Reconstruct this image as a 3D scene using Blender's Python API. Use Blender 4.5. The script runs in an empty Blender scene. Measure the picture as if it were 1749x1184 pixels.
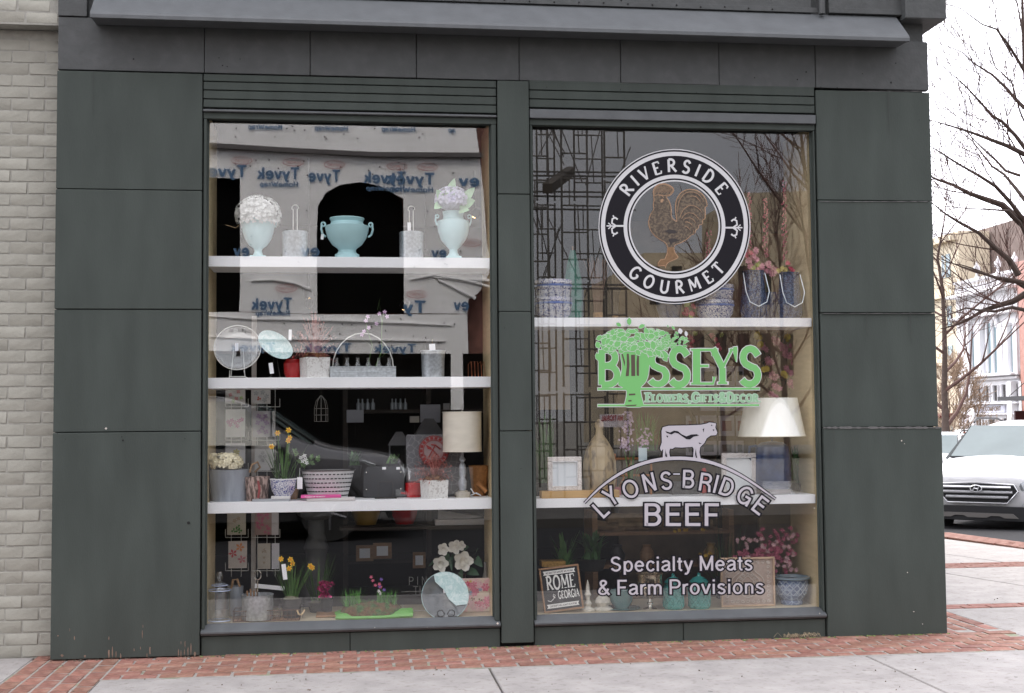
import bpy, math, random
from mathutils import Vector as V, Matrix, noise, geometry
random.seed(7)
SC = bpy.context.scene; COL = SC.collection
# ------------------------------------------------------------------ camera
FPX, YAW, PITCH, ROLL, CD, CH = 2196.2, .12483, .055935, -.008573, 8.3, 1.4694
fw = V((math.sin(YAW)*math.cos(PITCH), math.cos(YAW)*math.cos(PITCH), math.sin(PITCH)))
r0 = V((math.cos(YAW), -math.sin(YAW), 0)); u0_ = r0.cross(fw)
rt = r0*math.cos(ROLL)+u0_*math.sin(ROLL); up = u0_*math.cos(ROLL)-r0*math.sin(ROLL)
CAM = V((0, -CD, CH))
cd = bpy.data.cameras.new('camera'); cam = bpy.data.objects.new('camera', cd); COL.objects.link(cam)
cd.sensor_width = 36; cd.lens = 36*FPX/1749; cd.clip_start = .05; cd.clip_end = 3000
cam.matrix_world = Matrix(((rt.x, up.x, -fw.x, CAM.x), (rt.y, up.y, -fw.y, CAM.y), (rt.z, up.z, -fw.z, CAM.z), (0, 0, 0, 1)))
SC.camera = cam
# ------------------------------------------------------------------ sky, sun, exposure
SUN_EL, SUN_AZ, SUN_E, SKY_E, CLOUD_E = math.radians(46), math.radians(-18), 3.0, .09, 1.18
wd = bpy.data.worlds.new('World'); SC.world = wd; wd.use_nodes = True
nt = wd.node_tree; nt.nodes.clear(); N = nt.nodes.new; L = nt.links.new
out = N('ShaderNodeOutputWorld'); sky = N('ShaderNodeTexSky'); sky.sky_type = 'NISHITA'; sky.sun_disc = False
sky.sun_elevation = SUN_EL; sky.sun_rotation = SUN_AZ
bg = N('ShaderNodeBackground'); bg.inputs[1].default_value = SKY_E; L(sky.outputs[0], bg.inputs[0])
tc = N('ShaderNodeTexCoord'); mp = N('ShaderNodeMapping'); mp.inputs['Scale'].default_value = (1, 1, 3.2); L(tc.outputs['Generated'], mp.inputs[0])
nz = N('ShaderNodeTexNoise'); nz.inputs['Scale'].default_value = 2.2; nz.inputs['Detail'].default_value = 4; L(mp.outputs[0], nz.inputs[0])
cr = N('ShaderNodeValToRGB'); cr.color_ramp.elements[0].position = .3; cr.color_ramp.elements[0].color = (.86, .86, .95, 1)
cr.color_ramp.elements[1].position = .72; cr.color_ramp.elements[1].color = (1.12, 1.10, 1.14, 1); L(nz.outputs[0], cr.inputs[0])
# overcast: the cloud is brighter round the hidden sun
dp = N('ShaderNodeVectorMath'); dp.operation = 'DOT_PRODUCT'; L(tc.outputs['Generated'], dp.inputs[0])
sd = V((math.sin(SUN_AZ)*math.cos(SUN_EL), math.cos(SUN_AZ)*math.cos(SUN_EL), math.sin(SUN_EL)))
dp.inputs[1].default_value = sd
mr = N('ShaderNodeMapRange'); mr.inputs[1].default_value = -.6; mr.inputs[2].default_value = 1; mr.inputs[3].default_value = .78; mr.inputs[4].default_value = 2.9
mr.interpolation_type = 'SMOOTHSTEP'; L(dp.outputs['Value'], mr.inputs[0])
mc = N('ShaderNodeVectorMath'); mc.operation = 'SCALE'; L(cr.outputs[0], mc.inputs[0]); L(mr.outputs[0], mc.inputs['Scale'])
bc = N('ShaderNodeBackground'); bc.inputs[1].default_value = CLOUD_E; L(mc.outputs[0], bc.inputs[0])
mx = N('ShaderNodeMixShader'); mx.inputs[0].default_value = .88; L(bg.outputs[0], mx.inputs[1]); L(bc.outputs[0], mx.inputs[2]); L(mx.outputs[0], out.inputs[0])
sl = bpy.data.lights.new('sun', 'SUN'); sl.energy = SUN_E; sl.angle = math.radians(25); sl.color = (1, .93, .83)
so = bpy.data.objects.new('sun', sl); COL.objects.link(so); so.location = (10, 10, 20); so.rotation_euler = sd.to_track_quat('Z', 'Y').to_euler()
SC.view_settings.view_transform = 'Standard'; SC.view_settings.look = 'None'; SC.view_settings.gamma = 1
SC.view_settings.use_curve_mapping = False; SC.view_settings.exposure = 0.45
SC.cycles.max_bounces = 10; SC.cycles.transparent_max_bounces = 16; SC.cycles.caustics_reflective = False; SC.cycles.caustics_refractive = False
SC.cycles.sample_clamp_indirect = 6

# ------------------------------------------------------------------ pixel of the photograph -> point of the place
def ray(u, v): return fw*FPX+rt*(u-874.5)-up*(v-592)
def P(u, v, y=0.0): d = ray(u, v); return CAM+d*((y-CAM.y)/d.y)
def G(u, v, z=0.0): d = ray(u, v); return CAM+d*((z-CAM.z)/d.z)
def PX(u, v, x): d = ray(u, v); return CAM+d*((x-CAM.x)/d.x)
def PD(u, v, dist): return CAM+ray(u, v)*(dist/FPX)
GY = .06                                                    # the plane of the shop glass
def MR(u, v, yv): p = P(u, v, yv); return V((p.x, 2*GY-p.y, p.z))   # a thing seen in the glass stands across the street
# ------------------------------------------------------------------ mesh helpers
class MB:
    def __init__(s): s.v = []; s.f = []; s.mi = []; s.m = Matrix(); s.k = 0
    def add(s, vs, fs):
        n = len(s.v); m = s.m; s.v += [m @ V(p) for p in vs]; s.f += [tuple(i+n for i in f) for f in fs]; s.mi += [s.k]*len(fs); return s
    def box(s, x0, x1, y0, y1, z0, z1, c=0):
        if c <= 0:
            return s.add([(x, y, z) for z in (z0, z1) for y in (y0, y1) for x in (x0, x1)], [(0, 2, 3, 1), (4, 5, 7, 6), (0, 1, 5, 4), (2, 6, 7, 3), (0, 4, 6, 2), (1, 3, 7, 5)])
        vs = []; idx = {}
        for i, x in enumerate((x0, x1)):
            for j, y in enumerate((y0, y1)):
                for k, z in enumerate((z0, z1)):
                    sx, sy, sz = (c if i == 0 else -c), (c if j == 0 else -c), (c if k == 0 else -c)
                    idx[i, j, k] = len(vs); vs += [(x, y+sy, z+sz), (x+sx, y, z+sz), (x+sx, y+sy, z)]
        F = []
        for a in (0, 1):
            F.append(tuple(idx[a, j, k]+0 for j, k in ((0, 0), (0, 1), (1, 1), (1, 0))[::(1 if a == 0 else -1)]))
            F.append(tuple(idx[i, a, k]+1 for i, k in ((0, 0), (1, 0), (1, 1), (0, 1))[::(1 if a == 0 else -1)]))
            F.append(tuple(idx[i, j, a]+2 for i, j in ((0, 0), (0, 1), (1, 1), (1, 0))[::(1 if a == 0 else -1)]))
        for a in (0, 1):
            for b in (0, 1):
                F.append((idx[a, b, 0]+0, idx[a, b, 1]+0, idx[a, b, 1]+1, idx[a, b, 0]+1))
                F.append((idx[a, 0, b]+0, idx[a, 1, b]+0, idx[a, 1, b]+2, idx[a, 0, b]+2))
                F.append((idx[0, a, b]+1, idx[1, a, b]+1, idx[1, a, b]+2, idx[0, a, b]+2))
        for q in idx.values(): F.append((q, q+1, q+2))
        return s.add(vs, F)
    def lathe(s, pr, n=20, c=(0, 0, 0), sq=1, cap=True):
        vs = []
        for r, z in pr:
            for i in range(n):
                a = 2*math.pi*i/n; vs.append((c[0]+r*math.cos(a), c[1]+r*math.sin(a)*sq, c[2]+z))
        F = [(j*n+i, j*n+(i+1) % n, (j+1)*n+(i+1) % n, (j+1)*n+i) for j in range(len(pr)-1) for i in range(n)]
        if cap: F += [tuple(range(n))[::-1], tuple((len(pr)-1)*n+i for i in range(n))]
        return s.add(vs, F)
    def ball(s, c, r, n=8, sz=1, sy=1):
        return s.lathe([(max(r*math.sin(math.pi*j/(n//2+1)), 1e-4), -r*sz*math.cos(math.pi*j/(n//2+1))) for j in range(n//2+2)], n, c, sy, False)
    def tube(s, pts, r, n=6, closed=False):
        pts = [V(p) for p in pts]; m = len(pts); rs = r if isinstance(r, (list, tuple)) else [r]*m; vs = []; ref = None
        for i, p in enumerate(pts):
            a = pts[(i-1) % m] if (closed or i > 0) else p; b = pts[(i+1) % m] if (closed or i < m-1) else p
            t = (b-a); t = t.normalized() if t.length > 1e-9 else V((0, 0, 1))
            if ref is None: ref = t.orthogonal().normalized()
            ref = ref-t*ref.dot(t); ref = ref.normalized() if ref.length > 1e-6 else t.orthogonal().normalized()
            bn = t.cross(ref)
            for k in range(n):
                an = 2*math.pi*k/n; vs.append(p+(ref*math.cos(an)+bn*math.sin(an))*rs[i])
        F = []
        for i in range(m if closed else m-1):
            j = (i+1) % m
            F += [(i*n+k, i*n+(k+1) % n, j*n+(k+1) % n, j*n+k) for k in range(n)]
        if not closed: F += [tuple(range(n))[::-1], tuple((m-1)*n+k for k in range(n))]
        return s.add(vs, F)
    def prism(s, poly, y0, y1):                              # a closed outline in x, z given thickness in y
        n = len(poly); tr = geometry.tessellate_polygon([[V((p[0], p[1], 0)) for p in poly]])
        vs = [(p[0], y0, p[1]) for p in poly]+[(p[0], y1, p[1]) for p in poly]
        F = [tuple(t) for t in tr]+[tuple(i+n for i in t[::-1]) for t in tr]+[(i, (i+1) % n, (i+1) % n+n, i+n) for i in range(n)]
        return s.add(vs, F)
    def prof(s, poly, x0, x1, ax='x'):                       # outline in y, z swept along x
        n = len(poly); tr = geometry.tessellate_polygon([[V((p[0], p[1], 0)) for p in poly]])
        if ax == 'x': vs = [(x0, p[0], p[1]) for p in poly]+[(x1, p[0], p[1]) for p in poly]
        else: vs = [(p[0], x0, p[1]) for p in poly]+[(p[0], x1, p[1]) for p in poly]
        F = [tuple(t) for t in tr]+[tuple(i+n for i in t[::-1]) for t in tr]+[(i, (i+1) % n, (i+1) % n+n, i+n) for i in range(n)]
        return s.add(vs, F)
    def flat(s, poly, fn):                                   # filled flat outline, each point mapped by fn
        tr = geometry.tessellate_polygon([[V((p[0], p[1], 0)) for p in poly]]); return s.add([fn(*p) for p in poly], [tuple(t) for t in tr])
    def at(s, loc=(0, 0, 0), rz=0, rx=0, ry=0, sc=1):
        s.m = Matrix.Translation(V(loc)) @ Matrix.Rotation(rz, 4, 'Z') @ Matrix.Rotation(ry, 4, 'Y') @ Matrix.Rotation(rx, 4, 'X') @ Matrix.Scale(sc, 4); return s
    def mesh(s, name, mats, smooth=False):
        me = bpy.data.meshes.new(name); me.from_pydata([tuple(p) for p in s.v], [], s.f)
        for m in (mats if isinstance(mats, (list, tuple)) else [mats]): me.materials.append(m)
        if any(s.mi): me.polygons.foreach_set('material_index', s.mi)
        me.validate()
        import bmesh
        if smooth:
            b = bmesh.new(); b.from_mesh(me); bmesh.ops.recalc_face_normals(b, faces=b.faces); b.to_mesh(me); b.free()
            me.polygons.foreach_set('use_smooth', [True]*len(me.polygons)); me.set_sharp_from_angle(angle=math.radians(42))
        me.update(); return me
def link(name, data, par=None, loc=(0, 0, 0), rot=(0, 0, 0)):
    o = bpy.data.objects.new(name, data); COL.objects.link(o); o.location = loc; o.rotation_euler = rot
    if par: o.parent = par
    return o
def part(par, name, mb, mat, smooth=True, label=None, kind=None, loc=(0, 0, 0), rot=(0, 0, 0)):
    o = link(name, mb.mesh(name, mat, smooth) if isinstance(mb, MB) else mb, par, loc, rot)
    if label: o['label'] = label
    if kind: o['kind'] = kind
    return o
def tag(o, label, cat, group=None):
    o['label'] = label; o['category'] = cat
    if group: o['group'] = group
    return o
def thing(name, label, cat, loc=(0, 0, 0), rz=0, group=None, rot=None):
    o = link(name, None, None, loc, rot or (0, 0, rz)); o.empty_display_size = .1; return tag(o, label, cat, group)
def solo(name, mb, mat, label, cat, group=None, smooth=True, loc=(0, 0, 0), rot=(0, 0, 0)):
    return tag(part(None, name, mb, mat, smooth, loc=loc, rot=rot), label, cat, group)
def struct(name, mb, mat, smooth=False, par=None):
    o = part(par, name, mb, mat, smooth); o['kind'] = 'structure'; return o
def copy_tree(o, par=None):
    c = o.copy(); COL.objects.link(c); c.parent = par
    for ch in list(o.children): copy_tree(ch, c)
    return c
# ------------------------------------------------------------------ materials
def rgb(r, g, b): return tuple((c/255/12.92 if c <= 10 else ((c/255+.055)/1.055)**2.4) for c in (r, g, b))+(1,)
def mat(name, col, rough=.6, metal=0, var=.12, vs=6.0, bump=.0, bs=40.0, spec=.5, obj_var=0, col2=None, c2s=(.45, .6), c2scale=8, alpha=None, trans=0, stretch=None, emit=0, coat=0):
    m = bpy.data.materials.new(name); m.use_nodes = True; t = m.node_tree; n = t.nodes; l = t.links.new; p = n['Principled BSDF']
    p.inputs['Roughness'].default_value = rough; p.inputs['Metallic'].default_value = metal; p.inputs['Specular IOR Level'].default_value = spec
    col = tuple(col)[:3]+(1,)
    co = n.new('ShaderNodeTexCoord'); vec = co.outputs['Object']
    if stretch:
        mp = n.new('ShaderNodeMapping'); mp.inputs['Scale'].default_value = stretch; l(vec, mp.inputs[0]); vec = mp.outputs[0]
    src = None
    def noise_(sc, det=4):
        z = n.new('ShaderNodeTexNoise'); z.inputs['Scale'].default_value = sc; z.inputs['Detail'].default_value = det; l(vec, z.inputs['Vector']); return z.outputs[0]
    base = n.new('ShaderNodeRGB'); base.outputs[0].default_value = col; src = base.outputs[0]
    if col2 is not None:
        mk = n.new('ShaderNodeMapRange'); mk.inputs[1].default_value = c2s[0]; mk.inputs[2].default_value = c2s[1]; l(noise_(c2scale, 6), mk.inputs[0])
        mx = n.new('ShaderNodeMix'); mx.data_type = 'RGBA'; l(mk.outputs[0], mx.inputs[0]); l(src, mx.inputs[6]); mx.inputs[7].default_value = tuple(col2)[:3]+(1,); src = mx.outputs[2]
    if var or obj_var:
        hs = n.new('ShaderNodeHueSaturation'); l(src, hs.inputs['Color']); val = None
        if var:
            mr = n.new('ShaderNodeMapRange'); mr.inputs[1].default_value = .25; mr.inputs[2].default_value = .75; mr.inputs[3].default_value = 1-var; mr.inputs[4].default_value = 1+var; l(noise_(vs, 7), mr.inputs[0]); val = mr.outputs[0]
        if obj_var:
            oi = n.new('ShaderNodeObjectInfo'); m2 = n.new('ShaderNodeMapRange'); m2.inputs[3].default_value = 1-obj_var; m2.inputs[4].default_value = 1+obj_var; l(oi.outputs['Random'], m2.inputs[0])
            m3 = n.new('ShaderNodeMapRange'); m3.inputs[3].default_value = .5-obj_var*.04; m3.inputs[4].default_value = .5+obj_var*.05
            fr = n.new('ShaderNodeMath'); fr.operation = 'FRACT'; mu = n.new('ShaderNodeMath'); mu.operation = 'MULTIPLY'; mu.inputs[1].default_value = 7.31; l(oi.outputs['Random'], mu.inputs[0]); l(mu.outputs[0], fr.inputs[0]); l(fr.outputs[0], m3.inputs[0]); l(m3.outputs[0], hs.inputs['Hue'])
            if val is None: val = m2.outputs[0]
            else:
                mm = n.new('ShaderNodeMath'); mm.operation = 'MULTIPLY'; l(val, mm.inputs[0]); l(m2.outputs[0], mm.inputs[1]); val = mm.outputs[0]
        l(val, hs.inputs['Value']); src = hs.outputs[0]
    l(src, p.inputs['Base Color'])
    if bump:
        b = n.new('ShaderNodeBump'); b.inputs['Strength'].default_value = bump; b.inputs['Distance'].default_value = .01; l(noise_(bs, 8), b.inputs['Height']); l(b.outputs[0], p.inputs['Normal'])
    if trans: p.inputs['Transmission Weight'].default_value = trans
    if coat: p.inputs['Coat Weight'].default_value = coat; p.inputs['Coat Roughness'].default_value = .08
    if emit: p.inputs['Emission Color'].default_value = col; p.inputs['Emission Strength'].default_value = emit
    return m
def glassy(name, refl, tint=(1, 1, 1), rough=0.0):
    m = bpy.data.materials.new(name); m.use_nodes = True; t = m.node_tree; t.nodes.clear(); l = t.links.new
    o = t.nodes.new('ShaderNodeOutputMaterial'); mx = t.nodes.new('ShaderNodeMixShader'); tr = t.nodes.new('ShaderNodeBsdfTransparent'); g = t.nodes.new('ShaderNodeBsdfGlossy')
    tr.inputs[0].default_value = tuple(tint)+(1,); g.inputs['Roughness'].default_value = rough; g.inputs[0].default_value = (1, 1, 1, 1)
    lw = t.nodes.new('ShaderNodeLayerWeight'); lw.inputs[0].default_value = .5; pw = t.nodes.new('ShaderNodeMath'); pw.operation = 'POWER'; pw.inputs[1].default_value = 5; l(lw.outputs['Facing'], pw.inputs[0])
    ad = t.nodes.new('ShaderNodeMath'); ad.operation = 'MULTIPLY_ADD'; ad.use_clamp = True; ad.inputs[1].default_value = .9; ad.inputs[2].default_value = refl; l(pw.outputs[0], ad.inputs[0]); l(ad.outputs[0], mx.inputs[0])
    l(tr.outputs[0], mx.inputs[1]); l(g.outputs[0], mx.inputs[2]); l(mx.outputs[0], o.inputs[0]); return m
def pattern(name, a, b, scale=30, thr=(.48, .52), kind='noise', rough=.25, stretch=None, det=2, dist=0.0):
    m = bpy.data.materials.new(name); m.use_nodes = True; t = m.node_tree; n = t.nodes; l = t.links.new; p = n['Principled BSDF']; p.inputs['Roughness'].default_value = rough
    co = n.new('ShaderNodeTexCoord'); vec = co.outputs['Object']
    if stretch: mp = n.new('ShaderNodeMapping'); mp.inputs['Scale'].default_value = stretch; l(vec, mp.inputs[0]); vec = mp.outputs[0]
    if kind == 'noise': z = n.new('ShaderNodeTexNoise'); z.inputs['Detail'].default_value = det; z.inputs['Distortion'].default_value = dist; o = z.outputs[0]
    elif kind == 'vor': z = n.new('ShaderNodeTexVoronoi'); z.feature = 'DISTANCE_TO_EDGE'; o = z.outputs[0]
    else: z = n.new('ShaderNodeTexWave'); z.inputs['Distortion'].default_value = dist; o = z.outputs[1]
    z.inputs['Scale'].default_value = scale; l(vec, z.inputs['Vector'])
    mr = n.new('ShaderNodeMapRange'); mr.inputs[1].default_value = thr[0]; mr.inputs[2].default_value = thr[1]; l(o, mr.inputs[0])
    mx = n.new('ShaderNodeMix'); mx.data_type = 'RGBA'; l(mr.outputs[0], mx.inputs[0]); mx.inputs[6].default_value = tuple(a)[:3]+(1,); mx.inputs[7].default_value = tuple(b)[:3]+(1,)
    l(mx.outputs[2], p.inputs['Base Color']); return m
M = {}
GREEN = (.056, .067, .060)
M['green'] = mat('green_paint', GREEN, .7, var=.17, vs=3.5, bump=.10, bs=90, spec=.25, stretch=(1.6, 1.6, .4))
M['green2'] = mat('green_paint_weathered', (.060, .064, .064), .62, var=.14, vs=7, bump=.35, bs=28, col2=(.069, .071, .072), c2s=(.5, .75), c2scale=14)
M['green_sill'] = mat('green_sill_paint', (.090, .097, .102), .45, var=.15, vs=9, bump=.08, bs=60, col2=(.5, .48, .45), c2s=(.78, .79), c2scale=45)
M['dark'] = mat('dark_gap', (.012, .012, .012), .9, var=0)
M['cream'] = mat('cream_board', (.56, .45, .27), .6, var=.10, vs=3, bump=.05, bs=30, stretch=(2, 2, 14))
M['white'] = mat('white_board', (.87, .87, .89), .5, var=.03, vs=5)
M['deck'] = mat('display_deck', (.55, .47, .34), .6, var=.15, vs=12)
M['wallbrick'] = mat('painted_brick', (.345, .335, .29), .8, var=.10, vs=9, bump=.35, bs=45, obj_var=.03, spec=.2)
M['wallmortar'] = mat('painted_mortar', (.32, .312, .278), .85, var=.15, vs=25, bump=.4, bs=60)
M['paver'] = mat('paver_brick', (.25, .118, .088), .9, var=.25, vs=30, bump=.5, bs=90, obj_var=.16, col2=(.33, .22, .17), c2s=(.5, .8), c2scale=9)
M['mortar'] = mat('paver_mortar', (.31, .29, .265), .9, var=.25, vs=18, bump=.6, bs=80, col2=(.20, .22, .13), c2s=(.55, .7), c2scale=5)
M['concrete'] = mat('concrete', (.345, .325, .31), .88, var=.16, vs=5, bump=.5, bs=90, obj_var=.05, col2=(.22, .195, .18), c2s=(.55, .80), c2scale=22, spec=.2)
M['asphalt'] = mat('asphalt', (.026, .026, .028), .95, spec=.15, var=.25, vs=40, bump=.4, bs=120)
M['galv'] = mat('galvanized_steel', (.50, .53, .56), .42, .75, var=.28, vs=55, bump=.1, bs=90)
M['silver'] = mat('silvered_metal', (.75, .72, .66), .18, 1, var=.15, vs=30)
M['wire'] = mat('dark_wire', (.05, .045, .04), .5, .6, var=0)
M['wirelight'] = mat('pale_wire', (.62, .61, .58), .4, .4, var=0)
M['leaf'] = mat('leaf_green', (.075, .16, .035), .5, var=.35, vs=40)
M['leafd'] = mat('leaf_dark', (.03, .085, .035), .45, var=.35, vs=40)
M['wood'] = mat('brown_wood', (.30, .17, .09), .6, var=.25, vs=14, stretch=(1, 1, 6))
M['tan'] = mat('tan_wood', (.50, .36, .20), .6, var=.2, vs=14, stretch=(6, 1, 1))
M['black'] = mat('black_paint', (.015, .015, .017), .4, var=0)
M['glass'] = glassy('window_glass', .066, (.985, .99, .985))
M['jar'] = glassy('clear_jar_glass', .10, (.93, .95, .96), .02)
M['plate'] = glassy('greenish_glass', .10, (.78, .88, .85), .03)
# a flat font drawn by hand: strokes of thick and thin pen
def arc(cx, cy, rx, ry, a0, a1, n=9): return [(cx+rx*math.cos(math.radians(a0+(a1-a0)*i/n)), cy+ry*math.sin(math.radians(a0+(a1-a0)*i/n))) for i in range(n+1)]
A_ = arc
FONT = {
 'A': (.68, [('n', [(.04, 0), (.34, 1)]), ('T', [(.34, 1), (.64, 0)]), ('n', [(.15, .36), (.54, .36)])]),
 'B': (.60, [('T', [(.10, 0), (.10, 1)]), ('T', [(.10, 1)]+A_(.26, .77, .24, .23, 90, -90)+[(.10, .54)]), ('T', [(.10, .54)]+A_(.28, .27, .28, .27, 90, -90)+[(.10, 0)])]),
 'C': (.68, [('T', A_(.40, .5, .34, .49, 48, 312, 14))]),
 'D': (.70, [('T', [(.10, 0), (.10, 1)]), ('T', [(.10, 1)]+A_(.26, .5, .38, .5, 90, -90, 12)+[(.10, 0)])]),
 'E': (.54, [('T', [(.10, 0), (.10, 1)]), ('n', [(.10, .97), (.50, .97), (.52, .80)]), ('n', [(.10, .52), (.40, .52)]), ('n', [(.10, .03), (.52, .03), (.55, .22)])]),
 'F': (.52, [('T', [(.10, 0), (.10, 1)]), ('n', [(.10, .97), (.50, .97), (.52, .80)]), ('n', [(.10, .52), (.40, .52)])]),
 'G': (.74, [('T', A_(.40, .5, .34, .49, 48, 330, 14)+[(.69, .30), (.69, .44)]), ('n', [(.50, .44), (.72, .44)])]),
 'H': (.70, [('T', [(.10, 0), (.10, 1)]), ('T', [(.60, 0), (.60, 1)]), ('n', [(.1, .5), (.6, .5)])]),
 'I': (.22, [('T', [(.11, 0), (.11, 1)])]),
 'L': (.50, [('T', [(.10, 0), (.10, 1)]), ('n', [(.10, .03), (.48, .03), (.50, .2)])]),
 'M': (.90, [('n', [(.08, 0), (.14, 1)]), ('T', [(.14, 1), (.45, .22)]), ('n', [(.45, .22), (.74, 1)]), ('T', [(.74, 1), (.82, 0)])]),
 'N': (.72, [('n', [(.10, 0), (.10, 1)]), ('T', [(.10, 1), (.62, 0)]), ('n', [(.62, 0), (.62, 1)])]),
 'O': (.78, [('T', A_(.39, .5, .34, .49, 0, 360, 20))]),
 'P': (.58, [('T', [(.10, 0), (.10, 1)]), ('T', [(.10, 1)]+A_(.26, .75, .28, .25, 90, -90)+[(.10, .5)])]),
 'R': (.66, [('T', [(.10, 0), (.10, 1)]), ('T', [(.10, 1)]+A_(.26, .75, .26, .25, 90, -90)+[(.10, .5)]), ('T', [(.28, .5), (.66, 0)])]),
 'S': (.56, [('T', [(.50, .80)]+A_(.28, .75, .20, .235, 40, 230, 8)+[(.30, .49)]+A_(.26, .26, .24, .25, 50, -150, 9))]),
 'T': (.60, [('T', [(.30, 0), (.30, 1)]), ('n', [(.02, .82), (.04, .97), (.56, .97), (.58, .82)])]),
 'U': (.72, [('T', [(.10, 1), (.10, .34)]+A_(.36, .30, .26, .29, 180, 360, 9)+[(.62, 1)])]),
 'V': (.70, [('T', [(.04, 1), (.35, 0)]), ('n', [(.35, 0), (.66, 1)])]),
 'W': (.98, [('T', [(.03, 1), (.27, 0)]), ('n', [(.27, 0), (.49, .8)]), ('T', [(.49, .8), (.71, 0)]), ('n', [(.71, 0), (.95, 1)])]),
 'Y': (.64, [('T', [(.03, 1), (.32, .46)]), ('n', [(.61, 1), (.32, .46)]), ('T', [(.32, .46), (.32, 0)])]),
 '&': (.74, [('T', [(.70, 0), (.20, .70)]+A_(.34, .80, .17, .18, 190, -30, 8)+[(.12, .34)]+A_(.32, .24, .25, .22, 150, 340, 8)+[(.70, .46)])]),
 ',': (.22, [('T', [(.12, .10), (.06, -.16)])]), "'": (.22, [('T', [(.12, 1.04), (.08, .72)])]), '-': (.4, [('T', [(.05, .5), (.35, .5)])]), ' ': (.4, []),
}
def ribbon(pts, w):
    L_, R_ = [], []; n = len(pts); closed = (abs(pts[0][0]-pts[-1][0])+abs(pts[0][1]-pts[-1][1])) < 1e-6
    for i in range(n):
        a = pts[i-1] if i > 0 else (pts[-2] if closed else pts[0]); b = pts[i+1] if i < n-1 else (pts[1] if closed else pts[-1])
        dx, dy = b[0]-a[0], b[1]-a[1]; q = math.hypot(dx, dy) or 1; ww = (w[i] if isinstance(w, list) else w)/2
        nx, ny = -dy/q*ww, dx/q*ww; L_.append((pts[i][0]+nx, pts[i][1]+ny)); R_.append((pts[i][0]-nx, pts[i][1]-ny))
    return [[L_[i], L_[i+1], R_[i+1], R_[i]] for i in range(n-1)]
def glyph(ch, T, nn, serif=0, grow=0):
    w, st = FONT[ch]; qs = []
    for k, pts in st:
        ww = (T if k == 'T' else nn)+grow*2
        if len(pts) == 2 or k == 'T':
            pts = list(pts)
            if grow and not (pts[0] == pts[-1]):
                for e, f_ in ((0, 1), (-1, -2)):
                    dx, dy = pts[e][0]-pts[f_][0], pts[e][1]-pts[f_][1]; q = math.hypot(dx, dy) or 1; pts[e] = (pts[e][0]+dx/q*grow, pts[e][1]+dy/q*grow)
        qs += ribbon(pts, ww)
        if serif and len(pts) == 2 and abs(pts[0][1]-pts[1][1]) > .4:
            for x, y in pts:
                y = min(max(y, .0), 1.); y0 = .0 if y < .5 else 1-.055
                qs.append([(x-ww/2-serif-grow, y0-grow), (x+ww/2+serif+grow, y0-grow), (x+ww/2+serif+grow, y0+.055+grow), (x-ww/2-serif-grow, y0+.055+grow)])
    return w, qs
def hand_text(s, size, T=.14, nn=.08, serif=0, gap=.12, grow=0, xs=1.0, small=1.0):
    """quads of a line of hand drawn capitals, left edge at 0, baseline 0; capitals after the first of a word use 'small'"""
    x = 0; Q = []; first = True
    for ch in s:
        cap = ch.isupper() or not ch.isalpha(); sc = 1 if cap else small
        w, qs = glyph(ch.upper(), T, nn, serif, grow/size)
        for q in qs: Q.append([((x+px*sc*xs)*size, py*sc*size) for px, py in q])
        x += (w*sc+gap)*xs
    return Q, (x-gap*xs)*size
_tcache = {}
def font_text(s, size, offset=0.0, bold=0.0, align='CENTER', sp=1.0):
    key = (s, offset, align, sp)
    if key not in _tcache:
        cu = bpy.data.curves.new('t', 'FONT'); cu.body = s; cu.size = 1; cu.offset = offset; cu.align_x = align; cu.resolution_u = 3; cu.space_character = sp
        ob = bpy.data.objects.new('t', cu); COL.objects.link(ob); bpy.context.view_layer.update()
        me = bpy.data.meshes.new_from_object(ob.evaluated_get(bpy.context.evaluated_depsgraph_get()))
        _tcache[key] = ([tuple(v.co)[:2] for v in me.vertices], [tuple(p.vertices) for p in me.polygons])
        bpy.data.objects.remove(ob); bpy.data.curves.remove(cu); bpy.data.meshes.remove(me)
    vs, fs = _tcache[key]; return [(x*size, y*size) for x, y in vs], fs
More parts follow.
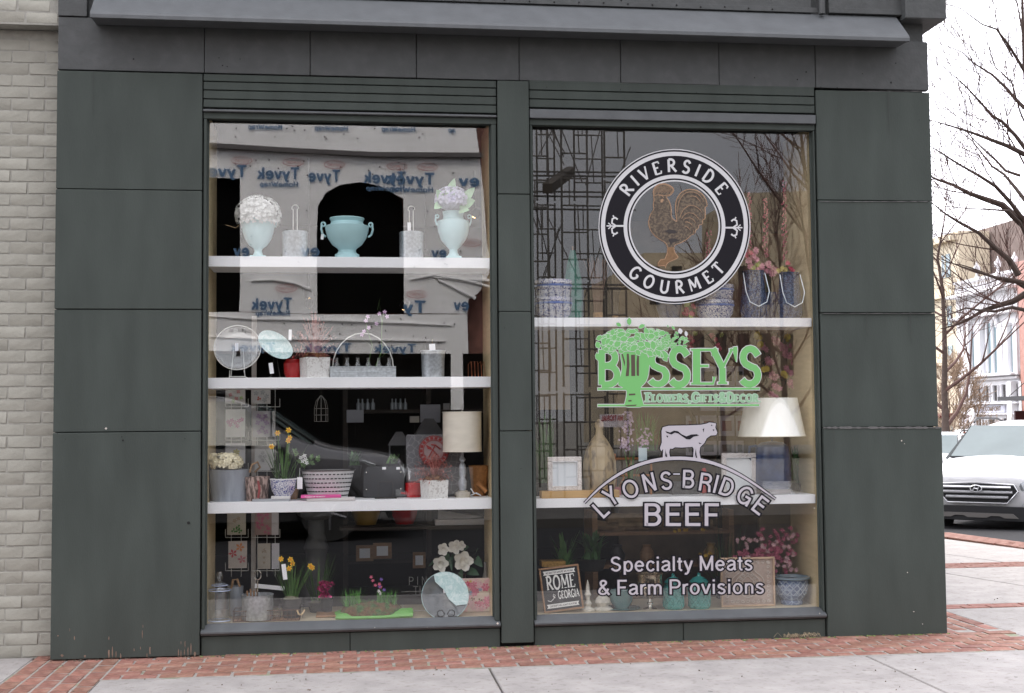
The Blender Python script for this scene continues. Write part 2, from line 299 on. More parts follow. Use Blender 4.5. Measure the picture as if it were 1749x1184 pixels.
# ------------------------------------------------------------------ a plain drawn alphabet (even strokes)
SANS = {k: (w, [('T', p) for _, p in st]) for k, (w, st) in FONT.items()}
SANS.update({
 'E': (.60, [('T', [(.09, 0), (.09, 1)]), ('T', [(.09, .94), (.58, .94)]), ('T', [(.09, .52), (.54, .52)]), ('T', [(.09, .06), (.60, .06)])]),
 'F': (.56, [('T', [(.09, 0), (.09, 1)]), ('T', [(.09, .94), (.56, .94)]), ('T', [(.09, .49), (.50, .49)])]),
 'L': (.52, [('T', [(.09, 0), (.09, 1)]), ('T', [(.09, .06), (.52, .06)])]),
 'T': (.64, [('T', [(.32, 0), (.32, 1)]), ('T', [(.0, .94), (.64, .94)])]),
 'G': (.80, [('T', A_(.42, .5, .35, .45, 38, 330, 15)), ('T', [(.45, .47), (.78, .47)]), ('T', [(.74, .47), (.74, .0)])]),
 'C': (.76, [('T', A_(.42, .5, .35, .45, 38, 322, 15))]), 'O': (.84, [('T', A_(.42, .5, .36, .45, 0, 360, 22))]),
 'S': (.66, [('T', A_(.33, .73, .23, .215, 20, 205, 8)+[(.22, .56), (.44, .47)]+A_(.33, .28, .24, .225, 30, -165, 9))]),
 'M': (.84, [('T', [(.09, 0), (.09, 1)]), ('T', [(.09, .96), (.42, .06)]), ('T', [(.42, .06), (.75, .96)]), ('T', [(.75, 1), (.75, 0)])]),
 'D': (.74, [('T', [(.09, 0), (.09, 1)]), ('T', [(.09, .94), (.30, .94)]+A_(.32, .5, .34, .44, 85, -85, 12)+[(.30, .06), (.09, .06)])]),
 'R': (.68, [('T', [(.09, 0), (.09, 1)]), ('T', [(.09, .94), (.36, .94)]+A_(.38, .715, .22, .225, 85, -85, 8)+[(.36, .49), (.09, .49)]), ('T', [(.40, .48), (.58, .32), (.62, 0)])]),
 'B': (.66, [('T', [(.09, 0), (.09, 1)]), ('T', [(.09, .94), (.36, .94)]+A_(.37, .735, .19, .205, 85, -85, 8)+[(.09, .53)]), ('T', [(.09, .52), (.36, .52)]+A_(.38, .29, .21, .23, 85, -85, 8)+[(.36, .06), (.09, .06)])]),
 'P': (.64, [('T', [(.09, 0), (.09, 1)]), ('T', [(.09, .94), (.36, .94)]+A_(.38, .70, .22, .24, 85, -85, 8)+[(.36, .46), (.09, .46)])]),
 'a': (.54, [('T', [(.08, .55)]+A_(.27, .53, .19, .14, 150, 10, 7)+[(.46, .12), (.52, .02)]), ('T', [(.46, .42), (.20, .36)]+A_(.24, .19, .17, .15, 100, 290, 8)+[(.46, .2)])]),
 'c': (.50, [('T', A_(.29, .345, .22, .315, 35, 325, 12))]), 'e': (.56, [('T', [(.07, .36), (.49, .36)]+A_(.28, .345, .22, .315, 5, 325, 14))]),
 'i': (.20, [('T', [(.10, 0), (.10, .68)]), ('T', [(.10, .84), (.10, .97)])]), 'l': (.20, [('T', [(.10, 0), (.10, .98)])]),
 'm': (.84, [('T', [(.09, 0), (.09, .68)]), ('T', [(.09, .40)]+A_(.26, .45, .16, .185, 170, 0, 8)+[(.42, 0)]), ('T', [(.42, .40)]+A_(.59, .45, .16, .185, 170, 0, 8)+[(.75, 0)])]),
 'n': (.54, [('T', [(.09, 0), (.09, .68)]), ('T', [(.09, .40)]+A_(.27, .44, .18, .195, 170, 0, 8)+[(.45, 0)])]),
 'o': (.57, [('T', A_(.285, .345, .22, .315, 0, 360, 18))]), 'r': (.34, [('T', [(.09, 0), (.09, .68)]), ('T', [(.09, .38)]+A_(.31, .40, .22, .25, 170, 80, 5))]),
 'p': (.57, [('T', [(.09, -.22), (.09, .68)]), ('T', A_(.30, .345, .21, .315, 180, 540, 18))]),
 's': (.48, [('T', A_(.24, .50, .165, .155, 20, 205, 7)+[(.20, .40), (.30, .32)]+A_(.24, .19, .175, .16, 45, -165, 8))]),
 't': (.30, [('T', [(.14, .88), (.14, .14), (.20, .05), (.29, .05)]), ('T', [(.0, .63), (.29, .63)])]),
 'v': (.50, [('T', [(.03, .68), (.25, .02)]), ('T', [(.25, .02), (.47, .68)])]), 'y': (.50, [('T', [(.03, .68), (.26, .04)]), ('T', [(.47, .68), (.22, -.12), (.14, -.2), (.04, -.18)])]),
 'k': (.52, [('T', [(.09, 0), (.09, .98)]), ('T', [(.46, .66), (.10, .28)]), ('T', [(.22, .40), (.49, 0)])]),
 '&': (.70, [('T', [(.66, 0), (.20, .66)]+A_(.32, .80, .155, .15, 200, -20, 8)+[(.14, .40)]+A_(.29, .24, .21, .19, 145, 335, 8)+[(.60, .42)])]),
})
def sans(txt, H, T=.13, grow_=0, gap=.10, tw=None, space=.30):
    """even-stroke text, centred on x, baseline 0, capital height H; grow_ widens each stroke all round"""
    x = 0; Q = []
    for ch in txt:
        if ch == ' ': x += space; continue
        w, st = SANS[ch]
        for _, p in st:
            p = list(p)
            if len(p) > 1 and p[0] != p[-1]:
                for e, f_ in ((0, 1), (-1, -2)):
                    dx, dy = p[e][0]-p[f_][0], p[e][1]-p[f_][1]; q = math.hypot(dx, dy) or 1; p[e] = (p[e][0]+dx/q*grow_, p[e][1]+dy/q*grow_)
            Q += [[(x+a, b_) for a, b_ in q] for q in ribbon(p, T+2*grow_)]
        x += w+gap
    x -= gap; k = (tw/H/x) if tw else 1
    return [[((a-x/2)*H*k, b_*H) for a, b_ in q] for q in Q]
# ================================================================== the shop building
X0, X1, X2, X3, X4, X5 = -1.833, -.934, .952, 1.167, 3.123, 3.939
ZA, ZC, ZS = 3.690, 3.444, .152
shop = thing('shop_building', 'dark green painted corner shop front with two tall display windows', 'building', (0, 0, 0))
def zz(u, v, y=0): return P(u, v, y).z
g = .0026
def panel(name, x0, x1, z0, z1, y=-.018, m='green', label=None, d=.05):
    return part(shop, name, MB().box(x0, x1, y, y+d, z0, z1, .003), M[m], False, label)
lseams = [ZA-.004, zz(220, 325), zz(220, 529), zz(215, 738), 0.012]
for i in range(4): panel('wall_panel', X0, X1-.004, lseams[i+1]+g, lseams[i]-g, (-.018, -.022, -.019, -.028)[i], 'green' if i < 3 else 'green_chipped' if 'green_chipped' in M else 'green')
rseams = [ZA-.012, zz(1500, 344), zz(1500, 535), zz(1500, 730), .006]
for i in range(4): panel('wall_panel', X4+.006, (X5, X5-.004, X5, X5+.018)[i], rseams[i+1]+g, rseams[i]-g, (-.018, -.023, -.016, -.03)[i])
mseams = [ZA-.004, zz(880, 333), zz(880, 533), zz(882, 736), .03]
for i in range(4): panel('mullion_panel', X2+.004, X3-.004, mseams[i+1]+.002, mseams[i]-.002, -.032+(i % 2)*.003)
fx = [X0]+[P(u, 130, -.01).x for u in (349, 530, 711, 887, 1060, 1228, 1393)]+[X5]
for i in range(len(fx)-1): panel('fascia_panel', fx[i]+.0018, fx[i+1]-.0018, ZA+.003, 4.03, -.010-(i % 3)*.003, 'green2')
# the sloped drip board over the fascia, and its return round the corner
part(shop, 'drip_board', MB().prof([(-.012, 4.02), (-.012, 4.20), (-.215, 4.005), (-.22, 3.99), (-.22, 3.968), (-.205, 3.965), (-.19, 3.975), (-.012, 3.985)], P(154, 44, -.21).x, P(1553, 79, -.21).x), M['green_sill'], False)
part(shop, 'drip_board', MB().prof([(X5+.0, 4.00), (X5+.0, 4.17), (X5+.11, 4.015), (X5+.115, 3.995), (X5, 3.93)], .35, 9, 'y'), M['green2'], False, 'short drip board seen end on round the corner')
up_x = [X0, -1.64, P(415, 0, 0).x, P(640, 0, 0).x, P(870, 0, 0).x, P(1060, 0, 0).x, P(1385, 0, 0).x]
for i in range(1, len(up_x)-1): part(shop, 'upper_panel', MB().box(up_x[i]+.004, up_x[i+1]-.004, -.02, .03, 4.204, 5.2, .003), M['green2'], False)
part(shop, 'upper_panel', MB().box(P(1412, 0, 0).x, P(1562, 40, 0).x, -.03, .02, 4.204, 5.2, .003), M['green2'], False)
part(shop, 'drain_pipe', MB().tube([(P(1404, 20, -.05).x, -.05, 4.19), (P(1404, 20, -.05).x, -.05, 5.2)], .022, 10), M['green2'])
part(shop, 'flashing_strip', MB().box(-1.2, P(1395, 0, 0).x, -.026, -.021, 4.206, 4.24, .001), M['green2'], False)
part(shop, 'flashing_strip', MB().box(P(1412, 0, 0).x, P(1540, 40, 0).x, -.037, -.031, 4.206, 4.24, .001), M['green2'], False)
nail = MB().lathe([(.006, 0), (.005, .004), (.001, .005)], 8).mesh('nail_head', M['dark'], True)
for i in range(26):
    x = -1.15+i*.166
    if x < 2.95: link('nail_head', nail, shop, (x, -.027, 4.223+random.uniform(-.004, .004)), (math.pi/2, 0, 0))
cb0 = P(1548, 61, -.10)
part(shop, 'corner_block', MB().box(cb0.x, X5+.10, -.10, .6, 4.165, 5.6, .006), M['green2'], False)
part(shop, 'corner_strip', MB().box(X0-.0, P(152, 40, 0).x-.01, -.016, .03, 4.036, 5.2, .003), M['green2'], False)
# carcass: side wall, upper storey, roof, interior shell
c = MB(); c.box(X0, X1-.03, .034, .20, 0, 3.69); c.box(X2+.03, X3-.03, .034, .20, 0, 3.69); c.box(X4+.03, X5-.012, .034, .20, 0, 3.69)
c.box(X0, X5-.012, .034, .20, 3.70, 7.6); c.box(X5-.2, X5-.012, .202, 12, 0, 7.6); c.box(X0, X0+.12, .202, 12, 0, 7.6); c.box(X0+.122, X5-.202, 11.8, 12, 0, 7.6); c.box(X0+.122, X5-.202, .202, 11.79, 7.3, 7.5)
part(shop, 'wall', c, M['green2'], False)
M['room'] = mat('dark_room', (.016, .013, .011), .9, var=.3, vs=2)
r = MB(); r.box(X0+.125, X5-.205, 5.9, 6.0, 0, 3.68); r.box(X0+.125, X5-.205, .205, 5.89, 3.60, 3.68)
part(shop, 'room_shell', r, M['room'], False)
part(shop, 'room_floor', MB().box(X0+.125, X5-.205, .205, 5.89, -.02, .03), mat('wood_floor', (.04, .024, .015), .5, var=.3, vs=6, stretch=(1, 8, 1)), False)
# windows
def slats(x0, x1, u0):
    zs = [ZA-.004]+[zz(u0, v) for v in (146.3, 160.8, 175.8, 190.5)]
    for i in range(4): part(shop, 'louver_board', MB().box(x0+.002, x1-.002, -.012, .03, zs[i+1]+.0055, zs[i]-.0005, .003), M['green'], False)
    part(shop, 'head_trim', MB().box(x0+.002, x1-.002, -.030, .03, ZC-.003, zs[4]-.010, .003), M['green_sill'], False)
def window(x0, x1, ul, ur, label):
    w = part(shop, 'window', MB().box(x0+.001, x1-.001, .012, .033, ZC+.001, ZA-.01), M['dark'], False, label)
    gx0, gx1 = ul, ur; gz0, gz1 = .192, 3.398
    part(w, 'pane', MB().box(gx0-.008, gx1+.008, GY-.003, GY+.003, gz0-.008, gz1+.006), M['glass'], False)
    part(w, 'head', MB().box(x0+.002, x1-.002, -.005, .052, gz1+.002, ZC-.004, .002), M['green'], False)
    part(w, 'jamb', MB().prof([(0, 0)], 0, 0) if False else MB().box(x0+.004, gx0, -.006, .052, gz0-.02, gz1, .003), M['green'], False)
    part(w, 'jamb', MB().box(gx1, x1-.004, -.006, .052, gz0-.02, gz1, .003), M['green'], False)
    part(w, 'glazing_bead', MB().box(gx0-.004, gx0+.010, .036, .054, gz0, gz1, .002), M['green'], False)
    part(w, 'glazing_bead', MB().box(gx1-.010, gx1+.004, .036, .054, gz0, gz1, .002), M['green'], False)
    part(w, 'sill', MB().prof([(-.035, ZS-.006), (-.035, ZS+.004), (.056, gz0+.004), (.056, ZS-.02), (-.02, ZS-.02)], x0+.003, x1-.003), M['green_sill'], False)
    # display box behind the glass
    for a, b in ((gx0-.024, gx0+.004-.001), (gx1-.004+.001, gx1+.024)):
        part(w, 'box_side', MB().box(a, b, GY+.004, .60, .17, 3.45), M['cream'], False)
    part(w, 'box_top', MB().box(gx0-.024, gx1+.024, GY+.004, .16, 3.452, 3.47), M['cream'], False)
    part(w, 'display_deck', MB().box(gx0-.02, gx1+.02, GY+.004, .72, .16, .188), M['deck'], False)
slats(X1, X2, 600); slats(X3, X4, 1150)
window(X1, X2, -.911, P(840, 600, GY).x, 'left display window with four tiers of goods'); window(X3, X4, P(910, 600, GY).x, P(1391, 600, GY).x, 'right display window carrying the painted signs')
def base(x0, x1, sx):
    zs = ZS-.026
    part(shop, 'base_board', MB().box(x0+.004, sx-.002, -.004, .033, .004, zs, .003), M['green'], False); part(shop, 'base_board', MB().box(sx+.002, x1-.004, -.007, .033, .004, zs, .003), M['green'], False)
base(X1, X2, P(598, 1090, 0).x); base(X3, X4, P(1167, 1075, 0).x)
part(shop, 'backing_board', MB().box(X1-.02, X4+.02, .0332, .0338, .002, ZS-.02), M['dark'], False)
# white shelves
def shelf(label, x0, x1, z, th=.069):
    return solo('display_shelf', MB().box(x0, x1, GY+.012, .40, z-th, z, .002), M['white'], label, 'shelf', 'white shelves of the display windows', False)
LX0, LX1 = -.905, P(841, 600, GY).x-.006; RX0, RX1 = P(911, 600, GY).x+.004, P(1390, 600, GY).x-.006
Z_L = [P(600, 439, GY+.012).z, P(600, 644.5, GY+.012).z, P(600, 855, GY+.012).z]; Z_R = [P(1150, 543, GY+.012).z, P(1150, 848.5, GY+.012).z]; ZD = .19
for z, t in zip(Z_L, ('top white shelf of the left window holding pale blue urns', 'middle white shelf of the left window below the bottle caddy', 'lowest white shelf of the left window holding daffodils and lamp')): shelf(t, LX0, LX1, z)
for z, t in zip(Z_R, ('upper white shelf of the right window behind green lettering', 'lower white shelf of the right window behind LYONS BRIDGE')): shelf(t, RX0, RX1, z, .06)
# chips of bare wood low on the left panel, splashes and flecks
chip = mat('bare_wood', (.20, .135, .10), .8, var=.4, vs=30, stretch=(1, 1, .2)); fleck = mat('pale_fleck', (.6, .56, .5), .7, var=0)
c = MB(); rr = random.Random(3)
for u, v, w, h in [(186, 1117, 3, 17), (192, 1115, 2, 20), (198, 1119, 2, 12), (206, 1121, 2.5, 9), (186, 1090, 1.5, 8), (243, 1083, 1.5, 14), (244, 1070, 1.2, 6), (256, 1111, 3, 16), (251, 1120, 2, 8), (240, 1107, 1.4, 6), (229, 1110, 1.4, 5), (305, 1115, 2, 14), (309, 1118, 2.2, 14), (315, 1114, 2, 12), (321, 1113, 2.4, 18), (326, 1109, 2, 20), (333, 1117, 4, 9), (316, 1100, 1.5, 12), (106, 1120, 6, 5), (127, 1090, 1.6, 7), (99, 1086, 3, 3), (145, 1121, 4, 4), (119, 1076, 1.2, 5), (309, 1098, 1.2, 6)]:
    o = []
    for k in range(9):
        a = 2*math.pi*k/9; q = P(u+w/2*math.cos(a)*rr.uniform(.5, 1.2), v+h/2*math.sin(a)*rr.uniform(.7, 1.2), -.0295); o.append((q.x, q.z))
    c.prism(o, -.0290, -.0275)
part(shop, 'paint_chip', c, chip, False, 'patches where green paint has peeled to wood', 'stuff')
c = MB()
for u, v, s_ in [(568, 11, 3), (560, 10, 1.2), (560, 26, 1.3), (480, 33, 1.5), (677, 15, 1.6), (690, 22, 1.5), (733, 33, 1), (820, 32, 1.5), (244, 16, 1.6), (397, 28, 1.6), (424, 27, 1.6), (429, 39, 1.8), (457, 28, 1.3), (925, 21, 4), (961, 30, 1.4), (992, 35, 1.2), (1001, 36, 1.6), (1074, 26, 3), (1128, 27, 1.4), (1123, 39, 1.6), (1148, 34, 1.5), (1167, 28, 1.6), (1237, 39, 1.6), (1362, 58, 2), (1387, 60, 2.6), (1460, 52, 2), (1486, 56, 1.6)]:
    y = -.16+(44-(v-(u-150)*.0249))*.0033; q = P(u, v, y-.006); c.at(q, 0, 0, rr.random()*6); c.box(-s_*.0019, s_*.0019, -.003, .004, -s_*.0014, s_*.0014)
for u, v, s_ in [(181, 732, 3), (1540, 753, 2), (1545, 758, 1), (850, 1065, 3.2), (1400, 1048, 1.6), (1391, 868, 1.6), (1550, 978, 1.4), (1561, 1045, 1.4), (1576, 1066, 1.2), (640, 1072, 1.3), (740, 1070, 1.1)]:
    q = P(u, v, -.034); c.at(q, 0, 0, rr.random()*6); c.box(-s_*.0018, s_*.0018, -.001, .003, -s_*.0018, s_*.0018)
part(shop, 'paint_fleck', c, fleck, False, None, 'stuff')
# ================================================================== neighbour of painted brick
nb = thing('brick_building', 'neighbouring building of beige painted brick at the left edge', 'building', (-3, .15, 0))
part(nb, 'wall', MB().box(-7, X0-.006-(-3)-.0, -.0082, .25, -.1, 3.98), M['wallmortar'], False)
part(nb, 'upper_wall', MB().box(-7, X0-.006+3, -.1225, .25, 3.985, 7.5), M['wallmortar'], False)
rr = random.Random(11); var = []
for k in range(5):
    b = MB().box(-.0995, .0995, -.012, .02, -.0355, .0355, .005)
    b.v = [p+V((rr.uniform(-.002, .002), rr.uniform(-.0009, .0009), rr.uniform(-.0018, .0018))) for p in b.v]; var.append(b.mesh('brick', M['wallbrick'], True))
hb = MB().box(-.047, .047, -.012, .02, -.0345, .0345, .006).mesh('brick', M['wallbrick'], True)
z = .042; row = 0
while z < 3.95:
    x = X0-.006-(.10 if row % 2 == 0 else .0)
    if row % 2: link('brick', hb, nb, (x-.05+3, 0, z)); x -= .205+.0; x -= 0
    x -= 0
    while x > -2.55:
        xx = x-(0 if row % 2 == 0 else -.0)
        link('brick', rr.choice(var), nb, (xx+3, rr.uniform(-.0008, .0008), z)); x -= .205
    z += .0768; row += 1
for r_ in range(5):
    x = X0-.106
    if r_ % 2: x -= .05
    while x > -2.55: link('brick', rr.choice(var), nb, (x+3, -.112, 4.03+r_*.077)); x -= .205
# ================================================================== ground
def zr(y): return -.15 if y < 4 else (-.15-.030*(y-4) if y < 12 else -.39-.010*(y-12))
def sheet(xs, ys, f): return MB().add([(x, y, f(x, y)) for y in ys for x in xs], [(j*len(xs)+i, j*len(xs)+i+1, (j+1)*len(xs)+i+1, (j+1)*len(xs)+i) for j in range(len(ys)-1) for i in range(len(xs)-1)])
struct('ground', sheet([-600, -60, 60, 600], [-600, -40, -12, 4, 12, 120, 700], lambda x, y: zr(min(y, 120))-.03), mat('ground_dirt', (.16, .15, .13), .95, var=.2, vs=.2))
struct('road', sheet([-90, 90], [-10.4, -2.5], lambda x, y: -.146), M['asphalt'])
struct('side_road', sheet([7.2, 12, 24.5], [-2.49, 4, 12, 60, 110], lambda x, y: zr(y)+.004), M['asphalt'])
paint = mat('road_paint', (.75, .74, .70), .7, var=.15, vs=9)
struct('road_marking', MB().box(9, 30, -6.3, -6.2, -.145, -.141), paint)
struct('opposite_pavement', MB().box(-60, 60, -15.5, -10.4, -.3, -.01), mat('dark_paving', (.06, .056, .052), .9, var=.2, vs=1.5))
sw = struct('pavement', MB().add([(-60, -2.36, -.02), (X5, -2.36, -.02), (8.4, -2.36, -.02), (8.2, 0, -.02), (X5, 1, -.02), (-60, 1, -.02), (7.66, 5.6, -.02), (7.30, 7.4, -.025), (7.2, 60, -.9), (X5, 60, -.9), (X5, 8, -.02)], [(0, 1, 4, 5), (1, 2, 3, 4), (4, 3, 6, 10), (6, 7, 10), (7, 8, 9, 10)]), M['mortar'])
def slab(poly, top=.004, label=None):
    n = len(poly); tr = geometry.tessellate_polygon([[V((p[0], p[1], 0)) for p in poly]]); e = .006
    cx = sum(p[0] for p in poly)/n; cy = sum(p[1] for p in poly)/n
    b = MB(); vs = [(p[0], p[1], -.018) for p in poly]+[(p[0], p[1], top-e) for p in poly]+[(p[0]+(cx-p[0])/max(math.hypot(cx-p[0], cy-p[1]), .01)*e, p[1]+(cy-p[1])/max(math.hypot(cx-p[0], cy-p[1]), .01)*e, top) for p in poly]
    F = [(i, (i+1) % n, (i+1) % n+n, i+n) for i in range(n)]+[(i+n, (i+1) % n+n, (i+1) % n+2*n, i+2*n) for i in range(n)]+[tuple(q+2*n for q in t) for t in tr]
    b.add(vs, F); return part(sw, 'concrete_slab', b, M['concrete'], False, label)
j = .006
slab([(-1.418, -2.3), (.806-j, -2.3), (.806-j, -.683), (-1.418, -.683)]); slab([(.806+j, -2.3), (3.118-j, -2.3), (3.118-j, -.683), (.806+j, -.683)])
slab([(3.118+j, -2.3), (5.43-j, -2.3), (5.43-j, -.683), (3.118+j, -.683)]); slab([(5.43+j, -2.3), (8.2, -2.3), (8.1, -.683), (5.43+j, -.683)])
slab([(-4.3, -2.3), (-1.965, -2.3), (-1.965, .13), (-4.3, .13)]); slab([(-6.6, -2.3), (-4.31, -2.3), (-4.31, .13), (-6.6, .13)])
# side street slabs, points read off the photograph's ground
slab([(4.41, -.67), (8.1, -.67), (8.05, 1.03), (4.41, 1.03)])
slab([(4.41, 1.24), (5.93, 1.24), (5.36, 3.48), (4.41, 3.48)]); slab([(5.945, 1.24), (8.0, 1.24), (7.62, 3.48), (5.375, 3.48)])
slab([(4.41, 3.87), (6.42, 3.87), (5.95, 5.7), (4.41, 5.7)]); slab([(6.435, 3.87), (7.52, 3.87), (7.24, 5.02), (6.97, 6.25), (6.62, 7.4), (5.4, 8), (5.965, 5.7)])
# pavers
pv = []
for k in range(6):
    b = MB().box(-.0965, .0965, -.0475, .0475, -.02, .009, .004); b.v = [p+V((rr.uniform(-.0025, .0025), rr.uniform(-.002, .002), rr.uniform(-.0015, .0015))) for p in b.v]; pv.append(b.mesh('brick', M['paver'], True))
half = MB().box(-.047, .047, -.0485, .0485, -.02, .009, .005).mesh('brick', M['paver'], True)
bb = struct('brick_border', MB().box(-1.96, 4.40, -.680, .03, -.018, .004), M['mortar'])
for rw in range(6):
    y = -.045-rw*.1125; x = -1.312+(.105 if rw % 2 else 0)
    if rw % 2: link('brick', half, bb, (-1.363, y, 0))
    while x < 4.36:
        link('brick', rr.choice(pv), bb, (x, y+rr.uniform(-.002, .002), rr.uniform(-.003, .002)), (rr.uniform(-.01, .01), rr.uniform(-.006, .006), rr.uniform(-.012, .012))); x += .2085
b2 = struct('brick_band', MB().box(-1.96, -1.42, -2.3, -.682, -.018, .004), M['mortar'])
for cl in range(5):
    x = -1.90+cl*.108; y = .10-(.1 if cl % 2 else 0)
    while y > -2.2:
        if not (x > -1.43 and y > -.6):
            link('brick', rr.choice(pv), bb if y > -.68 else b2, (x, y, rr.uniform(-.003, .001)), (0, 0, math.pi/2+rr.uniform(-.012, .012)))
        y -= .2085
b3 = struct('corner_brick_band', MB().box(X5+.03, 4.405, .032, 9, -.018, .004), M['mortar'])
for cl in range(4):
    x = 4.01+cl*.1125; y = .10+(.1 if cl % 2 else 0)
    while y < 8:
        link('brick', rr.choice(pv), b3, (x, y, rr.uniform(-.003, .001)), (0, 0, math.pi/2+rr.uniform(-.012, .012))); y += .2085
def band(name, x0, x1, y0, y1, n, sh=0):
    b = MB()
    for rw in range(n):
        y = y0+(rw+.5)*(y1-y0)/n; x = x0+(.1 if rw % 2 else 0)
        while x < x1-.1: b.at((x+.1, y, rr.uniform(-.003, .001)), rr.uniform(-.01, .01)); b.box(-.0985, .0985, -(y1-y0)/n/2+.005, (y1-y0)/n/2-.005, -.016, .008, .004); x += .2085
    o = part(sw, name, b, M['paver'], False); o['kind'] = 'stuff'
band('brick_course', 4.41, 8.0, 1.035, 1.235, 2); band('brick_course', 4.41, 7.7, 3.485, 3.865, 4)
b = MB(); ca = [(8.3, .6), (7.66, 5.6), (7.37, 7.2), (7.22, 9.5), (7.2, 40)]
for i in range(len(ca)-1):
    p, q = V(ca[i]+(0,)), V(ca[i+1]+(0,)); d = (q-p); n_ = min(int(d.length/.2085), 40); a = math.atan2(d.y, d.x); nn = V((-math.sin(a), math.cos(a), 0))
    for k in range(n_):
        for rw in range(4):
            c = p+d.normalized()*((k+.5+(rw % 2)*.5)*.2085)+nn*(.06+rw*.1); zc = zr(c.y)+.145 if c.y > 8 else 0
            b.at((c.x, c.y, zc), a); b.box(-.098, .098, -.045, .045, -.016, .008, .004)
o = part(sw, 'brick_course', b, M['paver'], False); o['kind'] = 'stuff'
kb = MB()
for i in range(len(ca)-1):
    p, q = ca[i], ca[i+1]; a = math.atan2(q[1]-p[1], q[0]-p[0]); nx, ny = math.sin(a)*.14, -math.cos(a)*.14
    h0 = zr(p[1])+.15; h1 = zr(q[1])+.15
    kb.add([(p[0], p[1], .006+h0), (q[0], q[1], .006+h1), (q[0]+nx, q[1]+ny, .0+h1), (p[0]+nx, p[1]+ny, 0+h0), (p[0], p[1], -.3), (q[0], q[1], -1.2), (q[0]+nx, q[1]+ny, -1.2), (p[0]+nx, p[1]+ny, -.3)], [(0, 1, 2, 3), (3, 2, 6, 7), (0, 3, 7, 4), (1, 2, 6, 5)])
struct('kerb', kb, mat('kerb_stone', (.62, .60, .57), .8, var=.1, bump=.2))
struct('front_kerb', MB().box(-60, 8.3, -2.5, -2.362, -.3, .002, .01), M['concrete'])
# moss and dust where wall meets pavers
rm = random.Random(5); c = MB()
for i in range(420):
    x = rm.uniform(X1, X5+.02); y = -.035-rm.random()**2*.02 if x > X1 else -.03; s_ = rm.uniform(.003, .009)
    if rm.random() < .55 and x < 2.4: continue
    c.at((x, y, .006+s_*.3), rm.random()*6, rm.random(), 0); c.box(-s_, s_, -s_*.6, s_*.6, -s_*.5, s_*.5)
o = solo('moss', c, mat('moss_green', (.16, .21, .07), .95, var=.5, vs=60), 'thin line of moss where the green wall meets the pavers', 'moss', None, False); del o['category']; o['kind'] = 'stuff'
c = MB()
for i in range(70):
    x0_ = 2.93+rm.gauss(0, .06); p = V((x0_, -.03-rm.random()*.03, .02)); a = rm.uniform(0, 6.28); l_ = rm.uniform(.02, .06)
    c.tube([p, p+V((math.cos(a)*l_*.5, math.sin(a)*l_*.2, rm.uniform(.005, .03))), p+V((math.cos(a)*l_, math.sin(a)*l_*.3, rm.uniform(-.006, .02)))], .0009, 3)
solo('dry_weed', c, mat('straw', (.42, .34, .22), .9, var=.3), 'tuft of dry straw at the wall foot below right window', 'weed')
# ================================================================== lettering on the panes
M['sw'] = mat('vinyl_white', (.62, .62, .63), .5, var=0); M['sk'] = mat('vinyl_black', (.016, .015, .019), .7, var=0, spec=.12)
M['sg'] = mat('vinyl_green', (.17, .48, .15), .5, var=0); M['slv'] = mat('vinyl_pale_lilac', (.47, .445, .48), .5, var=0)
M['bronze'] = mat('vinyl_bronze', (.075, .056, .042), .5, var=.0, col2=(.16, .12, .08), c2s=(.42, .60), c2scale=70); M['gold'] = mat('vinyl_tan_outline', (.40, .24, .14), .5, var=.15, vs=30)
def D(layer): return lambda u, v: P(u, v, GY-.0045-layer*.0009)
def dec(mb, polys, layer):
    f = D(layer)
    for i, p in enumerate(polys): mb.flat(p, (lambda u, v, k=i: P(u, v, GY-.0045-layer*.0009-(k % 23)*.000035)))
def ring(mb, cx, cy, r0_, r1, layer, n=72):
    f = D(layer); k = 132/129.5; vs = []
    for i in range(n):
        a = 2*math.pi*i/n
        for r in (r0_, r1): vs.append(f(cx+r*math.cos(a), cy+r*k*math.sin(a)))
    mb.add(vs, [(2*i, 2*i+1, (2*((i+1) % n))+1, 2*((i+1) % n)) for i in range(n)])
def place_q(Q, cx, cy, ang, flip=1):
    """local x right, y up (px) -> photograph px, turned by ang (clockwise positive)"""
    c, s = math.cos(ang), math.sin(ang); return [[(cx+x*c+y*s, cy+x*s-y*c) for x, y in q] for q in Q]
# --- roundel
T1 = thing('round_logo_sign', 'black and white round RIVERSIDE GOURMET rooster sign on right window', 'window sign', P(1152, 387, GY), 0)
def tp(name, mb, m, label=None, T=None):
    T = T or T1; o = part(T, name, mb, m, False, label); o.location = -V(T.location); return o
cx, cy = 1152, 387
b = MB(); ring(b, cx, cy, 75.5, 129.8, 0); tp('ring', b, M['sw'])
b = MB(); ring(b, cx, cy, 125.6, 128.2, 1); ring(b, cx, cy, 87.0, 118.5, 1); ring(b, cx, cy, 78.0, 80.6, 1); tp('black_ring', b, M['sk'])
b = MB()
def arc_letters(letters, R, size, T, nn, up_=True, lay=2, xs=1.0):
    for ch, ang in letters:
        a = math.radians(ang); w, qs = glyph(ch, T, nn, 0); Q = [[((x-w/2)*size*xs, (y-.5)*size) for x, y in q] for q in qs]
        if up_: dec(b, place_q(Q, cx+R*math.sin(a), cy-R*1.01*math.cos(a), a), lay)
        else: dec(b, place_q(Q, cx+R*math.sin(a), cy+R*1.01*math.cos(a), -a), lay)
arc_letters([('R', -52.5), ('I', -41), ('V', -30), ('E', -17.2), ('R', -2.6), ('S', 11.6), ('I', 22.8), ('D', 34.6), ('E', 51.2)], 103, 21.5, .185, .13, xs=1.02)
arc_letters([('G', -40.5), ('O', -25), ('U', -9.4), ('R', 4.8), ('M', 19.2), ('E', 33.4), ('T', 46.5)], 103, 21.5, .185, .13, False, xs=.98)
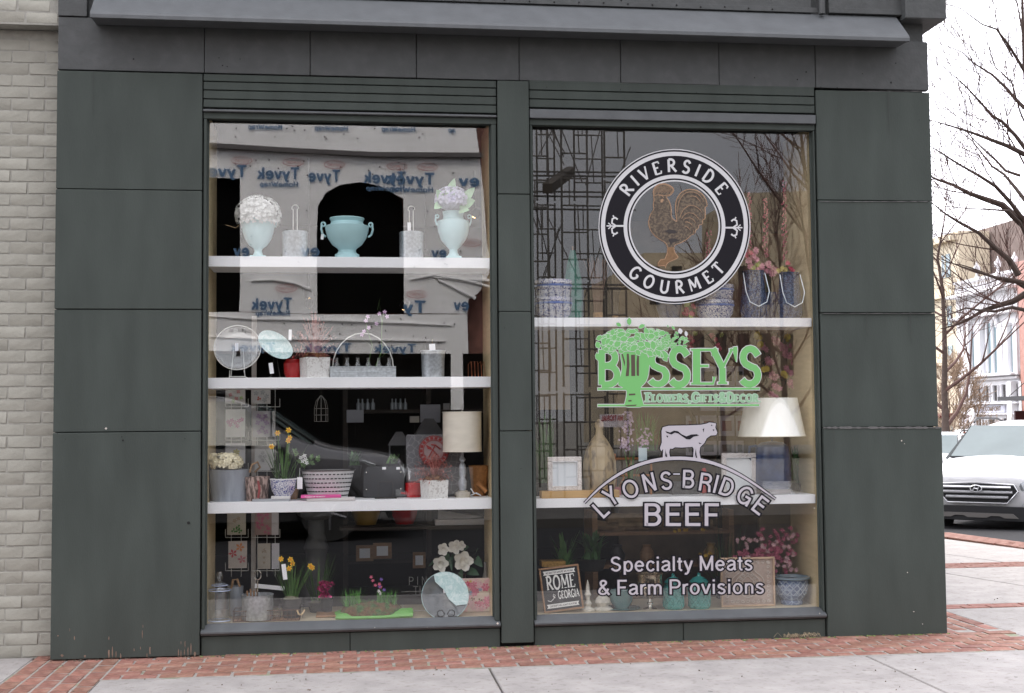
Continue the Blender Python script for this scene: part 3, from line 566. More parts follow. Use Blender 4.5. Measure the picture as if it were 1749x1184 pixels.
for sgn, ux in ((1, cx-cx+0), (-1, 0)):
    X_ = cx-104*sgn; Yb = cy+(-1 if sgn == 1 else 2)
    def q2(pts): return [(X_+sgn*x, Yb+y) for x, y in pts]
    for pts, w in [([(18, 0), (4, 0), (-2, 1)], 3.0), ([(-12, 0), (-1, 0)], 2.2), ([(-9, -5), (-3, 0), (-9, 5)], 2.0), ([(4, 0), (-3, -5), (-2, -12), (3, -14), (7, -11)], 3.0), ([(4, 0), (-3, 5), (-2, 12), (3, 14), (7, 11)], 3.0), ([(1, -14), (-1, -18)], 2.2), ([(1, 14), (-1, 18)], 2.2)]:
        dec(b, ribbon(q2(pts), w), 2)
tp('lettering', b, M['sw'])
# rooster, outline points in a 836x1184 enlargement of px 1100..1220 x 300..470
def rz_(pts, s=6.965, o=(1100, 300)): return [(o[0]+x/s, o[1]+y/s) for x, y in pts]
body = [(285, 860), (270, 800), (150, 730), (85, 660), (55, 570), (75, 470), (125, 400), (112, 350), (125, 290), (118, 240), (112, 180), (140, 130), (180, 105), (240, 98), (300, 118), (345, 150), (350, 185), (310, 235), (250, 245), (300, 310), (322, 400), (318, 500), (400, 565), (385, 480), (375, 380), (390, 280), (440, 205), (520, 165), (620, 175), (690, 220), (735, 290), (750, 360), (720, 370), (725, 440), (722, 515), (695, 520), (690, 580), (650, 580), (640, 630), (610, 640), (600, 690), (560, 700), (520, 745), (440, 795), (360, 820), (350, 870)]
def grow(poly, d):
    n = len(poly); A = sum(poly[i][0]*poly[(i+1) % n][1]-poly[(i+1) % n][0]*poly[i][1] for i in range(n)); s = 1 if A > 0 else -1; o = []
    for i in range(n):
        a, c = poly[i-1], poly[(i+1) % n]; dx, dy = c[0]-a[0], c[1]-a[1]; q = math.hypot(dx, dy) or 1; o.append((poly[i][0]+dy/q*d*s, poly[i][1]-dx/q*d*s))
    return o
def smooth_poly(p, it=1):
    for _ in range(it):
        q = []
        for i in range(len(p)): a, c = p[i], p[(i+1) % len(p)]; q += [(a[0]*.78+c[0]*.22, a[1]*.78+c[1]*.22), (a[0]*.22+c[0]*.78, a[1]*.22+c[1]*.78)]
        p = q
    return p
body = smooth_poly(rz_(body)); legs = rz_([(285, 850), (352, 850), (362, 910), (405, 970), (390, 985), (290, 1030), (262, 1062), (255, 1100), (245, 1070), (165, 1075), (170, 1040), (200, 1000), (250, 995), (275, 930)])
b = MB(); dec(b, [grow(body, 1.3)], 1); dec(b, [grow(legs, .8)], 1.2); comb = rz_([(125, 245), (118, 190), (145, 135), (185, 112), (240, 106), (298, 124), (340, 155), (342, 183), (305, 228), (240, 238), (170, 225)]); dec(b, ribbon(comb+comb[:1], .9), 3)
for i in range(6): pass
tl = [[(410, 560), (400, 400), (420, 290), (480, 210), (570, 190), (650, 220), (700, 290), (725, 355)], [(420, 560), (430, 480), (470, 400), (540, 350), (620, 365), (680, 420), (705, 500)], [(420, 570), (450, 500), (510, 440), (590, 450), (640, 500), (670, 565)], [(430, 575), (480, 510), (560, 500), (610, 550), (630, 620)], [(440, 585), (500, 545), (560, 570), (590, 640), (590, 690)], [(500, 265), (560, 240), (620, 250), (660, 300), (680, 350)], [(440, 600), (500, 600), (545, 640), (555, 700)]]
for t_ in tl: dec(b, ribbon(smooth_poly(rz_(t_))[1:-2], .75), 3)
dec(b, ribbon(rz_([(175, 240), (210, 235), (235, 262)]), .9), 3); dec(b, [rz_([(200, 285), (225, 275), (235, 292), (215, 322), (196, 318)])], 3)
for k in range(16): x = 135+k*12; dec(b, ribbon(rz_([(x, 215-k % 3*8), (x+6, 165), (x+4, 130)]), .35), 3)
tp('rooster_outline', b, M['gold'])
b = MB(); dec(b, [body], 2); tp('rooster', b, M['bronze'])
b = MB(); dec(b, [grow(legs, -.5)], 2.2); tp('legs', b, mat('vinyl_orange_brown', (.20, .11, .05), .5, var=.3, vs=60))
b = MB(); rr = random.Random(9)
for k in range(300):                                         # feather flecks
    x, y = rr.uniform(75, 600), rr.uniform(300, 780)
    if abs(x-(200+max(0, y-430)*.5)) < (85+max(0, min(y-380, 250))*.75): w_ = rr.uniform(7, 15); dec(b, ribbon(rz_([(x-w_, y), (x, y+rr.uniform(4, 10)), (x+w_, y)]), .32), 4)
for t_ in tl:
    for o in (14, 26): dec(b, ribbon(smooth_poly(rz_([(x+o*.4, y+o) for x, y in t_]))[1:-2], .4), 4)
dec(b, [rz_([(245, 660), (300, 640), (370, 650), (400, 680), (300, 690)])], 4); dec(b, [rz_([(290, 760), (360, 745), (430, 770), (340, 800), (320, 830)])], 4)
tp('feather_marks', b, mat('vinyl_dark_brown', (.035, .028, .028), .5, var=0))
# --- BUSSEY'S
T2 = thing('florist_sign', 'green BUSSEY\'S flowers gifts and decor sign on right window', 'window sign', P(1160, 625, GY))
def bz(pts, s=5.4656, o=(1000, 540)): return [(o[0]+x/s, o[1]+y/s) for x, y in pts]
letters = [('B', 120, 315, 640, 1.18), ('S', 590, 330, 640, 1.13), ('S', 785, 300, 645, 1.25), ('E', 1000, 305, 640, 1.30), ('Y', 1180, 305, 635, 1.25), ("'", 1360, 290, 420, 0), ('S', 1445, 300, 640, 1.22)]
def bus(lay, gr):
    out = []
    for ch, x0_, y0_, y1_, k in letters:
        h_ = y1_-y0_
        if ch == "'": out += [[(x0_+a*1.0+(gr*5.4 if a > 25 else -gr*5.4), b_+(gr*5.4 if b_ > 350 else -gr*5.4)) for a, b_ in [(20, 290), (55, 285), (58, 320), (50, 425), (40, 425), (18, 330)]]]; continue
        wd, qs = glyph(ch, .185, .07, .045 if ch in 'EY' else 0, gr*5.4656/h_)
        wpx = {'B': 190, 'E': 200, 'Y': 200, 'S': 185}[ch]
        out += [[(x0_+px/wd*wpx, y1_-py*h_) for px, py in q] for q in qs]
    return [bz(q) for q in out]
urn = [(300, 640), (330, 560), (345, 470), (320, 330), (560, 330), (600, 420), (585, 560), (560, 620), (510, 668), (520, 740), (535, 800), (548, 850), (355, 850), (372, 800), (385, 740), (385, 690), (330, 655)]
urn = smooth_poly(urn)
bars = [(115, 672, 1625, 690), (115, 826, 1622, 843)]
rr = random.Random(21); leaves = []
def leaf(x, y, a, l_, w_): return [(x+math.cos(a)*l_*t-math.sin(a)*w_*k, y+math.sin(a)*l_*t+math.cos(a)*w_*k) for t, k in ((-.5, 0), (-.2, .45), (.15, .5), (.5, .05), (.15, -.5), (-.2, -.45))]
leaves += [leaf(408, 50, -1.6, 75, 42), leaf(310, 80, .6, 55, 34), leaf(525, 95, -.5, 70, 36), leaf(135, 205, -.3, 75, 50), leaf(118, 270, 1.2, 70, 50), leaf(285, 140, -.4, 90, 40), leaf(225, 165, -.3, 90, 46), leaf(115, 380, 1.3, 80, 46), leaf(740, 390, .9, 80, 46), leaf(820, 110, .9, 45, 22), leaf(770, 95, 1.2, 30, 10)]
for k in range(150):
    t = rr.random(); x = 180+t*600+rr.uniform(-30, 30); ym = 130+(40 if x < 250 else 0)+abs(x-480)*.05; y = rr.uniform(ym, 330+(x-300)*.08 if x < 700 else 290)
    leaves.append(leaf(x, y, rr.uniform(-1, 1)+(-.6 if x < 450 else .4), rr.uniform(60, 100), rr.uniform(34, 56)))
for k in range(34): x = rr.uniform(690, 950); leaves.append(leaf(x, rr.uniform(150+max(0, x-850)*.3, 300-(x-690)*.05), rr.uniform(-1.2, 1.2), rr.uniform(34, 52), rr.uniform(16, 24)))
b = MB(); dec(b, bus(0, 1.2), 0); dec(b, [bz(grow(urn, 6))], .3)
for x0_, y0_, x1_, y1_ in bars: dec(b, [bz([(x0_-5, y0_-6), (x1_+5, y0_-8), (x1_+5, y1_+4), (x0_-5, y1_+7)])], .1)
for i, q in enumerate(leaves): dec(b, [bz([((p[0]-sum(z[0] for z in q)/6)*1.10+sum(z[0] for z in q)/6, (p[1]-sum(z[1] for z in q)/6)*1.14+sum(z[1] for z in q)/6) for p in q])], .6+i*.02)
dec(b, [bz(leaf(885, 140, 1.3, 60, 42)), bz(leaf(940, 165, 1.4, 60, 30))], 2.6)
tp('white_edging', b, M['sw'], None, T2)
b = MB(); dec(b, bus(1, 0), 1.5); dec(b, [bz(urn)], 1.8)
for x0_, y0_, x1_, y1_ in bars: dec(b, [bz([(x0_, y0_), (x1_, y0_-3), (x1_, y1_-3), (x0_, y1_)])], 1.6)
for i, q in enumerate(leaves): dec(b, [bz(q)], .61+i*.02)
tp('green_lettering', b, M['sg'], None, T2)
Q, w = hand_text('FLOWERS,', 1, .20, .09, .05, .10, small=.8); b = MB(); b2_ = MB()
def small_caps(txt, x0_, x1_, base_, H):
    x = 0; qs = []; qw = []
    for ch in txt:
        big = ch.isupper() or ch in '&,'; sc = 1 if big else .80
        wd, q = glyph(ch.upper(), .21, .10, .05, 0); _, q2_ = glyph(ch.upper(), .21, .10, .05, .09); qs += [[((x+px*sc), py*sc) for px, py in k] for k in q]; qw += [[((x+px*sc), py*sc) for px, py in k] for k in q2_]; x += (wd*sc+.13)
    k = (x1_-x0_)/x; return ([bz([(x0_+px*k, base_-py*H) for px, py in q]) for q in qs], [bz([(x0_+px*k, base_-py*H) for px, py in q]) for q in qw])
qs, qw = small_caps('Flowers,Gifts&Decor', 565, 1622, 800, 82); dec(b, qw, 0); dec(b2_, qs, 1.2)
tp('small_lettering_edge', b, mat('vinyl_pale_green', (.42, .56, .44), .5, var=0), None, T2); tp('small_lettering', b2_, mat('vinyl_mint', (.28, .50, .30), .5, var=0), None, T2)
# dark see-through slots of the drawn urn, printed dark
b = MB()
for q in ([(385, 350), (405, 352), (412, 450), (405, 560), (375, 562), (385, 470)], [(425, 362), (462, 360), (465, 560), (428, 560)], [(485, 360), (500, 375), (500, 560), (478, 555), (476, 430)], [(335, 350), (350, 356), (370, 430), (365, 470)], [(405, 725), (465, 722), (466, 738), (405, 742)], [(400, 785), (430, 783), (430, 797), (400, 799)], [(372, 832), (480, 826), (470, 838), (375, 842)]): dec(b, [bz(q)], 2.6)
tp('urn_slots', b, mat('vinyl_brown', (.085, .06, .045), .5, var=0), None, T2)
# --- LYONS BRIDGE BEEF
T3 = thing('beef_sign', 'pale LYONS BRIDGE BEEF sign with standing cow on right window', 'window sign', P(1160, 820, GY))
def lz(pts, s=3.5889, o=(980, 700)): return [(o[0]+x/s, o[1]+y/s) for x, y in pts]
def ft(mb, s, size, u, v, ang, lay, off, k=1.0):
    vs, fs = font_text(s, 1, off); c, si = math.cos(ang), math.sin(ang); f = D(lay); mb.add([f(u+x*size*k*c+y*size*si, v+x*size*k*si-y*size*c) for x, y in vs], fs)
fg = MB(); bgm = MB()
lyo = [('L', 165, 610), ('Y', 228, 530), ('O', 347, 485), ('N', 462, 445), ('S', 567, 435), ('B', 703, 425), ('R', 808, 445), ('I', 872, 455), ('D', 940, 475), ('G', 1050, 525), ('E', 1143, 585)]
lang = [-43, -32, -22, -13, -5, 2, 9, 14, 20, 30, 37]
for (ch, x, y), a in zip(lyo, lang):
    a = math.radians(a); (u, v), = lz([(x, y)]); H = 31; u2, v2 = u-math.sin(a)*H*.5, v+math.cos(a)*H*.5
    dec(bgm, place_q(sans(ch, H, .135, .085), u2, v2, a), 0); dec(fg, place_q(sans(ch, H, .135), u2, v2, a), 1)
dec(bgm, ribbon(lz([(606, 394), (655, 394)]), 5), 0); dec(fg, ribbon(lz([(610, 394), (651, 394)]), 2.4), 1)
u, v = lz([(660, 712)])[0]
dec(bgm, place_q(sans('BEEF', 38.5, .135, .068, .14, 128), u, v, 0), 0); dec(fg, place_q(sans('BEEF', 38.5, .135, 0, .14, 128), u, v, 0), 1)
arcp = [(65, 572), (160, 478), (280, 393), (400, 337), (520, 306), (650, 297), (780, 309), (900, 343), (1020, 400), (1130, 470), (1238, 548)]
ar = []
for i in range(len(arcp)-1):
    p0 = arcp[max(i-1, 0)]; p1, p2 = arcp[i], arcp[i+1]; p3 = arcp[min(i+2, len(arcp)-1)]
    for t in (0, .33, .66): ar.append(tuple(.5*((2*p1[k])+(-p0[k]+p2[k])*t+(2*p0[k]-5*p1[k]+4*p2[k]-p3[k])*t*t+(-p0[k]+3*p1[k]-3*p2[k]+p3[k])*t**3) for k in (0, 1)))
ar.append(arcp[-1]); n = len(ar)
wd = [1.2+4.6*math.sin(math.pi*min(max(i/(n-1), .02), .98))**.6 for i in range(n)]
dec(bgm, ribbon(lz(ar), [w+3.2 for w in wd]), 0); dec(fg, ribbon(lz(ar), wd), 1)
cow = [(545, 300), (548, 240), (536, 255), (528, 235), (540, 200), (538, 130), (545, 108), (580, 98), (700, 96), (780, 92), (815, 85), (830, 78), (850, 80), (872, 84), (868, 108), (880, 140), (872, 156), (840, 158), (815, 175), (800, 205), (775, 230), (770, 260), (778, 300), (758, 300), (752, 268), (746, 300), (732, 300), (735, 240), (728, 228), (660, 232), (620, 230), (605, 240), (590, 238), (585, 262), (592, 300), (575, 300), (570, 262), (562, 300)]
dec(bgm, [lz(grow(cow, 6))], .5); dec(fg, [lz(cow)], 1.4)
for q in ([(560, 130), (590, 140), (615, 128), (640, 132), (660, 150), (690, 163), (720, 152), (755, 150), (768, 158), (735, 165), (712, 182), (690, 180), (668, 165), (640, 145), (620, 140), (600, 152), (570, 142)], [(566, 158), (580, 160), (574, 172)], [(790, 120), (800, 112), (796, 140)], [(850, 122), (862, 120), (858, 132)], [(562, 240), (566, 280), (560, 290)], [(748, 238), (752, 270), (742, 292)], [(765, 200), (785, 208), (770, 210)], [(845, 90), (852, 100), (840, 98)]): dec(bgm, [lz(q)], 2.6)
tp('dark_edging', bgm, M['sk'], None, T3); tp('pale_lettering', fg, M['slv'], None, T3)
T4 = thing('meats_sign', 'pale Specialty Meats & Farm Provisions lettering low on right window', 'window sign', P(1160, 980, GY))
fg = MB(); bgm = MB()
for s_, x, y, wd_ in (('Specialty Meats', 660, 988, 243), ('& Farm Provisions', 657, 1131, 284)):
    u, v = lz([(x, y)])[0]; H = 25.5; dec(bgm, place_q(sans(s_, H, .125, .085, .10, wd_), u, v, -.009), 0); dec(fg, place_q(sans(s_, H, .125, 0, .10, wd_), u, v, -.009), 1)
tp('dark_edging', bgm, M['sk'], None, T4); tp('pale_lettering', fg, M['slv'], None, T4)
# ================================================================== bare trees
bark = mat('bark', (.075, .052, .042), .9, var=.3, vs=12, bump=.4, bs=30); twig_m = mat('twigs', (.10, .052, .042), .85, var=.2)
def grow_branch(mb, p, d, ln, r, lv, rr, up_=.10, n=5, kids=3, spread=.6, minr=.0035):
    pts = [p]; rs = [r]; q = p.copy(); dd = d.copy()
    for i in range(n):
        dd = (dd+V((rr.gauss(0, .10), rr.gauss(0, .10), rr.gauss(0, .08)+up_))).normalized(); q = q+dd*(ln/n); pts.append(q.copy()); rs.append(max(r*(1-.78*(i+1)/n), minr))
    mb.tube(pts, rs, 6 if r > .03 else (4 if r > .01 else 3))
    if lv <= 0: return
    for k in range(kids):
        t = rr.uniform(.25, .98); i = min(int(t*n), n-1); b = pts[i].lerp(pts[i+1], t*n-i)
        ax = (pts[i+1]-pts[i]).normalized(); o = ax.orthogonal().normalized(); o.rotate(Matrix.Rotation(rr.uniform(0, 6.28), 3, ax)); nd = (ax*(1-spread*.35)+o*spread*rr.uniform(.6, 1.1)).normalized()
        grow_branch(mb, b, nd, ln*rr.uniform(.45, .72), max(rs[i]*.62, minr), lv-1, rr, up_, n if lv > 1 else 4, kids, spread, minr)
def tree(name, base, h, r, label, seed, levels=4, kids=5, lean=(0, 0), crown=None, up_=.10, spread=.62, group=None, minr=.004, nlimb=9, t0=.3):
    T = thing(name, label, 'tree', base, 0, group); rr = random.Random(seed); b = MB(); pts = []; rs = []; p = V((0, 0, 0)); n = 8
    for i in range(n+1): t = i/n; pts.append(V((lean[0]*t*h+rr.gauss(0, .02)*h*.3*t, lean[1]*t*h+rr.gauss(0, .02)*h*.3*t, t*h*.8))); rs.append(r*(1-.8*t)+(.25*r if i == 0 else 0))
    b.tube(pts, rs, 9); part(T, 'trunk', b, bark)
    c = MB()
    for k in range(nlimb):
        t = t0+(1-t0)*k/(nlimb-1); i = min(int(t*n), n-1); s_ = pts[i].lerp(pts[i+1], t*n-i); a = k*2.4+rr.uniform(-.4, .4); d = V((math.cos(a), math.sin(a), rr.uniform(.35, .9))).normalized()
        if t > .95: d = V((0.1, 0, 1))
        grow_branch(c, s_, d, h*rr.uniform(.34, .46)*(1.15-.5*t), max(rs[i]*.55, minr*2), levels-1, rr, up_, 5, kids, spread, minr)
    part(T, 'crown', c, crown or twig_m); return T
# the big street tree past the right edge, its limbs read off the photograph
TR = thing('street_tree', 'large bare street tree reaching in from the right edge', 'tree', PD(1785, 1000, 15)*1.0); TR.location.z = 0; to = TR.location
rr = random.Random(12); b = MB()
tp_ = [PD(1800, 905, 15), PD(1792, 700, 15), PD(1784, 500, 15), PD(1770, 330, 15), PD(1756, 200, 15), PD(1749, 90, 15), PD(1744, -60, 15)]; tp_[0].z = 0
b.tube([p-to for p in tp_], [.13, .12, .10, .07, .035, .022, .010], 9); part(TR, 'trunk', b, bark)
limbs = [([(1752, 255), (1735, 232), (1712, 208), (1695, 198), (1672, 172), (1650, 148), (1632, 132), (1612, 115)], .030, .4), ([(1752, 265), (1722, 250), (1690, 238), (1658, 226), (1620, 214), (1588, 205)], .036, -.6), ([(1750, 185), (1735, 170), (1718, 150), (1695, 128), (1663, 108), (1645, 90), (1600, 72)], .028, .6),
 ([(1752, 125), (1738, 102), (1722, 76), (1702, 50), (1678, 42), (1640, 14), (1606, 4)], .024, -.3), ([(1742, 300), (1718, 292), (1702, 275), (1680, 255), (1665, 240), (1648, 222), (1612, 200)], .022, .9), ([(1758, 392), (1735, 372), (1712, 350), (1682, 340), (1655, 330), (1628, 316), (1596, 305), (1585, 298)], .060, .2),
 ([(1755, 385), (1725, 345), (1700, 318), (1672, 300), (1640, 282), (1602, 258), (1590, 250)], .034, -.8), ([(1740, 470), (1725, 445), (1700, 424), (1672, 398), (1635, 378), (1610, 362), (1590, 345)], .046, .5), ([(1755, 348), (1735, 322), (1715, 298), (1695, 285), (1660, 240), (1640, 225)], .030, 1.2),
 ([(1752, 484), (1728, 478), (1700, 474), (1668, 464), (1640, 455), (1600, 440)], .032, -.4), ([(1752, 492), (1735, 482), (1712, 480), (1690, 470), (1660, 458), (1640, 452), (1610, 448)], .026, .8), ([(1755, 500), (1730, 515), (1705, 522), (1680, 530), (1655, 545), (1630, 556), (1606, 562)], .050, .3),
 ([(1752, 530), (1728, 525), (1700, 532), (1672, 530), (1650, 526), (1620, 538), (1605, 548)], .028, -.6), ([(1750, 72), (1744, 40), (1738, 10), (1730, -20)], .02, .2), ([(1755, 410), (1742, 380), (1722, 360), (1690, 358), (1650, 356), (1610, 352)], .024, -1), ([(1730, 98), (1708, 60), (1700, 30), (1704, -20)], .012, .3), ([(1757, 295), (1740, 262), (1724, 235), (1700, 200), (1684, 165), (1664, 108)], .014, .8), ([(1757, 225), (1742, 190), (1728, 140), (1700, 115), (1685, 70), (1684, 55)], .014, -.5)]
c = MB()
for pts, r, dy in limbs:
    n = len(pts); q = [PD(u, v, 15+dy*i/n)-to for i, (u, v) in enumerate(pts)]
    q = [tp_[0]*0+p for p in q]; rs = [max(r*.85*(1-.88*i/(n-1)), .003) for i in range(n)]
    lb = MB(); lb.tube(q, rs, 7); part(TR, 'limb', lb, bark)
    for k in range(7):
        t = rr.uniform(.1, .98); i = min(int(t*(n-1)), n-2); s_ = q[i].lerp(q[i+1], t*(n-1)-i); ax = (q[i+1]-q[i]).normalized(); o = ax.orthogonal().normalized(); o.rotate(Matrix.Rotation(rr.uniform(0, 6.28), 3, ax))
        grow_branch(c, s_, (ax*.8+o*.55).normalized(), rr.uniform(.5, 1.3), max(rs[i]*.32, .0034), 2, rr, .10, 5, 3, .5, .0026)
part(TR, 'twigs', c, twig_m)
# ================================================================== across the street: seen only in the glass
wrap = mat('house_wrap', (.86, .85, .84), .55, var=.05, vs=1.2, bump=.35, bs=3); inkb = mat('blue_ink', (.08, .17, .30), .6, var=0); inkr = mat('red_ink', (.45, .10, .09), .6, var=0)
YV = 17.2; YR = 2*GY-YV
W_ = thing('wrapped_building', 'building across the street under grey printed house wrap', 'building', (MR(600, 500, YV).x, YR, 0))
o_ = W_.location
def wx(u, v, off=0): p = MR(u, v, YV-off); return (p.x-o_.x, p.z)
def wp(name, polys, m, off, th=.01, label=None, kind=None):
    b = MB()
    for q in polys: b.prism([wx(u, v, off) for u, v in q], off-th, off)
    o = part(W_, name, b, m, False, label, kind); return o
brk = pattern('old_brick', (.16, .06, .045), (.30, .15, .12), 3, (.3, .7), stretch=(1, 1, 3)); brk2 = mat('rough_brown_brick', (.20, .09, .07), .9, var=.5, vs=5, bump=.5, bs=20)
wp('wall', [[(-900, 60), (832, 60), (842, 640), (-900, 640)]], brk2, -.35, .3)
sheets = [[(-200, 150), (812, 212), (815, 235), (818, 262), (600, 262), (355, 248), (-200, 230)],
          [(356, 256), (600, 268), (818, 270), (824, 320), (832, 420), (825, 470), (810, 540), (812, 604), (600, 603), (355, 598), (340, 598), (340, 532), (408, 532), (410, 500), (410, 306), (340, 302), (340, 255)]]
arch = [(542, 535), (541, 400), (543, 355), (556, 330), (580, 316), (615, 311), (650, 318), (678, 334), (687, 350), (689, 420), (690, 535)]
top = [(340, 256), (600, 268), (818, 270), (824, 320), (690, 320)]+[(687, 350), (678, 334), (650, 318), (615, 311), (580, 316), (556, 330), (543, 355), (542, 360), (410, 360), (410, 306), (340, 302)]
wp('wrap_sheet', [[(-300, 60), (812, 90), (812, 212), (815, 235), (819, 263), (600, 261), (355, 246), (-300, 215)]], wrap, 0.03)
wp('wrap_sheet', [[(-300, 250), (340, 250), (600, 264), (819, 268), (826, 330), (689, 340), (678, 334), (650, 318), (615, 311), (580, 316), (556, 330), (543, 352), (410, 352), (410, 305), (340, 303), (-300, 303)]], wrap, 0)
wp('wrap_sheet', [[(410, 352), (543, 352), (541, 400), (542, 535), (520, 536), (408, 532), (410, 500)]], wrap, .0)
wp('wrap_sheet', [[(689, 340), (826, 330), (832, 420), (842, 455), (818, 500), (800, 512), (798, 536), (690, 535)]], wrap, 0)
wp('wrap_sheet', [[(-300, 532), (408, 533), (520, 537), (798, 537), (800, 604), (600, 604), (355, 599), (-300, 590)]], wrap, .012)
wp('wrap_sheet', [[(790, 604), (781, 604), (770, 604), (770, 700), (792, 700)]], wrap, .014)
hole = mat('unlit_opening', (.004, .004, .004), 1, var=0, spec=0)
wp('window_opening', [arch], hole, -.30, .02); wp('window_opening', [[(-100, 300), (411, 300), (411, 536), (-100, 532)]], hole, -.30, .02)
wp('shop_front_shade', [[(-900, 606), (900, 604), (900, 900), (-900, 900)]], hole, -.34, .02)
for z0_, z1_, nm in ((0, .5, 'plinth'),): part(W_, nm, MB().box(-12, 2.4, -.40, -.1, -.02, .5), mat('plinth_grey', (.12, .12, .12), .8), False)
def wt(txt, u0, u1, vb, H, m, T=.20, off=.036, yoff=0):
    """text across the wrap between photograph columns u0 (text end) and u1 (text start), baseline row vb"""
    um = (u0+u1)/2; px, pz = wx(um, vb, off); s = abs(wx(u1, vb)[0]-wx(u0, vb)[0]); Hm = H*(YV+CD)/FPX; b = MB()
    for i, q in enumerate(sans(txt, Hm, T, 0, .12, s)): b.add([(px-x_, off+(i % 4)*.0006, pz+z_) for x_, z_ in q], [(0, 1, 2, 3)])
    return part(W_, 'printed_lettering', b, m, False, None)
for u0, u1, vb in [(340, 421, 302), (440, 511, 306), (527, 581, 310), (622, 693, 313), (661, 742, 315), (785, 818, 318), (430, 498, 529), (690, 727, 534), (776, 800, 530), (738, 762, 441), (400, 425, 438), (515, 545, 438)]:
    tx = 'Tyvek' if u1-u0 > 60 else 'Tyve' if u1-u0 > 50 else 'ek' if u1-u0 > 36 else 'ev'
    if u1-u0 == 37: tx = 'Ty'
    if u1-u0 == 81 and u0 == 661: tx = 'Tyvek'
    if (u0, u1) == (622, 693): tx = 'Tyvek'
    wt(tx, u0, u1, vb, 20, inkb, .19)
    if tx == 'Tyvek' and vb < 400 and u0 > 400: wt('HomeWrap', u0+4, u1-2, vb+13, 8.5, inkb, .2)
wt('HomeWrap', 437, 495, 528+13-4+2, 8.5, inkb, .2)
for u0, u1, vb in [(424, 482, 221), (538, 594, 223), (652, 709, 225), (766, 778, 226)]: wt('HomeWrap' if u1-u0 > 20 else 'ap', u0, u1, vb, 8.5, inkb, .2, .07)
for u0, u1, vb in [(395, 470, 605), (520, 600, 606), (640, 710, 607)]: wt('Tyvek', u0, u1, vb-5, 14, inkb, .19, .05)
b = MB(); b2_ = MB()
for u, v in [(413, 275), (501, 278), (571, 282), (678, 285), (730, 286), (489, 493), (712, 503), (805, 415)]:
    x_, z_ = wx(u, v); ring_pts = [(x_+.20*math.cos(a*.314159), .036, z_+.075*math.sin(a*.314159)) for a in range(20)]; b.tube(ring_pts, .0055, 4, True)
    for i, q in enumerate(sans('DUPONT', .06, .11, 0, .14, .28)): b.add([(x_-px, .037+(i % 4)*.0006, z_-.035+pz) for px, pz in q], [(0, 1, 2, 3)])
part(W_, 'printed_emblem', b, inkr, False)
rr = random.Random(8)
for k in range(90):
    u, v = rr.uniform(360, 800), rr.choice((rr.uniform(215, 240), rr.uniform(270, 300), rr.uniform(545, 595), rr.uniform(340, 520)))
    if (410 < u < 540 or 692 < u < 812 or v < 300 or v > 540): x_, z_ = wx(u, v); b2_.at((x_, .036 if v > 250 else .066, z_), 0, math.pi/2); b2_.lathe([(.018, -.002), (.016, .006), (.001, .008)], 7)
part(W_, 'cap_nail', b2_, M['wire'], False, None, 'stuff')
b = MB()
for pts in ([(356, 252), (420, 254), (520, 262), (640, 266), (816, 266)], [(428, 480), (470, 478), (505, 484), (530, 495)], [(355, 540), (430, 545), (520, 546), (700, 552), (770, 556)], [(700, 478), (740, 470), (800, 480), (842, 492)], [(360, 575), (440, 579), (600, 580), (760, 583)], [(742, 474), (840, 480)], [(748, 478), (812, 510)]):
    q = [wx(u, v) for u, v in pts]; b.tube([(x_, .03, z_) for x_, z_ in q], [.012+.03*math.sin(math.pi*(i+.3)/len(q)) for i in range(len(q))], 6)
part(W_, 'wrap_crease', b, wrap, True)
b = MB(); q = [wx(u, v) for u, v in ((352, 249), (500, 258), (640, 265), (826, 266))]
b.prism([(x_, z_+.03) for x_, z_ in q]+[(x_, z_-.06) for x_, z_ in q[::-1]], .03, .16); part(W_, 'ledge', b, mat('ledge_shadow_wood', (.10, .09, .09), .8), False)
# scaffolding next to it
steel = mat('scaffold_steel', (.085, .075, .065), .6, .3, var=.3, vs=3); sc_i = 0
cols = [(916, 933), (938, 968), (972, 1003), (1006, 1036), (1040, 1066)]
def scaffold_frame(x0_, x1_, y, z0_, h):
    b = MB(); b.tube([(x0_, y, z0_), (x0_, y, z0_+h)], .022, 6); b.tube([(x1_, y, z0_), (x1_, y, z0_+h)], .022, 6)
    for f_ in (.98, .72, .46, .2): b.tube([(x0_, y, z0_+h*f_), (x1_, y, z0_+h*f_)], .017, 5)
    b.tube([(x0_+(x1_-x0_)*.3, y, z0_+h*.72), (x0_+(x1_-x0_)*.3, y, z0_+h*.98)], .013, 5); b.tube([(x0_+(x1_-x0_)*.7, y, z0_+h*.2), (x0_+(x1_-x0_)*.62, y, z0_+h*.72)], .013, 5); return b
SF = thing('scaffolding', 'steel scaffolding tower reaching past the roof across the street', 'scaffolding', (MR(980, 500, 16).x, YR+1, 0))
so_ = SF.location; rr = random.Random(4)
for yi, yv in enumerate((15.2, 18.2)):
    for ua, ub in ((905, 936), (960, 1004), (1034, 1068)) if yi % 2 == 0 else ((918, 948), (982, 1030)):
        pa = MR(ua, 400, yv); pb = MR(ub, 400, yv); z0_ = 0
        while z0_ < 9.5:
            part(SF, 'frame', scaffold_frame(pa.x-so_.x, pb.x-so_.x, pa.y-so_.y, z0_+rr.uniform(-.05, .05), 1.95), steel); z0_ += 2.0
for k in range(14):
    ua = rr.uniform(912, 1030); p = MR(ua, rr.uniform(220, 520), 15+rr.random()*5); q = p+V((rr.choice((-1, 1))*rr.uniform(.5, .8), rr.uniform(-1, 1), 1.5)); part(SF, 'cross_brace', MB().tube([p-so_, q-so_], .013, 5), steel)
for v in (293, 300, 327, 335, 357, 485, 492):
    p = MR(905, v, 16.3); q = MR(1085, v+2, 17.6); part(SF, 'rail', MB().tube([p-so_, q-so_], .02, 5), steel)
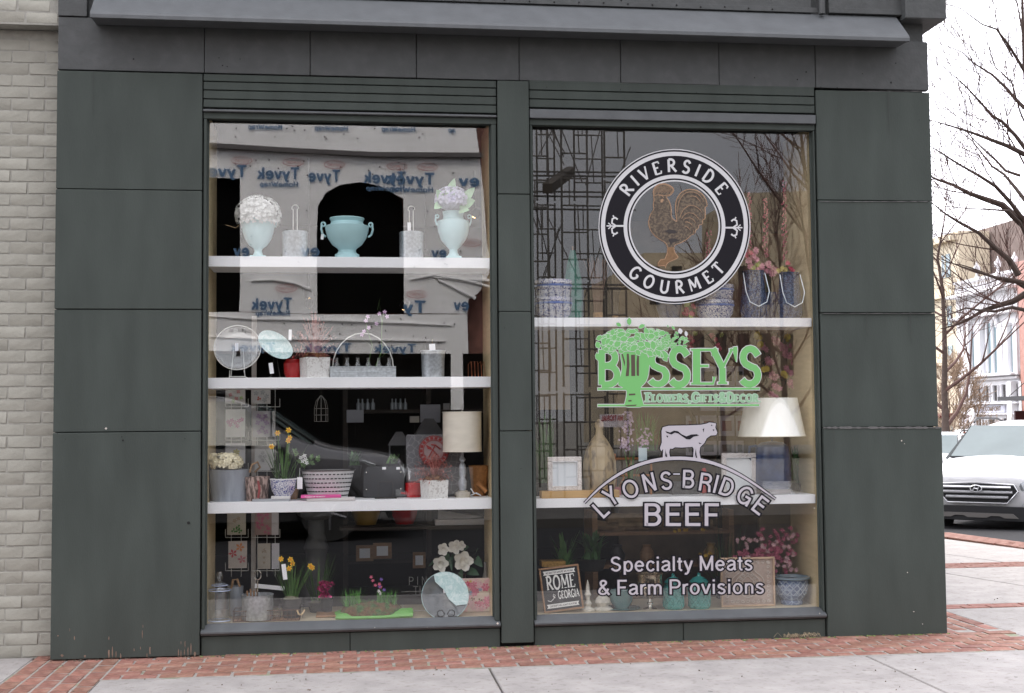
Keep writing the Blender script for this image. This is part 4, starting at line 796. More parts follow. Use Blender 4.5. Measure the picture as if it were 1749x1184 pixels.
p = MR(935, 322, 15); q = MR(975, 292, 19); part(SF, 'plank', MB().tube([p-so_, q-so_], .13, 4), mat('dark_plank', (.05, .04, .03), .8), False)
# street wall farther along, with a roof line, and bare trees
yb = 40
st = thing('stone_building', 'long beige building down the street on the far side', 'building', (MR(1200, 500, yb).x, 2*GY-yb, 0)); so2 = st.location
def bx(u, v, y=yb): p = MR(u, v, y); return (p.x-so2.x, p.z)
b = MB(); b.prism([bx(1045, 760), bx(1045, 470), bx(1100, 470), bx(1100, 432), bx(1270, 432), bx(1270, 330), bx(1385, 326), bx(1700, 326), bx(1700, 760)], -6, 0); part(st, 'wall', b, mat('beige_stucco', (.36, .30, .21), .8, var=.15, vs=.8), False)
for k in range(7):
    for v0, v1 in ((455, 520), (570, 640)):
        u = 1110+k*38
        if not (v0 < 500 and False): b = MB(); x_, z_ = bx(u, v1); x2_, z2_ = bx(u+16, v0); b.box(min(x_, x2_), max(x_, x2_), -.05, .04, z_, z2_); part(st, 'window', b, M['dark'], False)
# ================================================================== cars
tyre = mat('tyre_rubber', (.02, .02, .02), .85, var=.1); rimm = mat('wheel_alloy', (.16, .16, .17), .4, .5, var=0); chrome = mat('chrome', (.80, .80, .82), .25, .55, var=0)
plast = mat('dark_plastic', (.022, .022, .024), .55, var=.1); lampg = mat('headlamp_glass', (.55, .58, .60), .08, .3, var=.2, vs=20); redl = mat('tail_lamp', (.55, .02, .02), .2, var=0, emit=.15); skid = mat('grey_plastic', (.16, .15, .14), .5, var=0)
cglass = mat('car_glass', (.03, .04, .04), .08, var=0, spec=.5, coat=.1); wsglass = mat('windscreen_glass', (.10, .13, .13), .12, var=.12, vs=2, spec=.5, coat=.15)
def car(name, label, paint, loc, rz, front=True, scale=1.0, cat='car', group=None):
    T = thing(name, label, cat, loc, rz, group); T.scale = (scale,)*3
    ST = [(0.00, .55, .42, .80, .62, .74, .86, .55, .90, .92), (.07, .74, .34, .89, .60, .84, .90, .64, .96, .98), (.25, .86, .28, .935, .60, .90, .96, .72, 1.02, 1.04), (.70, .88, .26, .94, .60, .915, 1.01, .75, 1.08, 1.10), (1.12, .88, .26, .94, .60, .92, 1.05, .76, 1.13, 1.155),
          (1.95, .88, .26, .94, .60, .92, 1.08, .60, 1.70, 1.745), (2.6, .88, .26, .94, .60, .92, 1.09, .61, 1.735, 1.78), (3.6, .88, .26, .94, .60, .92, 1.11, .59, 1.70, 1.745), (4.25, .87, .28, .93, .60, .91, 1.13, .56, 1.58, 1.62), (4.60, .82, .34, .90, .62, .86, 1.12, .60, 1.16, 1.18), (4.68, .74, .42, .84, .62, .80, 1.0, .58, 1.04, 1.05)]
    b = MB(); vs = []; n = 10
    for s, w0, z0_, w1, z1_, w2, z2_, w3, z3_, z4_ in ST:
        vs += [(0, s, z0_), (w0, s, z0_), (w1, s, z1_), (w2, s, z2_), (w3, s, z3_), (0, s, z4_), (-w3, s, z3_), (-w2, s, z2_), (-w1, s, z1_), (-w0, s, z0_)]
    F = [(i*n+k, i*n+(k+1) % n, (i+1)*n+(k+1) % n, (i+1)*n+k) for i in range(len(ST)-1) for k in range(n)]+[tuple(range(n))[::-1], tuple((len(ST)-1)*n+k for k in range(n))]
    b.add(vs, F); body = part(T, 'body', b, paint)
    sm = body.modifiers.new('s', 'SUBSURF'); sm.levels = sm.render_levels = 2
    if scale < .01: return T
    # glass
    def quadpart(nm, pts, m, th=.012, label=None):
        a = [V(p) for p in pts]; nrm = (a[1]-a[0]).cross(a[2]-a[0]).normalized(); k = len(a); bb_ = MB(); bb_.add([p+nrm*th for p in a]+[p-nrm*.03 for p in a], [tuple(range(k)), tuple(range(k, 2*k))[::-1]]+[(i, (i+1) % k, (i+1) % k+k, i+k) for i in range(k)]); return part(T, nm, bb_, m, False, label)
    quadpart('windscreen', [(-.72, 1.12, 1.15), (.72, 1.12, 1.15), (.58, 1.80, 1.63), (-.58, 1.80, 1.63)], wsglass, .045)
    part(T, 'windscreen_trim', MB().tube([(-.73, 1.10, 1.165), (.73, 1.10, 1.165), (.60, 1.80, 1.655), (-.60, 1.80, 1.655)], .014, 5, True), plast)
    for s in (-1, 1):
        for ya, yb_, yc, yd in ((1.45, 2.35, 1.98, 2.38), (2.42, 3.30, 2.44, 3.28), (3.36, 4.1, 3.34, 3.85)):
            q = [(s*.915, ya, 1.13), (s*.915, yb_, 1.14), (s*.645, yd, 1.66), (s*.645, yc, 1.65)]; quadpart('side_window', q if s > 0 else q[::-1], cglass, .012)
        w = MB()
    for s in (-1, 1):
        for y in (.90, 3.62):
            w = part(T, 'wheel', MB().at((s*.83, y, .34), 0, 0, math.pi/2).lathe([(.20, -.11), (.33, -.11), (.35, -.06), (.35, .06), (.33, .11), (.20, .11)], 24), tyre)
            hb_ = MB(); hb_.at((s*.90, y, .34), 0, 0, math.pi/2); hb_.lathe([(.22, -.03), (.22, .03)], 20)
            for k in range(5): hb_.at((s*.935, y, .34), 0, 0, math.pi/2); a = k*1.2566; hb_.tube([(0, 0, 0), (.2*math.cos(a), .2*math.sin(a), 0)], .022, 5)
            part(w, 'rim', hb_, rimm)
            ar_ = MB(); ar_.tube([(s*.915, y+.41*math.cos(a*.3142), .34+.41*math.sin(a*.3142)) for a in range(11)], .035, 6); part(T, 'wheel_arch', ar_, plast)
        m_ = part(T, 'mirror', MB().ball((s*1.03, 1.45, 1.12), .12, 10, .72, .6), paint); part(m_, 'stalk', MB().tube([(s*.90, 1.47, 1.08), (s*1.0, 1.46, 1.10)], .025, 6), plast)
        part(T, 'roof_rail', MB().tube([(s*.60, 2.0, 1.72), (s*.615, 2.2, 1.79), (s*.61, 3.4, 1.78), (s*.58, 3.8, 1.70)], .018, 6), plast)
    part(T, 'underside', MB().box(-.80, .80, .35, 4.4, .22, .42, .02), plast, False)
    if front:
        hexa = [(-.54, .80), (-.60, .70), (-.44, .52), (.44, .52), (.60, .70), (.54, .80), (0, .825)]
        def fx_(p, y0_): return p
        gr = part(T, 'grille', MB().prism(hexa, -.045, .10), plast, False)
        rimo = MB(); rimo.tube([(x, -.046, z) for x, z in hexa], .012, 6, True); part(gr, 'grille_surround', rimo, chrome)
        for z_, w_ in ((.755, .50), (.68, .52), (.605, .46)): part(gr, 'grille_bar', MB().prof([(-.075, z_-.014), (-.082, z_+.004), (-.05, z_+.026), (-.04, z_-.018)], -w_, w_), chrome, False)
        eb = MB(); eb.tube([(.085*math.cos(a*.3142), -.088, .735+.048*math.sin(a*.3142)) for a in range(20)], .008, 6, True)
        eb.tube([(-.045, -.088, .705), (-.018, -.088, .765)], .009, 5); eb.tube([(.018, -.088, .705), (.045, -.088, .765)], .009, 5); eb.tube([(-.03, -.088, .738), (.032, -.088, .732)], .008, 5); part(T, 'emblem', eb, chrome)
        part(T, 'emblem_disc', MB().at((0, -.078, .735), 0, math.pi/2).lathe([(.08, -.004), (.08, .006)], 20, sq=.56), plast)
        for s in (-1, 1):
            h = [(s*.62, -.01, .80), (s*.66, .02, .70), (s*.84, .16, .76), (s*.90, .42, .88), (s*.88, .55, .93), (s*.72, .12, .87)]
            hl = quadpart('headlight', h[::-1] if s > 0 else h, lampg, .03); part(hl, 'headlight_lens', MB().ball((s*.72, .05, .79), .05, 10), chrome)
            quadpart('fog_lamp', [(s*.66, -.02, .50), (s*.88, .10, .52), (s*.88, .10, .60), (s*.70, .0, .56)][::(-1 if s > 0 else 1)], lampg, .03)
        part(T, 'lower_bumper', MB().prism([(-.88, .44), (-.62, .47), (.62, .47), (.88, .44), (.86, .26), (-.86, .26)], -.05, .22), plast, False)
        part(T, 'skid_plate', MB().prism([(-.60, .30), (-.52, .37), (.52, .37), (.60, .30), (.40, .30), (.33, .33), (.20, .33), (.14, .30), (-.14, .30), (-.20, .33), (-.33, .33), (-.40, .30)], -.065, -.03), skid, False)
        part(T, 'wiper', MB().tube([(-.62, 1.12, 1.165), (-.1, 1.20, 1.22)], .009, 4), plast); part(T, 'wiper', MB().tube([(-.02, 1.12, 1.18), (.55, 1.22, 1.215)], .009, 4), plast)
        part(T, 'parking_card', MB().add([(.20, 1.235, 1.235), (.37, 1.235, 1.235), (.37, 1.31, 1.29), (.20, 1.31, 1.29)], [(0, 1, 2, 3)]), M['white'], False)
    else:
        quadpart('rear_window', [(-.62, 4.33, 1.16), (.62, 4.33, 1.16), (.52, 4.22, 1.50), (-.52, 4.22, 1.50)][::-1], cglass, .05)
        for s in (-1, 1): quadpart('tail_light', [(s*.70, 4.62, .90), (s*.88, 4.52, .90), (s*.88, 4.50, 1.12), (s*.70, 4.60, 1.12)][::(1 if s > 0 else -1)], redl, .03)
        quadpart('brake_light', [(-.18, 4.26, 1.53), (.18, 4.26, 1.53), (.18, 4.22, 1.56), (-.18, 4.22, 1.56)][::-1], redl, .03)
        quadpart('number_plate', [(-.22, 4.70, .78), (.22, 4.70, .78), (.22, 4.69, .90), (-.22, 4.69, .90)][::-1], M['white'], .03)
    return T
def paint(nm, c): return mat(nm, c, .28, var=.0, coat=.8)
p = PD(1671, 880, 20.6)
car('parked_suv', 'white sport utility vehicle parked at the kerb facing the shop corner', paint('white_car_paint', (.78, .78, .79)), (p.x, p.y, zr(p.y)-.12), math.radians(-43), True, 1.06, 'suv')
p = PD(1628, 800, 31)
car('parked_sedan', 'pale silver car parked behind the white sport utility vehicle', paint('silver_car_paint', (.58, .59, .61)), (p.x-.4, p.y+1, zr(p.y)-.12), math.radians(-40), True, .93)
p = PD(1652, 760, 56)
car('moving_car', 'light grey car seen from behind on the side street', paint('grey_car_paint', (.55, .56, .58)), (p.x, p.y, zr(p.y)-.10), math.radians(180-26), False, 1.0)
p = PD(1612, 750, 66)
car('distant_car', 'dark red car farthest along the side street', paint('red_car_paint', (.25, .03, .03)), (p.x, p.y, zr(p.y)-.3), math.radians(180-26), False, .95)
p = MR(690, 800, 9.9)
car('parked_van', 'dark grey van parked across the street and mirrored in left window', paint('grey_van_paint', (.10, .10, .11)), (p.x, -10.0, -.146), math.radians(90), True, 1.13, 'van')
# ================================================================== side street buildings
FX_ = 30.0
wst = mat('white_stone', (.74, .74, .76), .7, var=.06, vs=1.5); dkg = mat('dark_window_glass', (.05, .045, .045), .12, var=.1, spec=.8); blg = mat('sky_window_glass', (.22, .30, .33), .12, var=.2, vs=.6)
CB = thing('white_stone_building', 'ornate white stone building with CITY COMFORT lettering over its door', 'building', (FX_, PX(1690, 740, FX_).y, zr(50)))
co_ = V(CB.location)
def F2(u, v, dx=0): p = PX(u, v, FX_+dx); return (p.y-co_.y, p.z-co_.z)
def fp(name, u0, v0, u1, v1, m, x0_=-.1, x1_=.0, parent=None, slope=0):
    """box on the facade; v0 top and v1 foot at u0, level lines follow from the perspective"""
    a = F2(u0, v0, x0_); c = F2(u0, v1, x0_); d = F2(u1, v0, x0_); y0_, y1_ = sorted((a[0], d[0])); b = MB(); b.box(x0_, x1_, y0_, y1_, c[1], a[1]); return part(parent or CB, name, b, m, False)
yl, yr_ = F2(1637, 700)[0], F2(1742, 700)[0]
zt = F2(1690, 497)[1]
b = MB(); b.box(0.02, 9, yr_, yl, -.3, zt); part(CB, 'wall', b, wst, False)
def q6(x, y): return (1640+x/11.84, 640+y/11.84)
def q3(x, y): return (1570+x/4.933, 500+y/4.933)
def win(q, x0_, y0_, x1_, y1_, m, nm='window'):
    ua, va = q(x0_, y0_); ub, vb = q(x1_, y1_); w = fp(nm, ua, va, ub, vb, m, -.02, .03); e = .7
    for a in (ua-e, ub): fp('frame', a, va-e, a+e, vb, wst, -.12, -.021, w)
    s_ = fp('sill', ua-e, vb, ub+e, vb+1.0, wst, -.16, -.021, w)
for k in [(95, 275, 165, 575), (315, 255, 410, 560), (485, 240, 575, 550), (650, 222, 745, 535), (828, 205, 920, 498), (1085, 185, 1165, 475), (110, 925, 180, 1085), (335, 915, 425, 1080), (845, 885, 940, 1010), (1060, 905, 1180, 1030)]: win(q6, *k, dkg)
win(q6, 560, 905, 700, 1080, dkg, 'door')
for k in [(425, 340, 458, 705), (562, 262, 600, 695), (612, 258, 646, 690), (745, 280, 780, 672), (820, 275, 835, 660)]: win(q3, *k, blg)
for a, c in ((168, 255), (932, 1020), (1185, 1240)): ua, ub = q6(a, 0)[0], q6(c, 0)[0]; fp('pilaster', ua, 652, ub, 745, wst, -.30, .0)
for a, c in ((378, 410), (470, 505), (655, 690), (700, 735), (790, 815)): ua, ub = q3(a, 0)[0], q3(c, 0)[0]; fp('pilaster', ua, 552, ub, 640, wst, -.22, .0)
for v0, v1, x_, nm in ((639, 644, -.45, 'cornice'), (645, 650, -.2, 'cornice'), (688.5, 691, -.25, 'string_course'), (535, 541, -.35, 'cornice'), (495, 501, -.5, 'cornice'), (706, 709, -.25, 'string_course')):
    a, c = F2(1690, v0)[1], F2(1690, v1)[1]; part(CB, nm, MB().box(x_, 0, yr_-.1, yl+.1, min(a, c), max(a, c), .03), wst, False)
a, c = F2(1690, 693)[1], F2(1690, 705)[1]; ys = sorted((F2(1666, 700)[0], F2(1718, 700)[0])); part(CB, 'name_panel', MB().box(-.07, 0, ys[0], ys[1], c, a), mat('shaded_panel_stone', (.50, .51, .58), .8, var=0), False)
b = MB(); H = .20; s = abs(F2(1712, 700)[0]-F2(1672, 700)[0]); ym = (F2(1712, 700)[0]+F2(1672, 700)[0])/2; zb_ = F2(1692, 702)[1]
for i, q in enumerate(sans('CITY COMFORT', H, .2, 0, .12, s)): b.add([(-.075-(i % 4)*.004, ym-px, zb_+pz) for px, pz in q], [(0, 1, 2, 3)])
part(CB, 'name_lettering', b, mat('bronze_letters', (.16, .10, .05), .5, var=0), False)
# arch moulding, balustrade, finials
b = MB(); c0 = F2(1693, 550); b.tube([(-.12, c0[0]+.75*math.cos(math.pi*k/14), c0[1]-.3+.75*math.sin(math.pi*k/14)) for k in range(15)], .10, 6); part(CB, 'arch_moulding', b, wst)
zb0 = zt; n_ = 30
part(CB, 'balustrade_rail', MB().box(-.12, .15, yr_, yl, zb0+.62, zb0+.75), wst, False)
bal = MB().lathe([(.05, 0), (.03, .1), (.075, .3), (.03, .5), (.05, .62)], 8).mesh('baluster', wst, True)
for k in range(n_): link('baluster', bal, CB, (0, yr_+.1+(yl-yr_-.2)*k/(n_-1), zb0))
for u in (1669, 1705, 1734): y_ = F2(u, 480)[0]; part(CB, 'finial', MB().lathe([(.12, 0), (.07, .12), (.06, .25), (.15, .32), (.17, .5), (.08, .62), (.04, .72), (.02, .8)], 10, (0, y_, zb0+.75)), wst)
part(CB, 'attic_wall', MB().box(2.0, 9, yr_-4, F2(1634, 430, 2)[0], zb0+.01, F2(1690, 388, 2)[1]), mat('dark_brown_brick', (.17, .13, .115), .9, var=.25, vs=2), False)
crm = mat('cream_stucco', (.64, .56, .42), .8, var=.06)
CR = thing('cream_building', 'cream rendered building beside the white stone one', 'building', (FX_, PX(1620, 740, FX_).y, zr(55)))
y0_ = yl+co_.y-CR.location.y+.02
part(CR, 'wall', MB().box(.25, 1.9, y0_, y0_+16, -.3, F2(1620, 395)[1]), crm, False)
for v0, v1, x_ in ((616, 622, -.05), (400, 410, -.1), (500, 505, .0)): part(CR, 'ledge', MB().box(x_, .25, y0_+.02, y0_+16, F2(1620, v1)[1], F2(1620, v0)[1]), crm, False)
for k in range(6):
    for v0, v1 in ((588, 614), (520, 555), (430, 470)):
        ya = y0_+.9+k*2.4; w = part(CR, 'window', MB().box(.20, .26, ya, ya+.9, F2(1620, v1)[1], F2(1620, v0)[1]), blg, False); part(w, 'frame', MB().box(.16, .199, ya+.42, ya+.48, F2(1620, v1)[1], F2(1620, v0)[1]), crm, False)
part(CR, 'awning', MB().prof([(-1.2, F2(1620, 712)[1]), (.24, F2(1620, 704)[1]), (.24, F2(1620, 712)[1])], y0_+1, y0_+9, 'y'), mat('maroon_canvas', (.12, .03, .03), .8), False)
RB = thing('red_brick_building', 'red brick building at the right edge with black canopy', 'building', (FX_-.3, PX(1750, 740, FX_-.3).y, zr(45)))
y1_ = PX(1745, 700, FX_-.3).y-RB.location.y
redb = pattern('red_brick', (.30, .10, .06), (.40, .17, .12), 3.2, (.3, .7))
part(RB, 'wall', MB().box(0, 8, y1_-16, y1_, -.3, F2(1745, 450)[1]), redb, False)
for k in range(5):
    for v0, v1 in ((560, 620), (480, 530)): ya = y1_-2.4-k*2.6; w = part(RB, 'window', MB().box(-.03, .02, ya, ya+1.1, F2(1745, v1)[1], F2(1745, v0)[1]), dkg, False); part(w, 'sill', MB().box(-.12, -.031, ya-.1, ya+1.2, F2(1745, v1)[1]-.12, F2(1745, v1)[1]), wst, False)
cz = F2(1745, 683)[1]; part(RB, 'canopy', MB().box(-1.25, 0, y1_-9, y1_-.25, cz-.1, cz+.08), plast, False)
for ya in (y1_-1.0, y1_-5): part(RB, 'canopy_rod', MB().tube([(-1.1, ya, cz+.1), (0, ya, cz+1.0)], .02, 5), plast)
sg = part(RB, 'hanging_sign', MB().box(-.8, -.05, y1_-.9, y1_-.8, cz-.95, cz-.55), mat('maroon_sign', (.05, .015, .018), .5), False)
# far low mass closing the street
struct('distant_hill', MB().add([(-60, 190, -3), (10, 200, -3), (60, 190, -3), (90, 150, -3), (-60, 200, 5), (10, 210, 6.5), (60, 200, 5.5), (95, 155, 4)], [(0, 1, 5, 4), (1, 2, 6, 5), (2, 3, 7, 6)]), mat('hill_wood', (.13, .10, .09), 1, var=.5, vs=.4))
# smaller trees on the side street
p = PD(1613, 745, 36)
tree('kerb_tree', (p.x, p.y, zr(p.y)), 9.2, .12, 'multi-limbed bare tree standing beside the corner of the shop', 31, 4, 4, (.015, 0), None, .16, .55, 'bare trees of the side street', .005, 12, .22)
p = PD(1622, 742, 46)
tree('kerb_shrub_tree', (p.x, p.y, zr(p.y)), 3.6, .05, 'low pale twiggy tree before the cream building', 33, 4, 6, (0, 0), mat('pale_twigs', (.34, .25, .18), .9, var=.2), .12, .7, 'bare trees of the side street', .009, 10, .2)
p = PD(1722, 742, 60)
# trees seen only in the glass
p = MR(1345, 700, 20); tree('mirrored_tree', (p.x, p.y, 0), 6.9, .09, 'bare tree across the street mirrored at the right window edge', 41, 3, 6, (-.02, 0), None, .12, .6, 'bare trees across the street', .007, 12, .25)
p = MR(1235, 700, 34); tree('mirrored_tree', (p.x, p.y, 0), 7.0, .10, 'bare tree mirrored behind the rooster sign', 43, 3, 6, (.0, 0), None, .12, .6, 'bare trees across the street', .010, 11, .25)
p = MR(1450, 600, 13.5); tree('mirrored_tree', (p.x, p.y, 0), 8.2, .12, 'bare tree mirrored high in the right window corner', 45, 3, 5, (-.10, 0), None, .10, .6, 'bare trees across the street', .005, 11, .45)
# board with NATIONAL lettering, mirrored
yv = 11.2; pc = MR(1045, 719, yv)
NS = thing('bank_board', 'small white board with red NATIONAL lettering mirrored in right window', 'sign', pc)
part(NS, 'board', MB().box(-.19, .19, -.02, .02, -.10, .10, .004), mat('board_grey', (.55, .50, .52), .5), False)
b = MB()
for i, q in enumerate(sans('NATIONAL', .085, .2, 0, .1, .34)): b.add([(-px, .0215+(i % 4)*.0006, .0+pz) for px, pz in q], [(0, 1, 2, 3)])
part(NS, 'red_lettering', b, mat('board_red', (.30, .02, .03), .5), False)
part(NS, 'post', MB().tube([(0, -.03, -.1), (0, -.03, -pc.z-.12)], .03, 8), steel)
# ================================================================== goods: helpers
rr = random.Random(77)
def PUT(u0, u1, y, z, vt=None, v=None):
    """place between photograph columns u0..u1 at depth y standing on height z -> location, half width, height up to row vt"""
    vm = v or 600; a, c = P(u0, vm, y), P(u1, vm, y); h = P((u0+u1)/2, vt, y).z-z if vt is not None else 0; return V(((a.x+c.x)/2, y, z)), (c.x-a.x)/2, h
def floret(mb, p, n, s, k=4, cup=.35):
    n = V(n).normalized(); o = n.orthogonal().normalized(); o.rotate(Matrix.Rotation(rr.uniform(0, 6.28), 3, n)); t = n.cross(o)
    wd_ = .42 if k < 5 else .27
    for i in range(k):
        a = 6.2832*i/k; d = o*math.cos(a)+t*math.sin(a); e = o*math.cos(a+1.57)+t*math.sin(a+1.57)
        mb.add([p, p+d*s*.6+e*s*wd_+n*s*cup*.6, p+d*s+n*s*cup, p+d*s*.6-e*s*wd_+n*s*cup*.6], [(0, 1, 2, 3)])
def dome(mb, c, rx, rz, n, s, k=4, lo=-.35, ry=None, jit=.1):
    for i in range(n):
        zc = rr.uniform(lo, 1); a = rr.uniform(0, 6.28); q = math.sqrt(max(0, 1-zc*zc)); d = V((q*math.cos(a), q*math.sin(a), zc)); j = 1-rr.random()*jit
        floret(mb, V(c)+V((d.x*rx*j, d.y*(ry or rx)*j, d.z*rz*j)), d+V((0, 0, .2)), s*rr.uniform(.75, 1.2), k)
def blade(mb, p, tip, w, bend=.2, n=5, side=None):
    p, tip = V(p), V(tip); d = tip-p; sd = side or V((d.y, -d.x, 0)); sd = (V((1, .3, 0)) if sd.length < 1e-4 else sd).normalized(); L_ = d.length; out_ = V((d.x, d.y, 0)); out_ = out_.normalized() if out_.length > 1e-5 else V((1, 0, 0)); vs = []
    for i in range(n+1):
        t = i/n; c = p+d*t+V((0, 0, 1))*math.sin(t*math.pi)*bend*L_*.5; ww = w*(1-t**2.2)*.5+w*.04; vs += [c-sd*ww, c+V((0, 0, 0))+sd.cross(d).normalized()*ww*.3, c+sd*ww]
    mb.add(vs, [f for i in range(n) for f in ((3*i, 3*i+1, 3*i+4, 3*i+3), (3*i+1, 3*i+2, 3*i+5, 3*i+4))])
def flower6(mb, mc, p, n, s):
    n = V(n).normalized(); floret(mb, p, n, s, 6, .15); mc_ = [(s*.25, 0), (s*.30, s*.3), (s*.42, s*.5)]
    q = Matrix.Translation(p) @ n.to_track_quat('Z', 'Y').to_matrix().to_4x4(); old = mc.m; mc.m = q; mc.lathe(mc_, 8, cap=False); mc.m = old
def swing(mb, pts, r, n=6): mb.tube(pts, r, n)
def tagcard(T, x, y, z, w=.026, h=.04, rz=0, string=True, label=None):
    o = part(T, 'price_tag', MB().at((x, y, z), rz, 0, rr.uniform(-.15, .15)).box(-w/2, w/2, -.0012, .0012, -h, 0), M['white'], False)
    if string: part(T, 'tag_string', MB().tube([(x, y, z), (x+.004, y+.004, z+.03)], .0012, 4), M['tan'])
blueu = mat('pale_blue_glaze', (.44, .67, .70), .4, var=.06, vs=10, col2=(.20, .17, .13), c2s=(.785, .80), c2scale=24); bluel = mat('very_pale_blue_glaze', (.48, .68, .70), .4, var=.06, vs=10, col2=(.25, .2, .15), c2s=(.785, .80), c2scale=24)
hyd_w = mat('white_petals', (.74, .74, .72), .7, var=.2, vs=60); hyd_l = mat('lilac_petals', (.60, .58, .70), .7, var=.2, vs=60); hyd_c = mat('cream_petals', (.84, .77, .56), .7, var=.2, vs=60)
leafp = mat('pale_leaf', (.36, .56, .34), .6, var=.2, vs=30); pinkd = mat('dusty_pink_fronds', (.42, .16, .14), .8, var=.4, vs=30); moss = mat('moss_ground', (.10, .075, .03), .95, var=.5, vs=60, bump=.8, bs=90)
# ------------------------------------------------------------------ left window, top shelf
y = .22; z = Z_L[0]
UR = [(.0, 0), (.40, 0), (.40, .07), (.36, .075), (.30, .10), (.24, .17), (.22, .22), (.28, .27), (.50, .34), (.76, .50), (.90, .68), (.95, .82), (.97, .96), (1.0, .99), (1.0, 1.02), (.93, 1.02), (.90, .95)]
def urn(T, W, H, prof, m, base=True):
    part(T, 'bowl', MB().lathe([(r*W, zz_*H) for r, zz_ in prof], 28, cap=True), m)
    part(T, 'plinth', MB().box(-W*.47, W*.47, -W*.47, W*.47, 0, H*.075, .003), m, False)
def curl(T, x, s, z0_, h, r, m):
    pts = [(s*x, 0, z0_), (s*(x+r*1.2), 0, z0_+h*.15), (s*(x+r*1.8), 0, z0_+h*.5), (s*(x+r*1.6), 0, z0_+h*.85)]+[(s*(x+r*1.0+r*.8*math.cos(a)), 0, z0_+h*.85+r*.8*math.sin(a)) for a in (0.3, 1, 1.8, 2.6, 3.4, 4.2, 5.0)]
    part(T, 'handle', MB().tube(pts, [r*.42]*4+[r*.36]*7, 8), m)
l, W, H = PUT(411, 470, y, z, 376); T = thing('tall_urn', 'pale blue urn filled with a round white hydrangea head at left of top shelf', 'urn', l, 0, 'pale blue urns on the top shelf'); urn(T, W, H, UR, bluel)
b = MB(); dome(b, (0, 0, H*1.13), W*1.36, W*1.15, 620, .015, 4, -.5); f_ = part(T, 'hydrangea', b, hyd_w, False)
part(T, 'hydrangea_core', MB().ball((0, 0, H*1.13), W*1.10, 16, .82), hyd_w); curl(T, W*.9, 1, H*.80, H*.18, W*.08, bluel); part(T, 'tag_string', MB().tube([(-W*.9, 0, H*.95), (-W*1.3, -.02, H*.78), (-W*1.9, -.02, H*.86)], .002, 4), M['tan'])
l, W, H = PUT(556, 630, y, z, 373); T = thing('bowl_urn', 'wide pale blue urn with curled handles, empty, on top shelf', 'urn', l, 0, 'pale blue urns on the top shelf')
urn(T, W, H, [(0, 0), (.30, 0), (.57, .0), (.57, .12), (.45, .15), (.40, .22), (.46, .27), (.70, .36), (.90, .52), (1.0, .70), (1.02, .80), (.80, .84), (.74, .90), (.78, .95), (.82, .98), (.80, 1.0), (.72, 1.0), (.70, .9)], blueu)
for s in (-1, 1): curl(T, W*.98, s, H*.55, H*.35, W*.12, blueu)
tagcard(T, -W*1.13, -.02, H*.60, .018, .035)
l, W, H = PUT(748, 803, y, z, 362); T = thing('tall_urn', 'pale blue handled urn with lilac hydrangea and green leaves at right of top shelf', 'urn', l, 0, 'pale blue urns on the top shelf')
urn(T, W, H, [(0, 0), (.30, 0), (.42, .0), (.42, .07), (.36, .10), (.26, .16), (.25, .22), (.45, .29), (.78, .42), (.96, .60), (1.0, .74), (.98, .80), (.66, .84), (.62, .90), (.66, .97), (.68, 1.0), (.60, 1.0)], bluel)
for s in (-1, 1): curl(T, W*.88, s, H*.70, H*.24, W*.13, bluel)
b = MB(); dome(b, (-W*.12, -.05, H*1.22), W*1.05, W*.85, 420, .015, 4, -.4); part(T, 'hydrangea', b, hyd_l, False); part(T, 'hydrangea_core', MB().ball((-W*.05, 0, H*1.18), W*.95, 12, .5), hyd_l)
b = MB()
for dx, dz, tx, tz, w in ((-.3, 1.28, -.0, 1.62, .06), (.6, 1.2, 1.25, 1.44, .06), (.6, 1.1, 1.25, 1.18, .07), (-.8, 1.25, -1.1, 1.38, .05), (.3, 1.0, .9, .98, .05), (-.9, 1.1, -1.25, 1.0, .05)): blade(b, (dx*W, -.10, dz*H), (tx*W, -.12, tz*H), w, .1, 5, V((-(tz-dz)*H, 0, (tx-dx)*W)))
part(T, 'leaf', b, leafp)
def caddy(u0, u1, vt, y, z, label, loop_v, tagged=False, cat='canister', grp='hammered galvanized canisters with loop handles'):
    l, W, H = PUT(u0, u1, y, z, vt); T = thing('galvanized_canister', label, cat, l, 0, grp)
    part(T, 'canister_body', MB().lathe([(W*.96, 0), (W, .004), (W, H*.92), (W*1.02, H*.94), (W*1.02, H*.98), (W*.97, H), (W*.93, H*.99), (W*.93, H*.5), (.001, H*.5)], 28), M['galv'])
    hz = P((u0+u1)/2, loop_v, y).z-z; w2 = W*.16; pts = [(-w2, 0, H*.5), (-w2, 0, hz-.03)]+[(.022*math.cos(a*.5236), 0, hz-.022+.022*math.sin(a*.5236)) for a in range(7, -1+0, -1)]+[(w2, 0, hz-.03), (w2, 0, H*.5)]
    part(T, 'loop_handle', MB().tube(pts, .003, 6), M['wirelight'])
    if tagged: tagcard(T, -W*.2, -.01, H+.065, .022, .055)
    return T
caddy(482, 526, 396, y, z, 'small hammered galvanized canister with tall wire loop between two urns', 350); caddy(683, 724, 397, y, z, 'small hammered galvanized canister with loop handle and upright tag', 352, True)
